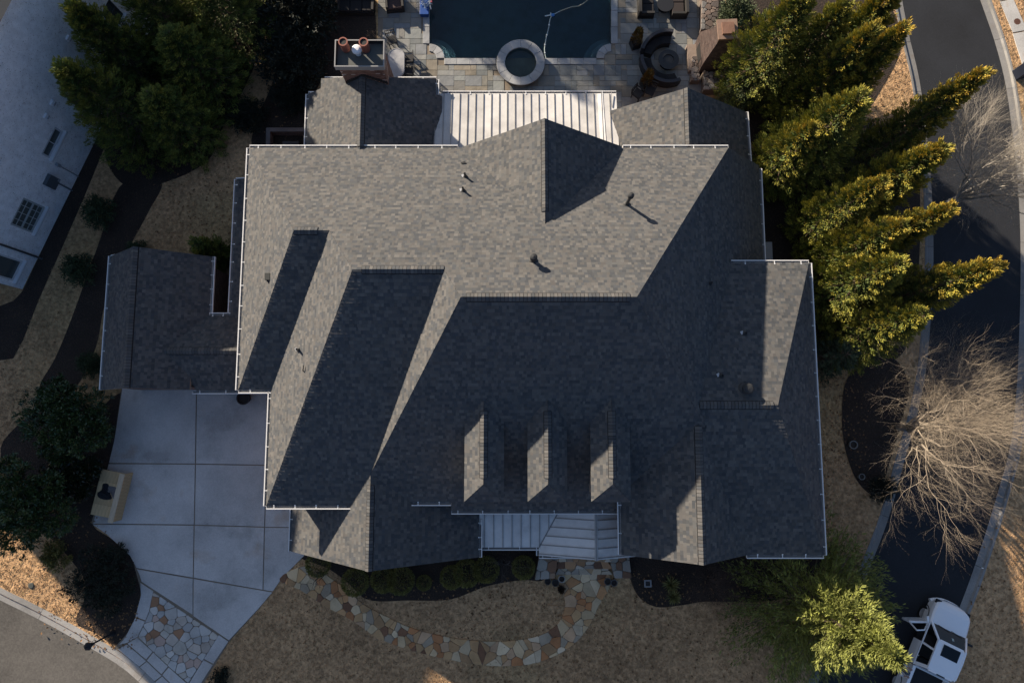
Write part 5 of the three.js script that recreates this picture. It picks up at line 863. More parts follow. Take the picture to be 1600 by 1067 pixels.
plant('bare_tree', 'tall leafless tree with pale tan twigs over the road, base in the roadside bed', 'bare tree', bareTree(9.8, 1.05, 401, 6, undefined, undefined, 0.17, 3, 7), W(1404, 668, 0).setY(0), 'leafless trees at the dark road', ['limbs', 'twigs'], [M.bark, M.bark], 0.93, 0.3);
plant('bare_tree', 'leafless grey tree over the far kerb, cut by the picture edge beside the tallest evergreens', 'bare tree', bareTree(9.2, 0.95, 402, 6, [0.34, 0.31, 0.265], [0.46, 0.41, 0.335], 0.16, 3, 9), W(1484, 316, 0).setY(0), 'leafless trees at the dark road', ['limbs', 'twigs'], [M.bark, M.bark], 1, 1.3);
plant('bare_shrub', 'large leafless brown shrub at the front wall below the right gable', 'bare shrub', bareTree(3.4, 1.3, 403, 5, [0.08, 0.06, 0.048], [0.10, 0.065, 0.05], 0.05, 3, 9), W(1105, 905, 0).setY(0), undefined, ['limbs', 'twigs'], [M.bark, M.bark]);
plant('bare_sapling', 'thin leafless sapling over the flagstones at the driveway end of the front walk', 'bare shrub', bareTree(3.0, 1.0, 404, 4, [0.055, 0.045, 0.04], [0.07, 0.055, 0.05], 0.045, 2, 3), W(505, 895, 0).setY(0), undefined, ['limbs', 'twigs'], [M.bark, M.bark]);
plant('bare_sapling', 'thin leafless crooked sapling in front of the porch hedge', 'bare shrub', bareTree(2.6, 1.1, 405, 4, [0.13, 0.11, 0.095], [0.14, 0.115, 0.1], 0.045, 2, 3), W(785, 880, 0).setY(0), undefined, ['limbs', 'twigs'], [M.bark, M.bark]);
plant('bare_sapling', 'thin leafless sapling by the tan grass strip at the picture edge', 'bare shrub', bareTree(2.8, 1.0, 406, 4, [0.06, 0.05, 0.04], [0.07, 0.055, 0.045], 0.04, 2, 3), W(70, 618, 0).setY(0), undefined, ['limbs', 'twigs'], [M.bark, M.bark]);

// ------------------------------------------------------------------ stone steps at the front door
reseed(501);
{
  const st = thing('front_steps', 'flagstone steps between two low flagstone-topped walls under the metal porch', 'steps', null);
  const zt = W(910, 868, 0.3).z - 0.6, P0 = (u, v, y) => W(u, v, y);
  const pier = (pts, y) => { const p = px(pts, y), w = new Geo(); w.slab(p, -0.1, y - 0.04, [0.24, 0.2, 0.165], 0.01); put('step_wall', w.make(), M.stone, st); const hold = new THREE.Group(); hold.name = 'wall_cap'; st.add(hold); flagstones(hold, p, 0.42, y - 0.045, y + 0.02, [[0.30, 0.20, 0.13], [0.34, 0.30, 0.25], [0.24, 0.13, 0.075], [0.30, 0.27, 0.22], [0.36, 0.33, 0.28]], 0.02, 0.4); };
  pier([[845, 855], [874, 855], [867, 903.5], [836, 906]], 0.5); pier([[947, 855], [982, 855], [987, 903.5], [961, 903.5]], 0.5);
  for (const [v0, v1, y] of [[850, 878, 0.46], [876, 889, 0.31], [887, 898, 0.16]]) { const p = px([[873, v0], [949, v0], [958, v1], [868, v1]], y), w = new Geo(); w.slab(p, -0.1, y - 0.03, [0.22, 0.19, 0.16], 0.01); put('step_riser', w.make(), M.stone, st); const hold = new THREE.Group(); hold.name = 'tread'; st.add(hold); flagstones(hold, p, 0.4, y - 0.035, y + 0.015, FLAG, 0.018, 0.4); }
}
// pots: hollow rims and dark soil
function pot(name, label, u, v, r, h, c, group, leafy) {
  const t = thing(name, label, 'plant pot', W(u, v, h).setY(0), 0, group), g = new Geo(); g.lathe([[r * 0.72, 0], [r * 0.95, h * 0.75], [r * 1.08, h * 0.8], [r * 1.08, h], [r * 0.9, h], [r * 0.86, h - 0.09]], 0, 0, 0, 22, c); put('pot', g.make(), M.plain, t);
  const s = new Geo(); s.lathe([[r * 0.88, h - 0.08], [0, h - 0.07]], 0, 0, 0, 18, [0.02, 0.015, 0.012]); put('soil', s.make(), M.plain, t);
  if (leafy) { const l = new Geo(); for (let k = 0; k < 160; k++) { const d = sphereDir(); d.y = Math.abs(d.y); spray(l, V(d.x * r * 0.7, h - 0.05, d.z * r * 0.7), V(d.x * 0.7, d.y + 0.3, d.z * 0.7).normalize(), rr(0.08, 0.2), 0.05, mul3([0.05, 0.03, 0.012], rr(0.7, 1.3)), mul3([0.07, 0.04, 0.015], rr(0.7, 1.3))); } put('foliage', l.make(), M.leaf, t); }
}
pot('plant_pot', 'pale-rimmed pot at the foot of the left step wall, nearest the treads', 878, 905, 0.16, 0.34, [0.33, 0.34, 0.33], 'pots at the front steps');
pot('plant_pot', 'dark pot at the foot of the left step wall, between its two neighbours', 868, 911, 0.17, 0.3, [0.05, 0.055, 0.055], 'pots at the front steps');
pot('plant_pot', 'dark pot at the outer corner of the left step wall', 856, 909, 0.15, 0.26, [0.05, 0.05, 0.05], 'pots at the front steps');
pot('plant_pot', 'pot of small brown leaves at the grass edge of the flagstone landing', 877, 921, 0.16, 0.22, [0.06, 0.05, 0.045], 'pots at the front steps', true);
pot('plant_pot', 'dark pot with a pale rim at the inner foot of the right step wall', 950, 909, 0.17, 0.3, [0.10, 0.105, 0.10], 'pots at the front steps');
pot('plant_pot', 'dark pot with a pale rim at the outer foot of the right step wall', 960, 911, 0.16, 0.28, [0.12, 0.12, 0.115], 'pots at the front steps');
pot('plant_pot', 'larger grey ring-rimmed pot in the roadside bed under the bare tree', 1335, 695, 0.2, 0.35, [0.22, 0.22, 0.21], 'pots in the roadside bed');
pot('plant_pot', 'smaller grey ring-rimmed pot in the roadside bed near the kerb', 1348, 745, 0.15, 0.3, [0.20, 0.20, 0.19], 'pots in the roadside bed');
pot('plant_pot', 'dark rounded pot at the edge of the driveway under the main roof eave', 379, 622, 0.32, 0.5, [0.035, 0.028, 0.028]);
{ const t = thing('drain_box', 'small square grey drain box in the dark bed right of the front steps', 'drain', W(1012, 911, 0).setY(0), 0.02), g = new Geo(); for (const [x, z, a, b] of [[0, 0.15, 0.36, 0.06], [0, -0.15, 0.36, 0.06], [0.15, 0, 0.06, 0.24], [-0.15, 0, 0.06, 0.24]]) g.box(x, 0.06, z, a, 0.14, b, 0, [0.27, 0.27, 0.27]); put('frame', g.make(), M.plain, t); const q = new Geo(); q.box(0, 0.0, 0, 0.24, 0.05, 0.24, 0, [0.04, 0.04, 0.045]); put('grate', q.make(), M.plain, t); }

// ------------------------------------------------------------------ wooden bench beside the driveway with a dark jacket on it
{
  const c = W(170, 772, 0.5).setY(0), a = W(158, 735, 0.5), b = W(140, 806, 0.5), dx = b.x - a.x, dz = b.z - a.z, L = Math.hypot(dx, dz), turn = Math.atan2(dx, dz);
  const t = thing('wooden_bench', 'pale raw-timber bench with a wide board back at the edge of the driveway', 'bench', c, turn), wood = [0.62, 0.45, 0.25];
  const n = 4, w = 1.28; reseed(502);
  for (let i = 0; i < n; i++) { const g = new Geo(), pw = L / n; g.box(-0.04, 0.5, -L / 2 + (i + 0.5) * pw, w, 0.04, pw - 0.012, 0, mul3(wood, rr(0.82, 1.12))); put('plank', g.make(), M.wood, t); }
  const bk = new Geo(); bk.box(w / 2 + 0.03, 0.50, 0.03, 0.05, 0.95, L + 0.12, 0, mul3(wood, 0.9)); bk.box(w / 2 + 0.03, 0.99, 0.03, 0.26, 0.035, L + 0.14, 0, [0.56, 0.46, 0.33]); put('backrest', bk.make(), M.wood, t);
  for (const [x, z] of [[-w / 2 + 0.02, -L / 2 + 0.1], [-w / 2 + 0.02, L / 2 - 0.1], [w / 2 - 0.1, -L / 2 + 0.1], [w / 2 - 0.1, L / 2 - 0.1]]) { const g = new Geo(); g.box(x, 0.24, z, 0.09, 0.48, 0.09, 0, mul3(wood, 0.85)); put('leg', g.make(), M.wood, t); }
  const cl = (name, label, cat, pts, y, hgt, colr) => { const p = px(pts, y), m = p.reduce((s, q) => [s[0] + q[0] / p.length, s[1] + q[1] / p.length], [0, 0]), g = new Geo(), sp = smooth(p, 4, true), N = sp.length, R = 5, at = (k, j) => { const f = j / R, h = y + hgt * (1 - f * f) * (0.75 + 0.25 * Math.sin(k * 0.9 + j * 1.7)); return V(m[0] + (sp[k % N][0] - m[0]) * f, j === R ? y : h, m[1] + (sp[k % N][1] - m[1]) * f); }; for (let j = 0; j < R; j++) for (let k = 0; k < N; k++) { const A = [at(k, j), at(k + 1, j), at(k + 1, j + 1), at(k, j + 1)]; const nn = V().subVectors(A[1], A[3]).cross(V().subVectors(A[2], A[0])); if (nn.y < 0) A.reverse(); g.quad(...A, colr); } const o = thing(name, label, cat, V(m[0], y, m[1])); put('cloth', g.make(V(m[0], y, m[1])), M.cloth, o); };
  cl('jacket', 'crumpled dark blue-black jacket lying on the wooden bench', 'jacket', [[160, 756], [168, 756], [170, 764], [172, 772], [174, 779], [165, 781], [153, 777], [151, 771], [158, 765]], 0.525, 0.11, [0.012, 0.014, 0.019]);
  cl('blanket', 'folded grey blanket beside the dark jacket on the wooden bench', 'blanket', [[170, 759], [186, 765], [183, 774], [178, 782], [175, 777], [172, 770], [158, 768], [163, 761]], 0.523, 0.07, [0.16, 0.15, 0.15]);
}
{ // street lamp at the kerb
  const q = W(176, 989, 0).setY(0), t = thing('street_lamp', 'black lantern post at the kerb beside the rounded bed', 'street lamp', q), g = new Geo(), k = [0.012, 0.013, 0.016];
  g.lathe([[0.13, 0], [0.13, 0.12], [0.08, 0.3], [0.045, 0.4], [0.04, 1.55], [0.055, 1.6], [0.03, 1.66]], 0, 0, 0, 14, k); put('post', g.make(), M.plain, t);
  const l = new Geo(); l.lathe([[0.06, 1.66], [0.16, 2.05], [0.2, 2.06], [0.2, 2.1], [0.05, 2.26], [0.02, 2.34], [0, 2.36]], 0, 0, 0, 6, k); put('lantern', l.make(), M.plain, t);
}
{ const q = W(48, 915, 0).setY(0), t = thing('drain_grate', 'small dark round grate in the straw-coloured lawn by the kerb', 'drain', q), g = new Geo(); g.lathe([[0.15, 0], [0.15, 0.03], [0.12, 0.045], [0, 0.045]], 0, 0, 0, 20, [0.06, 0.065, 0.055]); put('cover', g.make(), M.plain, t); }

// ------------------------------------------------------------------ terrace furniture
{ // oval table with three chairs
  const c = W(619, 98, 0.72).setY(0), t = thing('oval_table', 'long oval grey table beside the chimney', 'table', c, 0), g = new Geo(), N = 32, hw = 0.46, hl = 0.40; const p = []; for (let i = 0; i < N; i++) { const a = i / N * 6.2832; p.push([hw * Math.cos(a), hw * Math.sin(a) + (Math.sin(a) >= 0 ? hl : -hl)]); }
  g.slab(p, 0.66, 0.72, [0.36, 0.36, 0.37], 0.012); put('tabletop', g.make(), M.stone, t); const r = new Geo(); for (let i = 0; i < N; i++) { const a = p[i], b = p[(i + 1) % N]; r.beam(V(a[0] * 0.93, 0.726, a[1] * 0.96), V(b[0] * 0.93, 0.726, b[1] * 0.96), 0.03, 0.02, [0.28, 0.28, 0.29]); } put('table_rim', r.make(), M.plain, t);
  const l = new Geo(); l.lathe([[0.3, 0], [0.28, 0.05], [0.1, 0.12], [0.09, 0.6], [0.2, 0.66]], 0, 0, 0, 16, [0.12, 0.12, 0.12]); put('pedestal', l.make(), M.plain, t);
}
function metalChair(label, u, v, turn, group) {
  const t = thing('patio_chair', label, 'chair', W(u, v, 0.45).setY(0), turn, group), k = [0.02, 0.02, 0.022];
  const s = new Geo(); s.box(0, 0.44, 0, 0.5, 0.05, 0.5, 0, k); put('seat', s.make(), M.plain, t);
  const b = new Geo(); for (const [a, e] of [[V(-0.24, 0.44, -0.25), V(-0.24, 0.9, -0.32)], [V(0.24, 0.44, -0.25), V(0.24, 0.9, -0.32)], [V(-0.24, 0.9, -0.32), V(0.24, 0.9, -0.32)], [V(-0.24, 0.68, -0.29), V(0.24, 0.68, -0.29)]]) b.beam(a, e, 0.045, 0.045, k); for (let i = 0; i < 4; i++) b.beam(V(-0.15 + i * 0.1, 0.5, -0.26), V(-0.15 + i * 0.1, 0.9, -0.32), 0.025, 0.025, k); put('backrest', b.make(), M.plain, t);
  for (const x of [-0.25, 0.25]) { const a = new Geo(); a.beam(V(x, 0.66, -0.28), V(x, 0.66, 0.2), 0.05, 0.035, k); a.beam(V(x, 0.44, 0.2), V(x, 0.66, 0.2), 0.035, 0.035, k, V(1, 0, 0)); put('armrest', a.make(), M.plain, t); }
  for (const [x, z] of [[-0.22, -0.22], [0.22, -0.22], [-0.22, 0.22], [0.22, 0.22]]) { const a = new Geo(); a.box(x, 0.21, z, 0.04, 0.42, 0.04, 0, k); put('leg', a.make(), M.plain, t); }
  return t;
}
metalChair('dark metal armchair at the far end of the oval grey table', 612, 62, 0.3, 'chairs at the oval table'); metalChair('dark armchair at the pool side of the oval grey table, nearer the far end', 638, 92, -1.5, 'chairs at the oval table'); metalChair('dark armchair at the pool side of the oval grey table, nearer the roof', 639, 112, -1.65, 'chairs at the oval table');
metalChair('dark armchair on the terrace between the curved sofa and the back wing roof', 997, 146, 0.9, 'chairs below the curved sofa'); metalChair('dark chair tucked against the outer end of the curved sofa by the back wing roof', 1016, 141, -0.4, 'chairs below the curved sofa');
function sofa(name, label, u, v, w, d, turn, cc, y = 0.42) {
  const t = thing(name, label, 'sofa', W(u, v, y).setY(0), turn), b = new Geo(); b.box(0, 0.15, 0, w, 0.3, d, 0, [0.02, 0.018, 0.016]); put('base', b.make(), M.plain, t);
  const n = Math.max(1, Math.round(w / 0.75)); for (let i = 0; i < n; i++) { const g = new RoundedBoxGeometry(w / n - 0.02, 0.16, d * 0.75, 3, 0.05), m = put('seat_cushion', g, new THREE.MeshStandardMaterial({ color: col(...cc), roughness: 0.95 }), t); m.position.set(-w / 2 + (i + 0.5) * w / n, 0.38, d * 0.1); }
  const k = new Geo(); k.box(0, 0.45, -d / 2 + 0.08, w, 0.6, 0.14, 0, [0.022, 0.02, 0.018]); put('backrest', k.make(), M.plain, t); for (const s of [-1, 1]) { const a = new Geo(); a.box(s * (w / 2 - 0.06), 0.36, 0.03, 0.12, 0.5, d - 0.1, 0, [0.022, 0.02, 0.018]); put('armrest', a.make(), M.plain, t); }
}
sofa('patio_sofa', 'dark sofa at the top edge of the picture left of the pool terrace', 556, 6, 2.0, 0.9, 0, [0.02, 0.018, 0.018]); sofa('patio_armchair', 'dark reddish-brown armchair at the top edge between the sofa and the pool', 616, 2, 1.0, 0.9, 0.1, [0.07, 0.045, 0.04]);
sofa('patio_sofa', 'dark sofa at the top edge beyond the curved sofa', 1010, 6, 1.3, 0.9, 1.57, [0.016, 0.014, 0.014]); sofa('patio_sofa', 'dark brown sofa at the top edge facing the stone wall', 1062, 4, 1.5, 0.9, -1.57, [0.03, 0.022, 0.02]);
{ const t = thing('round_table', 'round dark table at the top edge between the two dark sofas', 'table', W(1040, 6, 0.45).setY(0)), g = new Geo(); g.lathe([[0.3, 0], [0.3, 0.4], [0.46, 0.42], [0.46, 0.47], [0, 0.47]], 0, 0, 0, 26, [0.012, 0.012, 0.013]); put('tabletop', g.make(), M.paint, t); const q = new Geo(); q.box(-0.05, 0.03, 0.72, 0.75, 0.06, 0.3, 0, [0.15, 0.14, 0.12]); put('footboard', q.make(), M.plain, t); }
{ // curved sectional round a fire table
  const c = W(1043, 92, 0.4).setY(0), t = thing('curved_sofa', 'curved dark sectional sofa in two arcs around a round fire table', 'sofa', c), dk = [0.010, 0.011, 0.013], dk2 = [0.019, 0.02, 0.026];
  const arc = (r0, r1, y0, y1, a0, a1, cc, n = 18) => { const g = new Geo(), p = (r, a) => [r * Math.cos(a), r * Math.sin(a)]; for (let i = 0; i < n; i++) { const A = lerp(a0, a1, i / n), B = lerp(a0, a1, (i + 1) / n); const q = [p(r0, A), p(r1, A), p(r1, B), p(r0, B)]; g.slab(q, y0, y1, cc, 0.004); } return g.make(); };
  for (const [a0, a1] of [[3.42, 4.92], [1.15, 3.18]]) {
    put('seat_base', arc(0.88, 1.5, 0.0, 0.3, a0, a1, [0.012, 0.011, 0.01]), M.plain, t);
    const m = Math.max(2, Math.round((a1 - a0) / 0.5)); for (let i = 0; i < m; i++) put('seat_cushion', arc(0.9, 1.34, 0.3, 0.44, lerp(a0, a1, (i + 0.01) / m), lerp(a0, a1, (i + 0.99) / m), mul3(dk, rr(0.8, 1.3)), 6), M.cloth, t);
    put('backrest', arc(1.38, 1.56, 0.28, 0.78, a0, a1, dk2), M.paint, t);
  }
  const f = thing('fire_table', 'round black fire table inside the curved sofa', 'fire pit', W(1045, 93, 0.4).setY(0)), g = new Geo(); g.lathe([[0.42, 0], [0.44, 0.36], [0.56, 0.38], [0.57, 0.43], [0.3, 0.43], [0.28, 0.38], [0, 0.37]], 0, 0, 0, 32, [0.013, 0.014, 0.015]); put('tabletop', g.make(), M.paint, f);
}
const planterLeaf = (() => { reseed(505); const g = new Geo(); for (let k = 0; k < 900; k++) { const y = rnd(), r = 0.3 * Math.sqrt(1 - y * 0.8) * Math.sqrt(rnd()), a = rr(0, 6.28), d = V(Math.cos(a) * 0.5, rr(0.4, 1), Math.sin(a) * 0.5).normalize(), c = mul3(mix3([0.10, 0.07, 0.015], [0.22, 0.13, 0.02], rnd()), rr(0.6, 1.2)); spray(g, V(r * Math.cos(a), 0.5 + y * 1.1, r * Math.sin(a)), d, rr(0.1, 0.18), 0.055, c, c); } return g.make(); })();
for (const [u, v, r, lab] of [[994, 64, 0.35, 'square black planter with an orange-brown shrub at the pool end of the curved sofa'], [1010, 128, 0.3, 'square black planter with an orange-brown shrub at the roof end of the curved sofa']]) {
  const t = thing('shrub_planter', lab, 'planter', W(u, v, 0.5).setY(0), r, 'planters at the ends of the curved sofa'), g = new Geo(); for (const [x, z, a, b] of [[0, 0.22, 0.5, 0.05], [0, -0.22, 0.5, 0.05], [0.225, 0, 0.05, 0.39], [-0.225, 0, 0.05, 0.39]]) g.box(x, 0.27, z, a, 0.54, b, 0, [0.014, 0.015, 0.017]); put('box', g.make(), M.paint, t); const s = new Geo(); s.box(0, 0.44, 0, 0.4, 0.06, 0.39, 0, [0.02, 0.015, 0.012]); put('soil', s.make(), M.plain, t); put('foliage', planterLeaf, M.leaf, t); }
{ // outdoor fireplace: wide firebox, sloping shoulders, square stack
  const c = W(1108, 95, 0.2).setY(0), t = thing('outdoor_fireplace', 'brown brick outdoor fireplace with sloping shoulders and a square chimney stack', 'fireplace', c, 0.05), br = [1, 1, 1];
  const g = new Geo(), box = (x0, x1, y0, y1, z0, z1) => g.box((x0 + x1) / 2, (y0 + y1) / 2, (z0 + z1) / 2, x1 - x0, y1 - y0, z1 - z0); box(-0.7, 0.7, 0, 1.35, -1.05, 0.75);
  const A = [V(-0.7, 1.35, -1.05), V(0.7, 1.35, -1.05), V(0.7, 1.35, 0.75), V(-0.7, 1.35, 0.75)], B = [V(-0.28, 2.5, -0.62), V(0.62, 2.5, -0.62), V(0.62, 2.5, 0.32), V(-0.28, 2.5, 0.32)]; for (let i = 0; i < 4; i++) { const j = (i + 1) % 4; g.quad(A[j], A[i], B[i], B[j], br); } box(-0.28, 0.62, 2.5, 2.95, -0.62, 0.32); put('brick_body', g.make(), M.darkBrick, t);
  const s = new Geo(); s.box(0.17, 3.0, -0.15, 1.04, 0.1, 1.08, 0, [0.23, 0.15, 0.11]); put('chimney_cap', s.make(), M.stone, t); const f = new Geo(); f.box(0.17, 3.1, -0.15, 0.62, 0.14, 0.62, 0, [0.20, 0.105, 0.07]); put('flue_block', f.make(), M.stone, t);
  const h = new Geo(); h.box(-0.95, 0.2, -0.15, 0.5, 0.4, 1.5, 0, [0.25, 0.19, 0.15]); put('hearth', h.make(), M.stone, t); const o = new Geo(); o.box(-0.702, 0.75, -0.15, 0.02, 0.7, 0.9, 0, [0.01, 0.01, 0.01]); put('firebox_opening', o.make(), M.plain, t);
}
function stoneWall(label, pts, y, cat = 'stone wall') { const t = thing('stone_wall', label, cat, null, 0, undefined), p = px(pts, y), w = new Geo(); w.slab(p, -0.1, y - 0.05, [0.13, 0.10, 0.085], 0.01); put('wall_core', w.make(), M.stone, t); flagstones(t, p, 0.27, y - 0.06, y + 0.03, [[0.14, 0.10, 0.08], [0.20, 0.15, 0.12], [0.10, 0.08, 0.07], [0.26, 0.22, 0.19], [0.17, 0.16, 0.15]], 0.02, 0.5); return t; }
reseed(506); stoneWall('low rough stone wall running from the top edge to the outdoor fireplace', [[1098, -20], [1124, -20], [1122, 46], [1096, 46]], 0.6); stoneWall('low rough stone wall between the outdoor fireplace and the back wing roof, farther from the sofa', [[1100, 112], [1130, 112], [1128, 140], [1100, 140]], 0.6); stoneWall('narrow stone hearth wall between curved sofa and outdoor fireplace', [[1082, 88], [1092, 88], [1094, 126], [1080, 126]], 0.45);
{ const t = thing('fire_wood', 'short pale log leaning at the foot of the outdoor fireplace', 'log', null), g = new Geo(); const a = W(1094, 124, 0.5), b = W(1102, 110, 0.75); g.tube([a, b], 0.06, 8, [0.26, 0.2, 0.14], true); put('log', g.make(a), M.bark, t); t.position.copy(a); }
{ // low brick wall round the sunken corner left of the back wing
  const t = thing('low_brick_wall', 'low brown brick wall around the dark corner left of the back wing', 'brick wall', null), g = new Geo(), k = [0.20, 0.155, 0.135], y = 0.55, p = (u, v) => W(u, v, y); const a = p(419, 226), b = p(419, 203), c = p(478, 203);
  g.beam(V(a.x, y - 0.35, a.z + 0.8), V(b.x, y - 0.35, b.z), 0.18, 0.7, k); g.beam(V(b.x - 0.09, y - 0.35, b.z), V(c.x + 0.3, y - 0.35, c.z), 0.18, 0.7, k); put('wall', g.make(), M.brick, t); const cp = new Geo(); cp.beam(V(a.x, y + 0.03, a.z + 0.8), V(b.x, y + 0.03, b.z - 0.11), 0.22, 0.05, [0.12, 0.1, 0.095]); cp.beam(V(b.x + 0.112, y + 0.03, b.z), V(c.x + 0.3, y + 0.03, c.z), 0.22, 0.05, [0.16, 0.115, 0.10]); put('coping', cp.make(), M.stone, t);
  const s = new Geo(); s.box((b.x + c.x) / 2 + 0.1, 0.12, b.z + 0.75, 0.9, 0.24, 0.5, 0, [0.07, 0.06, 0.055]); put('step', s.make(), M.stone, t);
}

// ------------------------------------------------------------------ things in and beside the pool
{
  const c = W(663, 12, 0.3).setY(0), t = thing('blue_box', 'blue plastic box with a tangle of pale netting on its lid at the pool edge', 'storage box', c), g = new RoundedBoxGeometry(0.46, 0.3, 0.85, 3, 0.03), m = put('box', g, std({ color: col(0.008, 0.05, 0.21), roughness: 0.45 }), t); m.position.y = 0.21; const l = put('lid', new RoundedBoxGeometry(0.5, 0.06, 0.9, 3, 0.02), std({ color: col(0.01, 0.06, 0.25), roughness: 0.45 }), t); l.position.y = 0.37;
  reseed(507); const n = thing('pool_net', 'tangle of pale pool netting and a white tube across the blue box', 'pool net', W(668, 6, 0.45)), q = new Geo(); for (let i = 0; i < 14; i++) { const p = [V(rr(-.2, .15), rr(0, .08), rr(-.2, .2))]; for (let k = 0; k < 6; k++) p.push(p[k].clone().add(V(rr(-.12, .12), rr(-.03, .03), rr(-.12, .12)))); q.tube(p, 0.012, 5, [0.40, 0.47, 0.52]); } put('netting', q.make(), M.plain, n); const tu = new Geo(); tu.tube([V(0.1, 0.06, -0.1), V(0.2, 0.03, 0.35)], 0.035, 8, [0.45, 0.46, 0.47], true); put('tube', tu.make(), M.plain, n); const pk = new Geo(); pk.lathe([[0, -0.05], [0.06, 0], [0, 0.05]], 0.22, 0.05, -0.1, 10, [0.5, 0.1, 0.14]); put('float', pk.make(), M.plain, n);
}
{
  const a = [[853, 91], [851, 78], [853, 62], [857, 45], [861, 27], [870, 20], [893, 11], [905, 9], [918, 0], [925, -12]].map(([u, v]) => W(u, v, -0.1)), t = thing('pool_cleaner', 'pool cleaner with pale segmented hose trailing across the water from the spa', 'pool cleaner', W(861, 24, -0.1)), o = t.position;
  const p = new THREE.CatmullRomCurve3(a).getPoints(60), g = new Geo(); g.tube(p.slice(0, 36), 0.028, 7, [0.36, 0.43, 0.42]); g.tube(p.slice(35), 0.03, 7, [0.34, 0.33, 0.24]); put('hose', g.make(o), M.plain, t);
  for (let i = 4; i < 34; i += 6) { const w = new Geo(); w.lathe([[0, -0.05], [0.05, -0.03], [0.05, 0.03], [0, 0.05]], p[i].x - o.x, 0.01, p[i].z - o.z, 10, [0.5, 0.55, 0.55]); put('hose_float', w.make(), M.plain, t); }
  const h = new RoundedBoxGeometry(0.2, 0.12, 0.18, 3, 0.05), m = put('body', h, std({ color: col(0.03, 0.16, 0.42), roughness: 0.4 }), t); m.position.set(0.1, 0.03, 0.0); const f = new Geo(); f.beam(V(-0.35, 0.02, 0.06), V(0.05, 0.03, -0.02), 0.06, 0.03, [0.42, 0.5, 0.52]); f.beam(V(-0.02, 0.02, -0.16), V(0, 0.02, 0.05), 0.05, 0.03, [0.42, 0.5, 0.52]); put('fin', f.make(), M.plain, t);
}
{ const q = W(1598, 112, 0.3).setY(0), t = thing('parked_bin', 'dark blue wheeled bin cut by the picture edge on the far pavement', 'bin', q, 0.3), g = put('bin_body', new RoundedBoxGeometry(0.55, 0.9, 0.6, 3, 0.05), std({ color: col(0.012, 0.016, 0.03), roughness: 0.5 }), t); g.position.y = 0.45; const l = put('lid', new RoundedBoxGeometry(0.6, 0.06, 0.66, 2, 0.02), std({ color: col(0.02, 0.022, 0.03), roughness: 0.5 }), t); l.position.y = 0.93; }
{ const t = thing('grey_cabinet', 'narrow grey utility cabinet against the right wall just behind the right roof block', 'utility cabinet', W(1197, 395, 0.9).setY(0)), m = put('cabinet', new RoundedBoxGeometry(0.42, 1.2, 0.95, 2, 0.03), std({ color: col(0.2, 0.2, 0.2), roughness: 0.6 }), t); m.position.y = 0.6; const l = put('lid', new RoundedBoxGeometry(0.46, 0.05, 1.0, 2, 0.02), std({ color: col(0.26, 0.26, 0.26), roughness: 0.6 }), t); l.position.y = 1.22; }

// fallen leaves and bark scattered over beds and lawn
{
  reseed(601); const g = new Geo(); g.quad(V(-0.05, 0, -0.02), V(-0.02, 0.012, 0.03), V(0.05, 0.004, 0.02), V(0.02, 0.02, -0.03), [1, 1, 1]);
  const areas = [[120, 890, 60, 110, 220], [170, 980, 45, 35, 160], [1230, 720, 70, 160, 160], [440, 90, 70, 130, 300], [300, 330, 60, 80, 120], [1330, 640, 30, 90, 160], [650, 920, 150, 18, 160], [1100, 920, 110, 25, 200], [700, 960, 260, 60, 160], [950, 1010, 280, 60, 180], [1360, 150, 60, 60, 120], [1560, 900, 50, 160, 80]];
  const n = areas.reduce((s, a) => s + a[4], 0), m = lit(new THREE.InstancedMesh(g.make(), std({ roughness: 0.95, side: THREE.DoubleSide }), n)); m.name = 'fallen_leaves'; m.userData.kind = 'stuff'; m.userData.label = 'dry brown leaves scattered over beds and lawn';
  const o = new THREE.Object3D(), c = new THREE.Color(); let k = 0; for (const [u, v, du, dv, q] of areas) for (let i = 0; i < q; i++) { const p = W(u + rr(-du, du), v + rr(-dv, dv), 0.03); o.position.copy(p); o.rotation.set(rr(-0.3, 0.3), rr(0, 6.28), rr(-0.3, 0.3)); o.scale.setScalar(rr(0.6, 1.5)); o.updateMatrix(); m.setMatrixAt(k, o.matrix); const f = rr(0.5, 1.3); c.setRGB(0.20 * f, 0.11 * f, 0.05 * f); m.setColorAt(k++, c); }
  scene.add(m);
}

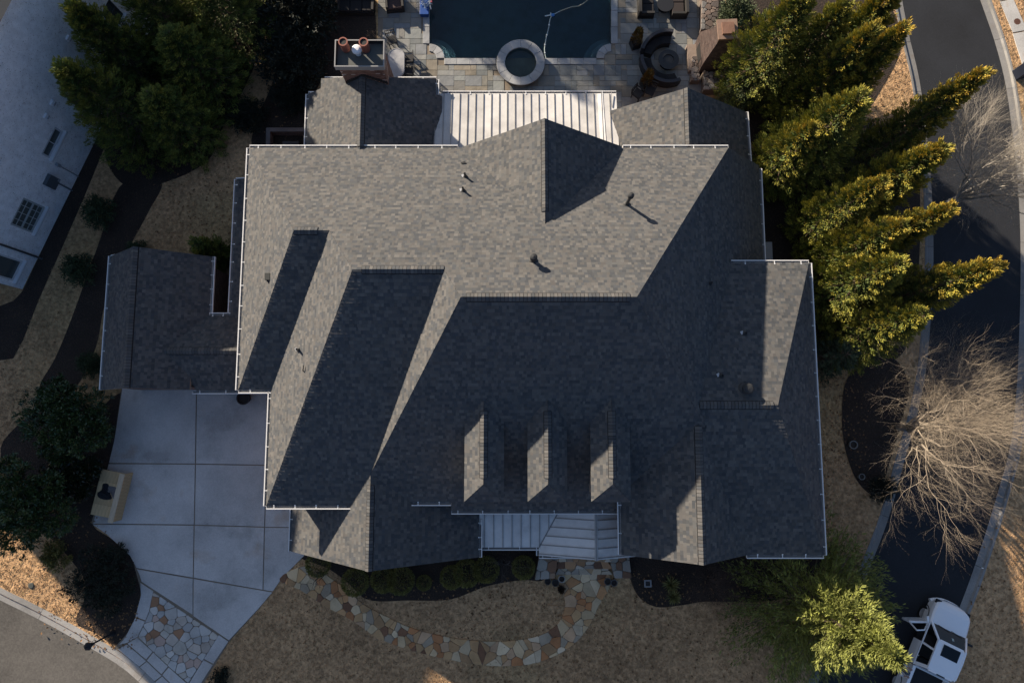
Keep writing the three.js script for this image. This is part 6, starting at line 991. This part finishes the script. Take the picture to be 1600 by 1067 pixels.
// dormant grass: short straw tufts over the lawns in view
{
  reseed(602); const g = new Geo(); for (let i = 0; i < 4; i++) { const a = i * 1.9, d = V(Math.cos(a) * 0.7, 0.75, Math.sin(a) * 0.7).normalize(); spray(g, V(0.01 * Math.cos(a), -0.005, 0.01 * Math.sin(a)), d, 0.075, 0.022, [0.8, 0.8, 0.8], [1.1, 1.1, 1.1]); }
  const no = [roadPoly, pool];
  for (const f of GRASS_FREE) no.push(f);
  const boxes = no.map((p) => { let a = 1e9, b = -1e9, c = 1e9, d = -1e9; p.forEach(([x, z]) => { a = Math.min(a, x); b = Math.max(b, x); c = Math.min(c, z); d = Math.max(d, z); }); return [a, b, c, d]; });
  const spots = []; for (let i = 0; i < 150000; i++) { const u = rr(-20, 1620), v = rr(-20, 1090), q = W(u, v, 0); if (q.x > -10 && q.x < 13.4 && q.z > -17 && q.z < 5.5) continue; if (no.some((p, k) => { const b = boxes[k]; return q.x > b[0] && q.x < b[1] && q.z > b[2] && q.z < b[3] && inside([q.x, q.z], p); })) continue; spots.push([q.x, q.z]); }
  const m = lit(new THREE.InstancedMesh(g.make(), std({ roughness: 1, vertexColors: true, side: THREE.DoubleSide }), spots.length)); m.name = 'grass'; m.userData.kind = 'stuff'; m.userData.label = 'short straw-coloured dormant grass of the lawns';
  const o = new THREE.Object3D(), c = new THREE.Color(); spots.forEach(([x, z], k) => { o.position.set(x, 0, z); o.rotation.set(0, rr(0, 6.28), 0); const s = rr(0.6, 1.35); o.scale.set(s, s * rr(0.5, 1), s); o.updateMatrix(); m.setMatrixAt(k, o.matrix); const f = rr(0.55, 1.15), gr = rnd() < 0.1; c.setRGB((gr ? 0.25 : 0.44) * f, (gr ? 0.215 : 0.28) * f, (gr ? 0.09 : 0.145) * f); m.setColorAt(k, c); }); scene.add(m);
}

// ------------------------------------------------------------------ white pickup with its driver's door open
const truckTurn = 1.118, truckPos = V(21.96 - 0.437 * 2.7, -0.1, 9.2 + 0.899 * 2.7);
{
  const t = thing('pickup_truck', 'white crew-cab pickup with sunroof and open front door at the bottom edge', 'pickup truck', truckPos, truckTurn);
  const X = (a) => a + 2.7, wh = [1, 1, 1];
  const carM = new THREE.MeshPhysicalMaterial({ color: col(0.90, 0.91, 0.915), roughness: 0.30, clearcoat: 1, clearcoatRoughness: 0.06, side: THREE.DoubleSide });
  const ring = (w, b, tp, cr) => [[-w + 0.06, b], [-w, b + 0.12], [-w, tp - 0.2], [-w + 0.035, tp - 0.06], [-w + 0.12, tp], [-w * 0.5, tp + cr * 0.75], [0, tp + cr], [w * 0.5, tp + cr * 0.75], [w - 0.12, tp], [w - 0.035, tp - 0.06], [w, tp - 0.2], [w, b + 0.12], [w - 0.06, b]];
  const secs = [[0.10, 0.42, 0.45, 0.80, 0.02], [0.05, 0.62, 0.44, 0.88, 0.03], [-0.03, 0.78, 0.42, 0.95, 0.04], [-0.14, 0.89, 0.40, 1.02, 0.05], [-0.32, 0.955, 0.38, 1.08, 0.065], [-0.75, 0.985, 0.38, 1.13, 0.06], [-1.15, 0.985, 0.38, 1.18, 0.045], [-1.22, 0.985, 0.38, 1.18, 0.0], [-2.2, 0.985, 0.38, 1.18, 0.0], [-3.36, 0.985, 0.38, 1.18, 0.0]];
  const g = new Geo(), rd = new Geo(); let prev;
  secs.forEach(([a, w, b, tp, cr], i) => { const r = ring(w, b, tp, cr).map(([z, y]) => V(X(a), y, z)); if (prev) for (let k = 0; k < r.length - 1; k++) { if (i === 8 && k < 4) continue; if (i >= 8 && k >= 4 && k < 8) continue; (i === 9 && k < 4 ? rd : g).quad(prev[k], r[k], r[k + 1], prev[k + 1], wh); } prev = r; }); put('rear_door', rd.make(), carM, t);
  const f0 = ring(0.42, 0.45, 0.80, 0.02).map(([z, y]) => V(X(0.10), y, z)); g.poly(f0, wh); put('body', g.make(), carM, t);
  const inn = new Geo(), dk = [0.02, 0.02, 0.021]; inn.box(X(-2.25), 0.5, 0, 2.1, 0.1, 1.8, 0, dk); inn.box(X(-1.35), 0.95, 0, 0.3, 0.35, 1.75, 0, dk); inn.box(X(-3.3), 0.9, 0, 0.06, 0.8, 1.75, 0, dk); put('cabin_floor', inn.make(), M.plain, t);
  for (const [a, z] of [[-2.0, -0.42], [-2.0, 0.42]]) { const s = new Geo(); s.box(X(a), 0.72, z, 0.5, 0.2, 0.5, 0, [0.05, 0.05, 0.052]); s.box(X(a - 0.28), 1.08, z, 0.16, 0.7, 0.48, 0, [0.05, 0.05, 0.052]); put('seat', s.make(), M.cloth, t); }
  { const s = new Geo(); s.box(X(-2.95), 0.75, 0, 0.5, 0.2, 1.5, 0, [0.045, 0.045, 0.047]); s.box(X(-3.2), 1.05, 0, 0.14, 0.55, 1.5, 0, [0.045, 0.045, 0.047]); put('rear_seat', s.make(), M.cloth, t); }
  { const s = new Geo(), p = []; for (let i = 0; i <= 16; i++) { const a = i / 16 * 6.2832; p.push(V(X(-1.62) - 0.06 * Math.sin(a), 1.12 + 0.17 * Math.sin(a), -0.42 + 0.18 * Math.cos(a))); } s.tube(p, 0.018, 6, dk); put('steering_wheel', s.make(), M.plain, t); }
  // cab: pillars, roof, glass
  const A0 = (s) => V(X(-1.12), 1.19, 0.90 * s), A1 = (s) => V(X(-1.76), 1.80, 0.69 * s), B0 = (s) => V(X(-2.22), 1.17, 0.95 * s), B1 = (s) => V(X(-2.30), 1.83, 0.70 * s), C0 = (s) => V(X(-3.28), 1.17, 0.95 * s), C1 = (s) => V(X(-3.16), 1.81, 0.68 * s), D0 = (s) => V(X(-3.36), 1.18, 0.86 * s), D1 = (s) => V(X(-3.24), 1.79, 0.64 * s);
  const pl = new Geo(); for (const s of [-1, 1]) { pl.beam(A0(s), A1(s), 0.09, 0.07, wh); pl.beam(B0(s), B1(s), 0.10, 0.05, wh, V(0, 0, 1)); pl.beam(C0(s), C1(s), 0.16, 0.06, wh, V(0, 0, 1)); pl.beam(A1(s), B1(s), 0.08, 0.09, wh); pl.beam(B1(s), C1(s), 0.08, 0.09, wh); pl.beam(V(X(-1.2), 1.175, 0.965 * s), V(X(-3.36), 1.175, 0.965 * s), 0.06, 0.05, wh); if (s > 0) continue; } pl.beam(D0(-1), D0(1), 0.05, 0.06, wh); put('pillar', pl.make(), carM, t);
  const rg = new Geo(), rows = [[-1.70, 0.62, 1.79], [-1.82, 0.69, 1.845], [-2.3, 0.72, 1.875], [-2.9, 0.71, 1.87], [-3.2, 0.67, 1.835], [-3.3, 0.60, 1.78]]; let pr; for (const [a, w, y] of rows) { const r = [-1, -0.94, -0.6, 0, 0.6, 0.94, 1].map((k) => V(X(a), y - (Math.abs(k) === 1 ? 0.06 : Math.abs(k) > 0.9 ? 0.012 : 0.02 * k * k - 0.012), k * w)); if (pr) for (let k = 0; k < 6; k++) rg.quad(pr[k + 1], r[k + 1], r[k], pr[k], wh); pr = r; } put('roof', rg.make(), carM, t);
  const glass = (name, pts) => { const q = new Geo(); q.poly(pts, wh); put(name, q.make(), M.glass, t); };
  glass('windshield', [V(X(-1.14), 1.20, -0.84), V(X(-1.14), 1.20, 0.84), V(X(-1.73), 1.79, 0.64), V(X(-1.73), 1.79, -0.64)]); glass('rear_window', [V(X(-3.355), 1.2, -0.8), V(X(-3.25), 1.78, -0.6), V(X(-3.25), 1.78, 0.6), V(X(-3.355), 1.2, 0.8)]);
  for (const s of [-1, 1]) { const o = 0.012 * s; if (s > 0) glass('side_window', [V(X(-1.3), 1.2, 0.93 + o), V(X(-2.18), 1.2, 0.935 + o), V(X(-2.26), 1.79, 0.715 + o), V(X(-1.85), 1.77, 0.71 + o)]); glass('side_window', [V(X(-2.28), 1.2, s * 0.935 + o), V(X(-2.85), 1.2, s * 0.935 + o), V(X(-2.83), 1.77, s * 0.715 + o), V(X(-2.34), 1.79, s * 0.715 + o)]); glass('quarter_window', [V(X(-2.91), 1.2, s * 0.935 + o), V(X(-3.2), 1.22, s * 0.93 + o), V(X(-3.1), 1.74, s * 0.725 + o), V(X(-2.89), 1.77, s * 0.717 + o)]); }
  { const m = put('sunroof', new RoundedBoxGeometry(0.56, 0.012, 0.86, 2, 0.005), M.glass, t); m.position.set(X(-2.12), 1.889, 0.0); }
  // bed
  const bd = new Geo(); for (const s of [-1, 1]) { bd.box(X(-4.45), 0.82, 0.93 * s, 2.1, 0.84, 0.11, 0, wh); bd.box(X(-4.45), 1.25, 0.925 * s, 2.1, 0.03, 0.15, 0, wh); } bd.box(X(-3.42), 0.86, 0, 0.06, 0.74, 1.76, 0, wh); put('bed_side', bd.make(), carM, t); const tg = new Geo(); tg.box(X(-5.52), 0.84, 0, 0.07, 0.8, 1.84, 0, wh); put('tailgate', tg.make(), carM, t); const fl = new Geo(); fl.box(X(-4.46), 0.78, 0, 2.02, 0.06, 1.75, 0, [0.012, 0.012, 0.013]); put('bed_liner', fl.make(), M.plain, t);
  // open door
  const d = new THREE.Group(); d.name = 'front_door'; t.add(d); d.position.set(X(-1.2), 0, -0.97); d.rotation.y = -1.13;
  const dp = put('door_panel', new RoundedBoxGeometry(1.0, 0.68, 0.11, 3, 0.04), carM, d); dp.position.set(-0.5, 0.82, 0.0); const df = new Geo(); df.beam(V(-0.08, 1.15, 0.02), V(-0.62, 1.74, 0.2), 0.05, 0.05, wh); df.beam(V(-0.62, 1.74, 0.2), V(-1.0, 1.76, 0.21), 0.05, 0.05, wh); df.beam(V(-0.97, 1.15, 0.02), V(-1.0, 1.76, 0.21), 0.05, 0.05, wh, V(0, 0, 1)); put('door_frame', df.make(), carM, d); const dh = new Geo(); dh.box(-0.85, 1.0, -0.065, 0.16, 0.04, 0.03, 0, [0.5, 0.5, 0.5]); put('handle', dh.make(), M.paint, d);
  for (const [s, par, px0, pz] of [[1, t, X(-1.35), 1.12], [-1, d, -0.16, -0.2]]) { const m = put('side_mirror', new RoundedBoxGeometry(0.12, 0.2, 0.26, 3, 0.04), s > 0 ? M.dark : carM, par); m.position.set(px0, 1.24, pz); }
  for (const s of [-1, 1]) { const q = new Geo(); q.quad(V(X(0.015), 0.74, s * 0.80), V(X(0.015), 0.92, s * 0.77), V(X(0.07), 0.83, s * 0.5), V(X(0.075), 0.72, s * 0.5), [1, 1, 1]); const m = put('headlight', new RoundedBoxGeometry(0.22, 0.14, 0.3, 3, 0.05), M.glass, t); m.position.set(X(-0.09), 0.88, s * 0.76); const tl = put('tail_light', new RoundedBoxGeometry(0.06, 0.4, 0.12, 2, 0.02), std({ color: col(0.25, 0.01, 0.01), roughness: 0.3 }), t); tl.position.set(X(-5.53), 0.95, s * 0.9); }
  const gr = new Geo(); gr.box(X(0.10), 0.68, 0, 0.03, 0.24, 0.72, 0, [0.015, 0.015, 0.016]); for (let i = 0; i < 4; i++) gr.box(X(0.118), 0.58 + i * 0.06, 0, 0.012, 0.018, 0.72, 0, [0.3, 0.3, 0.31]); put('grille', gr.make(), M.paint, t); const bq = new Geo(), bpts = []; for (let i = 0; i <= 12; i++) { const z = lerp(-0.93, 0.93, i / 12); bpts.push(V(X(0.08 - 0.30 * Math.pow(Math.abs(z) / 0.93, 2.6)), 0.5, z)); } bq.tube(bpts, 0.11, 10, wh, true); put('bumper', bq.make(), carM, t); const rb = put('bumper', new RoundedBoxGeometry(0.16, 0.18, 1.8, 3, 0.05), std({ color: col(0.4, 0.4, 0.41), roughness: 0.35 }), t); rb.position.set(X(-5.62), 0.55, 0);
  const wip = new Geo(); wip.beam(V(X(-1.13), 1.225, -0.6), V(X(-1.2), 1.29, 0.0), 0.02, 0.02, dk); wip.beam(V(X(-1.13), 1.225, 0.1), V(X(-1.2), 1.29, 0.65), 0.02, 0.02, dk); put('wiper', wip.make(), M.plain, t);
  const br = new Geo(); br.box(X(-3.29), 1.8, 0, 0.06, 0.05, 0.4, 0, [0.02, 0.02, 0.022]); put('brake_light', br.make(), M.plain, t); const tag2 = new Geo(); tag2.quad(V(X(-1.42), 1.50, 0.04), V(X(-1.42), 1.50, 0.16), V(X(-1.53), 1.60, 0.16), V(X(-1.53), 1.60, 0.04), [0.35, 0.42, 0.4]); put('parking_sticker', tag2.make(), M.plain, t);
  for (const a of [-0.92, -4.55]) for (const s of [-1, 1]) { const w = new THREE.Group(); w.name = 'wheel'; t.add(w); w.position.set(X(a), 0.4, 0.86 * s); w.rotation.x = Math.PI / 2 * s; const ty = new Geo(); ty.lathe([[0.24, -0.12], [0.37, -0.12], [0.4, -0.08], [0.4, 0.08], [0.37, 0.12], [0.24, 0.12]], 0, 0, 0, 28, [0.012, 0.012, 0.012]); put('tyre', ty.make(), M.plain, w); const ri = new Geo(); ri.lathe([[0.25, 0.1], [0.2, 0.07], [0.07, 0.06], [0.06, 0.1], [0, 0.11]], 0, 0, 0, 20, [0.4, 0.4, 0.41]); put('rim', ri.make(), M.paint, w); }
  for (const a of [-0.92, -4.55]) for (const s of [-1, 1]) { const p = new Geo(); let q0; for (let i = 0; i <= 12; i++) { const an = Math.PI * i / 12, q = [V(X(a) + 0.44 * Math.cos(an), 0.42 + 0.44 * Math.sin(an), s * 0.993), V(X(a) + 0.5 * Math.cos(an), 0.42 + 0.5 * Math.sin(an), s * 0.993)]; if (q0) p.quad(q0[0], q0[1], q[1], q[0], wh); q0 = q; } put('wheel_arch', p.make(), new THREE.MeshStandardMaterial({ color: col(0.02, 0.02, 0.02), roughness: 0.7, side: THREE.DoubleSide }), t); }
}

// ------------------------------------------------------------------ person standing at the truck bed
function fieldGeo(c, half, N, dist, colour) { // closed surface where dist = 0 inside a cube about c
  const mc = new MarchingCubes(N, new THREE.MeshStandardMaterial(), false, false, 60000); mc.isolation = 0;
  const h = N / 2; for (let k = 0; k < N; k++) for (let j = 0; j < N; j++) for (let i = 0; i < N; i++) mc.field[i + j * N + k * N * N] = -dist(c.x + (i - h) / h * half, c.y + (j - h) / h * half, c.z + (k - h) / h * half);
  mc.update(); const n = mc.count, g = new THREE.BufferGeometry(), p = new Float32Array(n * 3), nn = new Float32Array(n * 3), cc = new Float32Array(n * 3), e = 0.004;
  for (let i = 0; i < n; i++) { const x = c.x + mc.positionArray[3 * i] * half, y = c.y + mc.positionArray[3 * i + 1] * half, z = c.z + mc.positionArray[3 * i + 2] * half; p.set([x, y, z], 3 * i); const v = V(dist(x + e, y, z) - dist(x - e, y, z), dist(x, y + e, z) - dist(x, y - e, z), dist(x, y, z + e) - dist(x, y, z - e)).normalize(); nn.set([v.x, v.y, v.z], 3 * i); cc.set(colour(x, y, z), 3 * i); }
  for (let i = 0; i < n; i += 3) { // wind every face like its normal
    const P = [0, 1, 2].map((k) => V(p[3 * (i + k)], p[3 * (i + k) + 1], p[3 * (i + k) + 2])), f = V().subVectors(P[1], P[0]).cross(V().subVectors(P[2], P[0])); if (f.x * nn[3 * i] + f.y * nn[3 * i + 1] + f.z * nn[3 * i + 2] < 0) for (const a of [p, nn, cc]) for (let k = 0; k < 3; k++) { const s = a[3 * (i + 1) + k]; a[3 * (i + 1) + k] = a[3 * (i + 2) + k]; a[3 * (i + 2) + k] = s; }
  }
  g.setAttribute('position', new THREE.BufferAttribute(p, 3)); g.setAttribute('normal', new THREE.BufferAttribute(nn, 3)); g.setAttribute('color', new THREE.BufferAttribute(cc, 3)); g.setAttribute('uv', new THREE.BufferAttribute(new Float32Array(n * 2), 2)); return g;
}
function capsules(list, k = 0.03) { // [ax, ay, az, ra, bx, by, bz, rb]: tapered limbs joined smoothly
  return (x, y, z) => { let d = 9; for (const [ax, ay, az, ra, bx, by, bz, rb] of list) { const ux = bx - ax, uy = by - ay, uz = bz - az, t = Math.min(1, Math.max(0, ((x - ax) * ux + (y - ay) * uy + (z - az) * uz) / (ux * ux + uy * uy + uz * uz + 1e-9))); const e = Math.hypot(x - ax - ux * t, y - ay - uy * t, z - az - uz * t) - lerp(ra, rb, t); const h = Math.max(k - Math.abs(d - e), 0) / k; d = Math.min(d, e) - h * h * k * 0.25; } return d; };
}
{
  const at = V(truckPos.x + 0.437 * (-3.85 + 2.7) + 0.899 * -1.62, -0.1, truckPos.z - 0.899 * (-3.85 + 2.7) + 0.437 * -1.62);
  const pn = thing('person', 'person in pale shirt and dark cap with hands on the white pickup bed', 'person', at, truckTurn);
  const skin = [0.36, 0.21, 0.15], shirt = [0.56, 0.55, 0.54], jean = [0.03, 0.04, 0.065], shoe = [0.02, 0.018, 0.016];
  const body = []; for (const s of [-1, 1]) body.push([s * 0.11, 0.05, 0.1, 0.04, s * 0.11, 0.06, -0.06, 0.05], [s * 0.11, 0.09, -0.05, 0.05, s * 0.11, 0.48, -0.02, 0.062], [s * 0.11, 0.48, -0.02, 0.065, s * 0.09, 0.92, -0.02, 0.092], [s * 0.19, 1.42, 0.12, 0.06, s * 0.27, 1.2, 0.26, 0.05], [s * 0.27, 1.2, 0.26, 0.046, s * 0.2, 1.31, 0.5, 0.032], [s * 0.08, 1.3, 0.06, 0.115, s * 0.14, 1.42, 0.11, 0.075]);
  body.push([0, 0.92, -0.02, 0.135, 0, 1.1, 0.02, 0.125], [0, 1.1, 0.02, 0.125, 0, 1.36, 0.09, 0.125], [0, 1.42, 0.12, 0.06, 0, 1.54, 0.16, 0.052], [0, 1.56, 0.17, 0.055, 0, 1.6, 0.18, 0.06]);
  put('body', fieldGeo(V(0, 0.83, 0.1), 0.92, 92, capsules(body, 0.05), (x, y, z) => y < 0.11 ? shoe : y < 0.98 ? jean : (y > 1.475 && Math.abs(x) < 0.09 && z > 0.1) || (z > 0.36) ? skin : shirt), M.plain, pn);
  const hd = capsules([[0, 1.62, 0.19, 0.082, 0, 1.70, 0.175, 0.092], [0, 1.575, 0.235, 0.04, 0, 1.60, 0.225, 0.055], [0, 1.655, 0.275, 0.012, 0, 1.63, 0.288, 0.016], [-0.088, 1.655, 0.175, 0.016, -0.09, 1.625, 0.18, 0.012], [0.088, 1.655, 0.175, 0.016, 0.09, 1.625, 0.18, 0.012], [-0.02, 1.598, 0.274, 0.008, 0.02, 1.598, 0.274, 0.008]], 0.02);
  put('head', fieldGeo(V(0, 1.66, 0.2), 0.17, 60, hd, (x, y, z) => (z > 0.255 && Math.abs(y - 1.665) < 0.010 && Math.abs(Math.abs(x) - 0.033) < 0.014) ? [0.03, 0.025, 0.022] : (z > 0.268 && Math.abs(y - 1.598) < 0.008 && Math.abs(x) < 0.026) ? [0.28, 0.11, 0.09] : y > 1.66 && z < 0.2 ? [0.05, 0.04, 0.035] : skin), M.plain, pn);
  const cap = new Geo(); cap.lathe([[0.104, 0.0], [0.103, 0.045], [0.085, 0.085], [0.045, 0.108], [0, 0.114]], 0, 1.685, 0.172, 22, [0.06, 0.075, 0.10]); cap.box(0, 1.692, 0.30, 0.15, 0.012, 0.1, 0, [0.05, 0.06, 0.085]); put('cap', cap.make(), M.cloth, pn);
  for (const s of [-1, 1]) { const c = V(s * 0.2, 1.31, 0.5), L = [[c.x, c.y, c.z, 0.030, c.x, c.y - 0.005, c.z + 0.05, 0.034], [c.x - 0.02, c.y - 0.005, c.z + 0.06, 0.022, c.x + 0.02, c.y - 0.005, c.z + 0.06, 0.022]]; [[-0.03, 0.068], [-0.01, 0.078], [0.011, 0.074], [0.03, 0.06]].forEach(([o, l]) => { const b = V(c.x + o, c.y, c.z + 0.085), m = V(b.x + o * 0.1, b.y - 0.006, b.z + l * 0.55), e = V(m.x, m.y - 0.03, m.z + l * 0.3); L.push([b.x, b.y, b.z, 0.0095, m.x, m.y, m.z, 0.0088], [m.x, m.y, m.z, 0.0088, e.x, e.y, e.z, 0.0075]); }); L.push([c.x - s * 0.025, c.y, c.z + 0.03, 0.012, c.x - s * 0.06, c.y - 0.012, c.z + 0.06, 0.010], [c.x - s * 0.06, c.y - 0.012, c.z + 0.06, 0.010, c.x - s * 0.062, c.y - 0.022, c.z + 0.09, 0.0085]); put('hand', fieldGeo(V(c.x, c.y - 0.01, c.z + 0.07), 0.12, 60, capsules(L, 0.012), () => skin), M.plain, pn); }
}

renderer.render(scene, camera);
